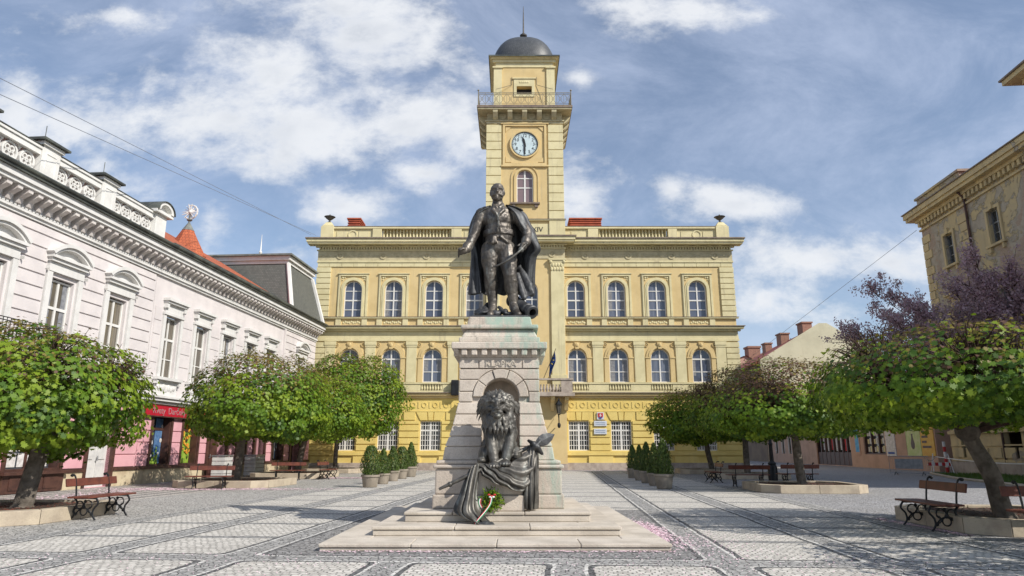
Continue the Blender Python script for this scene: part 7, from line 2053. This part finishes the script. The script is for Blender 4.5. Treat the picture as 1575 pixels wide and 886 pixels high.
pos = [(569, 749.5, 1.12), (588, 744.5, 1.03), (603, 740, 1.0), (617, 736.5, 1.0), (631, 733.5, 1.08), (1022, 752, 1.12), (1008, 747, 1.08), (996, 743, 1.05), (985, 739, 1.05), (974, 735.5, 1.0)]
labs = ['nearest potted conifer of the row left of the pedestal, round and olive green', 'second potted conifer from the front in the left row', 'middle potted conifer of the left row', 'fourth potted conifer from the front in the left row', 'farthest potted conifer of the left row, slim and dark, next to the pedestal',
        'nearest potted conifer of the row right of the pedestal', 'second potted conifer from the front in the right row', 'middle potted conifer of the right row', 'fourth potted conifer from the front in the right row', 'farthest potted conifer of the right row, closest to the yellow wall']
PR = [conifer_proto(1, 'a'), conifer_proto(2, 'b'), conifer_proto(3, 'c')]
for i, (px, py, sc) in enumerate(pos):
    p = gr(px, py)
    if i < 3: o = PR[i]; o.location = p; o['label'] = labs[i]; o.rotation_euler = (0, 0, i)
    else: o = copy_tree(PR[(0 if i < 4 else 1 + i % 2)], None, p, i * 1.7, labs[i])
    jit = random.Random(i * 7 + 1); sc *= jit.uniform(.93, 1.07); o.rotation_euler = (jit.uniform(-.04, .04) * 0, 0, o.rotation_euler.z)
    o.scale = (sc * .98 * jit.uniform(.94, 1.06), sc * .98, sc * (1.12 if i in (4, 5, 6, 7, 8, 9) else 1.0))

# ================================================================== STREET FURNITURE
lamp = empty('street_lamp', (gr(1190, 745).x, gr(1190, 745).y, 0), 0, 'black cast iron lamp post rising into the right maple crown', 'street lamp')
b = MB(); b.lathe([(.24, 0), (.24, .12), (.19, .16), (.20, .7), (.15, .78), (.17, .85), (.09, .95), (.075, 1.6), (.10, 1.65), (.07, 1.7), (.055, 3.2), (.09, 3.25), (.04, 3.35)], 14); b.build('post', M['iron'], lamp, smooth=35)
b = MB(); b.tube([(-.5, 0, 3.2), (-.3, 0, 3.35), (0, 0, 3.2), (.3, 0, 3.35), (.5, 0, 3.2)], .025, 6); b.build('arm', M['iron'], lamp)
for s in (-.5, .5):
    b = MB(); b.lathe([(.10, 3.22), (.16, 3.55), (.20, 3.56), (.06, 3.75), (.02, 3.85)], 8, c=(s, 0, 0)); b.build('lantern', M['iron'], lamp)

bp = gr(1400, 731)
bar = empty('crowd_barrier', (bp.x, bp.y, 0), R(-42), 'grey steel crowd barrier standing in the shaded street', 'barrier')
b = MB(); w, h = 1.0, 1.05
b.tube([(-w, 0, .12), (-w, 0, h), (w, 0, h), (w, 0, .12), (-w, 0, .12)], .022, 6)
b.build('frame', M['greyiron'], bar)
b = MB()
for k in range(1, 22): x = -w + 2 * w * k / 22; b.tube([(x, 0, .12), (x, 0, h)], .009, 4)
b.box(-.7, .7, -.012, .012, .35, .9); b.build('infill', M['greyiron'], bar)
for s in (-.7, .7):
    b = MB(); b.tube([(s, -.38, .0), (s, -.1, .16), (s, .1, .16), (s, .38, .0)], .02, 6); b.build('foot', M['iron'], bar)
# tape from the barrier to the striped posts
sp_ = gr(1450, 727)
st = empty('striped_barrier', (sp_.x, sp_.y, 0), R(-20), 'red and white striped folding road barrier at the edge of the lawn', 'barrier')
b = MB()
for sx in (-.55, .55): b.tube([(sx, -.35, 0), (sx * .75, 0, 1.15), (sx, .35, 0)], .03, 6)
b.tube([(-.8, 0, .5), (.85, 0, .42)], .03, 6); b.build('trestle', M['white'], st)
b = MB()
for j, z in enumerate((.42,)):
    for k in range(8): b.box(-.75 + .19 * k, -.75 + .19 * (k + 1), -.06, -.02, z, z + .2, (k + j) % 2)
b.build('striped_board', [M['redpaint'], M['white']], st)
b = MB()
for k in range(6): b.lathe([(.09, .32 * k), (.09, .32 * (k + 1) - .002)], 10, c=(.35, .35, 0), mi=k % 2)
b.build('striped_post', [M['redpaint'], M['white']], st)
b = MB(); a = Vector((bp.x + .6, bp.y - .5, 1.0)); c = Vector((sp_.x - .3, sp_.y, .95)); far_ = Vector((rworld(rx(30), -1.5).x, rworld(rx(30), -1.5).y, .9))
for p, q in ((a, c), (c, far_)):
    P_ = [p.lerp(q, k / 12) - Vector((0, 0, .25 * math.sin(PI * k / 12))) for k in range(13)]
    b.add([v for p_ in P_ for v in (p_, p_ + Vector((0, 0, .06)))], [(2 * k, 2 * k + 2, 2 * k + 3, 2 * k + 1) for k in range(12)], 0)
o = b.build('barrier_tape', M['white']); so = o.modifiers.new('s', 'SOLIDIFY'); so.thickness = .004
tag(o, 'thin white barrier tape stretched from the crowd barrier along the lawn', 'tape')

# petals drifted along kerbs and joints
rnd = random.Random(77); b = MB()
def petals(n, f, s=.022):
    for k in range(n):
        x, y = f(); a = rnd.uniform(0, 2 * PI); r = s * rnd.uniform(.6, 1.3); z = rnd.uniform(.006, .016)
        b.add([(x + r * math.cos(a), y + r * math.sin(a), z), (x + r * .6 * math.cos(a + 1.7), y + r * .6 * math.sin(a + 1.7), z + .006), (x - r * math.cos(a), y - r * math.sin(a), z + .003), (x + r * .6 * math.cos(a - 1.7), y + r * .6 * math.sin(a - 1.7), z)], [(0, 1, 2, 3)])
petals(2600, lambda: (2.36 + abs(rnd.gauss(0, .16)) + .02 * rnd.random(), rnd.gauss(12.8, .75)))
petals(500, lambda: (rnd.uniform(-2.7, 2.3), 10.24 - abs(rnd.gauss(0, .05))))
petals(900, lambda: (rnd.gauss(2.7, .5), rnd.gauss(11.2, .9)), .016)
petals(3200, lambda: (rnd.gauss(-11, 2.0), 25.9 + rnd.gauss(0, .35)), .035)
petals(2200, lambda: (rnd.uniform(-10, -6), 36 + rnd.gauss(0, .3)), .05)
petals(3000, lambda: (rnd.uniform(-14, 14), TD - .55 - abs(rnd.gauss(0, .25))), .06)
petals(1500, lambda: (rnd.gauss(-13.6, .5), rnd.uniform(17, 27)), .04)
petals(700, lambda: (7.62 + rnd.gauss(0, .06), rnd.uniform(12, 15)), .022)
petals(1500, lambda: (rnd.uniform(-7, 6), rnd.uniform(7.5, 10)), .012)
o = b.build('petals', M['petal']); tag(o, 'pink fallen blossom petals scattered along the kerbs and steps', 'petals', kind='stuff')

# overhead wires
def wire(name, p, q, lab, r=.018, sag=.25):
    b = MB(); P_ = [p.lerp(q, k / 24) - Vector((0, 0, sag * 4 * (k / 24) * (1 - k / 24))) for k in range(25)]; b.tube(P_, r, 5); o = b.build(name, M['wire']); tag(o, lab, 'cable', 'overhead cables'); return o
wire('overhead_cable', at(-330, -46, 12), at(478, 361, TD - .9), 'upper of two thin cables crossing the sky to the town hall cornice', .011, .0)
wire('overhead_cable', at(-330, -2, 12), at(486, 362, TD - .9), 'lower of two thin cables crossing the sky to the town hall cornice', .011, .0)
wire('overhead_cable', at(1146, 556, TD + 14), at(1410, 354, 45.3), 'cable rising from behind the town hall to the derelict building', .014, .0)

# ================================================================== SKY, SUN, CAMERA
AZ, EL = R(55), R(39)                     # sun: to the right and behind the viewer
sd = Vector((math.sin(AZ) * math.cos(EL), -math.cos(AZ) * math.cos(EL), math.sin(EL)))
sun = bpy.data.lights.new('sun', 'SUN'); sun.energy = 4.5; sun.angle = R(.53); sun.color = (1, .95, .87)
so = bpy.data.objects.new('sun', sun); COL.objects.link(so); so.rotation_euler = (-sd).to_track_quat('-Z', 'Y').to_euler(); so.location = sd * 60

world = bpy.data.worlds.new('World'); scene.world = world; world.use_nodes = True
wt = NT(world.node_tree); bg = world.node_tree.nodes['Background']
sky = wt.n('ShaderNodeTexSky', sky_type='NISHITA'); sky.sun_disc = False; sky.sun_elevation = EL
sky.sun_rotation = math.atan2(sd.x, sd.y)
sky.altitude = 100; sky.air_density = 1.0; sky.dust_density = .6; sky.ozone_density = 1.6
tc = wt.n('ShaderNodeTexCoord'); D_ = tc.outputs['Generated']
sp3 = wt.n('ShaderNodeSeparateXYZ'); wt.put(sp3.inputs[0], D_)
yy = wt.m('MAXIMUM', wt.m('ABSOLUTE', sp3.outputs[1]), .12)
qx = wt.m('DIVIDE', sp3.outputs[0], yy); qz = wt.m('DIVIDE', sp3.outputs[2], yy)
cmb = wt.n('ShaderNodeCombineXYZ'); wt.put(cmb.inputs[0], qx); wt.put(cmb.inputs[1], qz); Q = cmb.outputs[0]
# cloud banks standing over the square: centre (as seen from the viewer), half width, half height, weight
BL = [(560, 55, 180, 95, 1), (430, 110, 150, 75, 1), (310, 180, 170, 75, 1), (120, 185, 150, 60, 1), (470, 195, 210, 62, 1), (620, 170, 130, 75, .95), (715, 190, 80, 70, .8), (150, 25, 120, 28, .7), (655, 268, 62, 28, 1.05), (400, 240, 150, 34, .8),
      (160, 275, 85, 45, .7), (535, 318, 85, 32, .8), (20, 170, 80, 60, .9), (325, 335, 32, 45, .55), (520, 10, 160, 60, .9), (1050, 15, 120, 36, .95), (985, 25, 55, 40, .6), (888, 118, 30, 22, .8), (895, 300, 60, 75, .8), (1140, 313, 105, 30, 1), (1215, 392, 115, 48, 1.05), (1370, 402, 120, 40, .9), (1175, 460, 70, 36, .6), (1350, 480, 110, 36, .55), (1030, 295, 24, 20, .6), (450, 395, 60, 30, .5)]
mask = None
for x, y, rx_, ry_, w in BL:
    c = at(x, y, 1.0); qa = (c.x, c.z - EYE)
    c2 = at(x + rx_, y, 1.0); c3 = at(x, y - ry_, 1.0)
    mp = wt.n('ShaderNodeMapping'); mp.vector_type = 'TEXTURE'; wt.put(mp.inputs[0], Q)
    mp.inputs['Location'].default_value = (qa[0], qa[1], 0); mp.inputs['Scale'].default_value = (abs(c2.x - c.x), abs(c3.z - c.z), 1)
    ln = wt.n('ShaderNodeVectorMath', operation='LENGTH'); wt.put(ln.inputs[0], mp.outputs[0])
    v = wt.m('MULTIPLY', wt.m('SUBTRACT', 1.25, ln.outputs['Value']), w)
    mask = v if mask is None else wt.m('SMOOTH_MAX', mask, v, .25)
mask = wt.m('MAXIMUM', mask, -.6)
Qs = wt.scalev(Q, (1.0, 1.5, 1))
n1 = wt.noise(Qs, 5.2, 12, .62, .15)
n2 = wt.noise(Qs, 15, 10, .66, .1)
shape = wt.m('ADD', mask, wt.m('ADD', wt.m('MULTIPLY', wt.m('SUBTRACT', n1, .5), 3.4), wt.m('MULTIPLY', wt.m('SUBTRACT', n2, .5), 1.5)))
dens = wt.ss(shape, -.02, 1.2)
off = wt.n('ShaderNodeVectorMath', operation='ADD'); wt.put(off.inputs[0], Qs); off.inputs[1].default_value = (.035, .06, 0)
n1b = wt.noise(off.outputs[0], 5.2, 5, .55, .25)
lit = wt.ss(wt.m('ADD', wt.m('SUBTRACT', n1, n1b), wt.m('MULTIPLY', wt.m('SUBTRACT', n2, .5), .18)), -.10, .12)
thick = wt.ss(shape, .5, 2.0)
CW, CG = (7.2, 7.35, 7.6), (3.9, 4.3, 5.0)
ccol = wt.mix(wt.m('MULTIPLY', thick, wt.m('SUBTRACT', 1.0, wt.m('MULTIPLY', lit, .75))), CW, CG)
cirr = wt.m('MULTIPLY', wt.ss(wt.noise(wt.scalev(Q, (1.3, 1.9, 1)), 2.4, 10, .66, .5), .32, .78), .46)
skyc = wt.mix(wt.m('ADD', cirr, .16), sky.outputs[0], (5.0, 5.7, 7.3))
low = wt.ss(qz, .0, .09)
fin = wt.mix(wt.m('MULTIPLY', dens, .93), skyc, ccol)
nz = wt.m('GREATER_THAN', sp3.outputs[2], -.02)
wt.put(bg.inputs['Color'], fin); bg.inputs['Strength'].default_value = .108

cam = bpy.data.cameras.new('camera'); cam.sensor_width = 36; cam.lens = 36 * FOC / 1575; cam.clip_end = 3000; cam.clip_start = .1
co = bpy.data.objects.new('camera', cam); COL.objects.link(co); co.location = (0, 0, EYE); co.rotation_euler = (PI / 2 + TH, 0, 0)
scene.camera = co
scene.view_settings.view_transform = 'Standard'; scene.view_settings.look = 'None'; scene.view_settings.gamma = 1; scene.view_settings.exposure = 0.25
try: scene.view_settings.use_curve_mapping = False
except Exception: pass
scene.render.engine = 'CYCLES'; scene.cycles.max_bounces = 6; scene.cycles.use_denoising = True; scene.cycles.caustics_reflective = False; scene.cycles.caustics_refractive = False
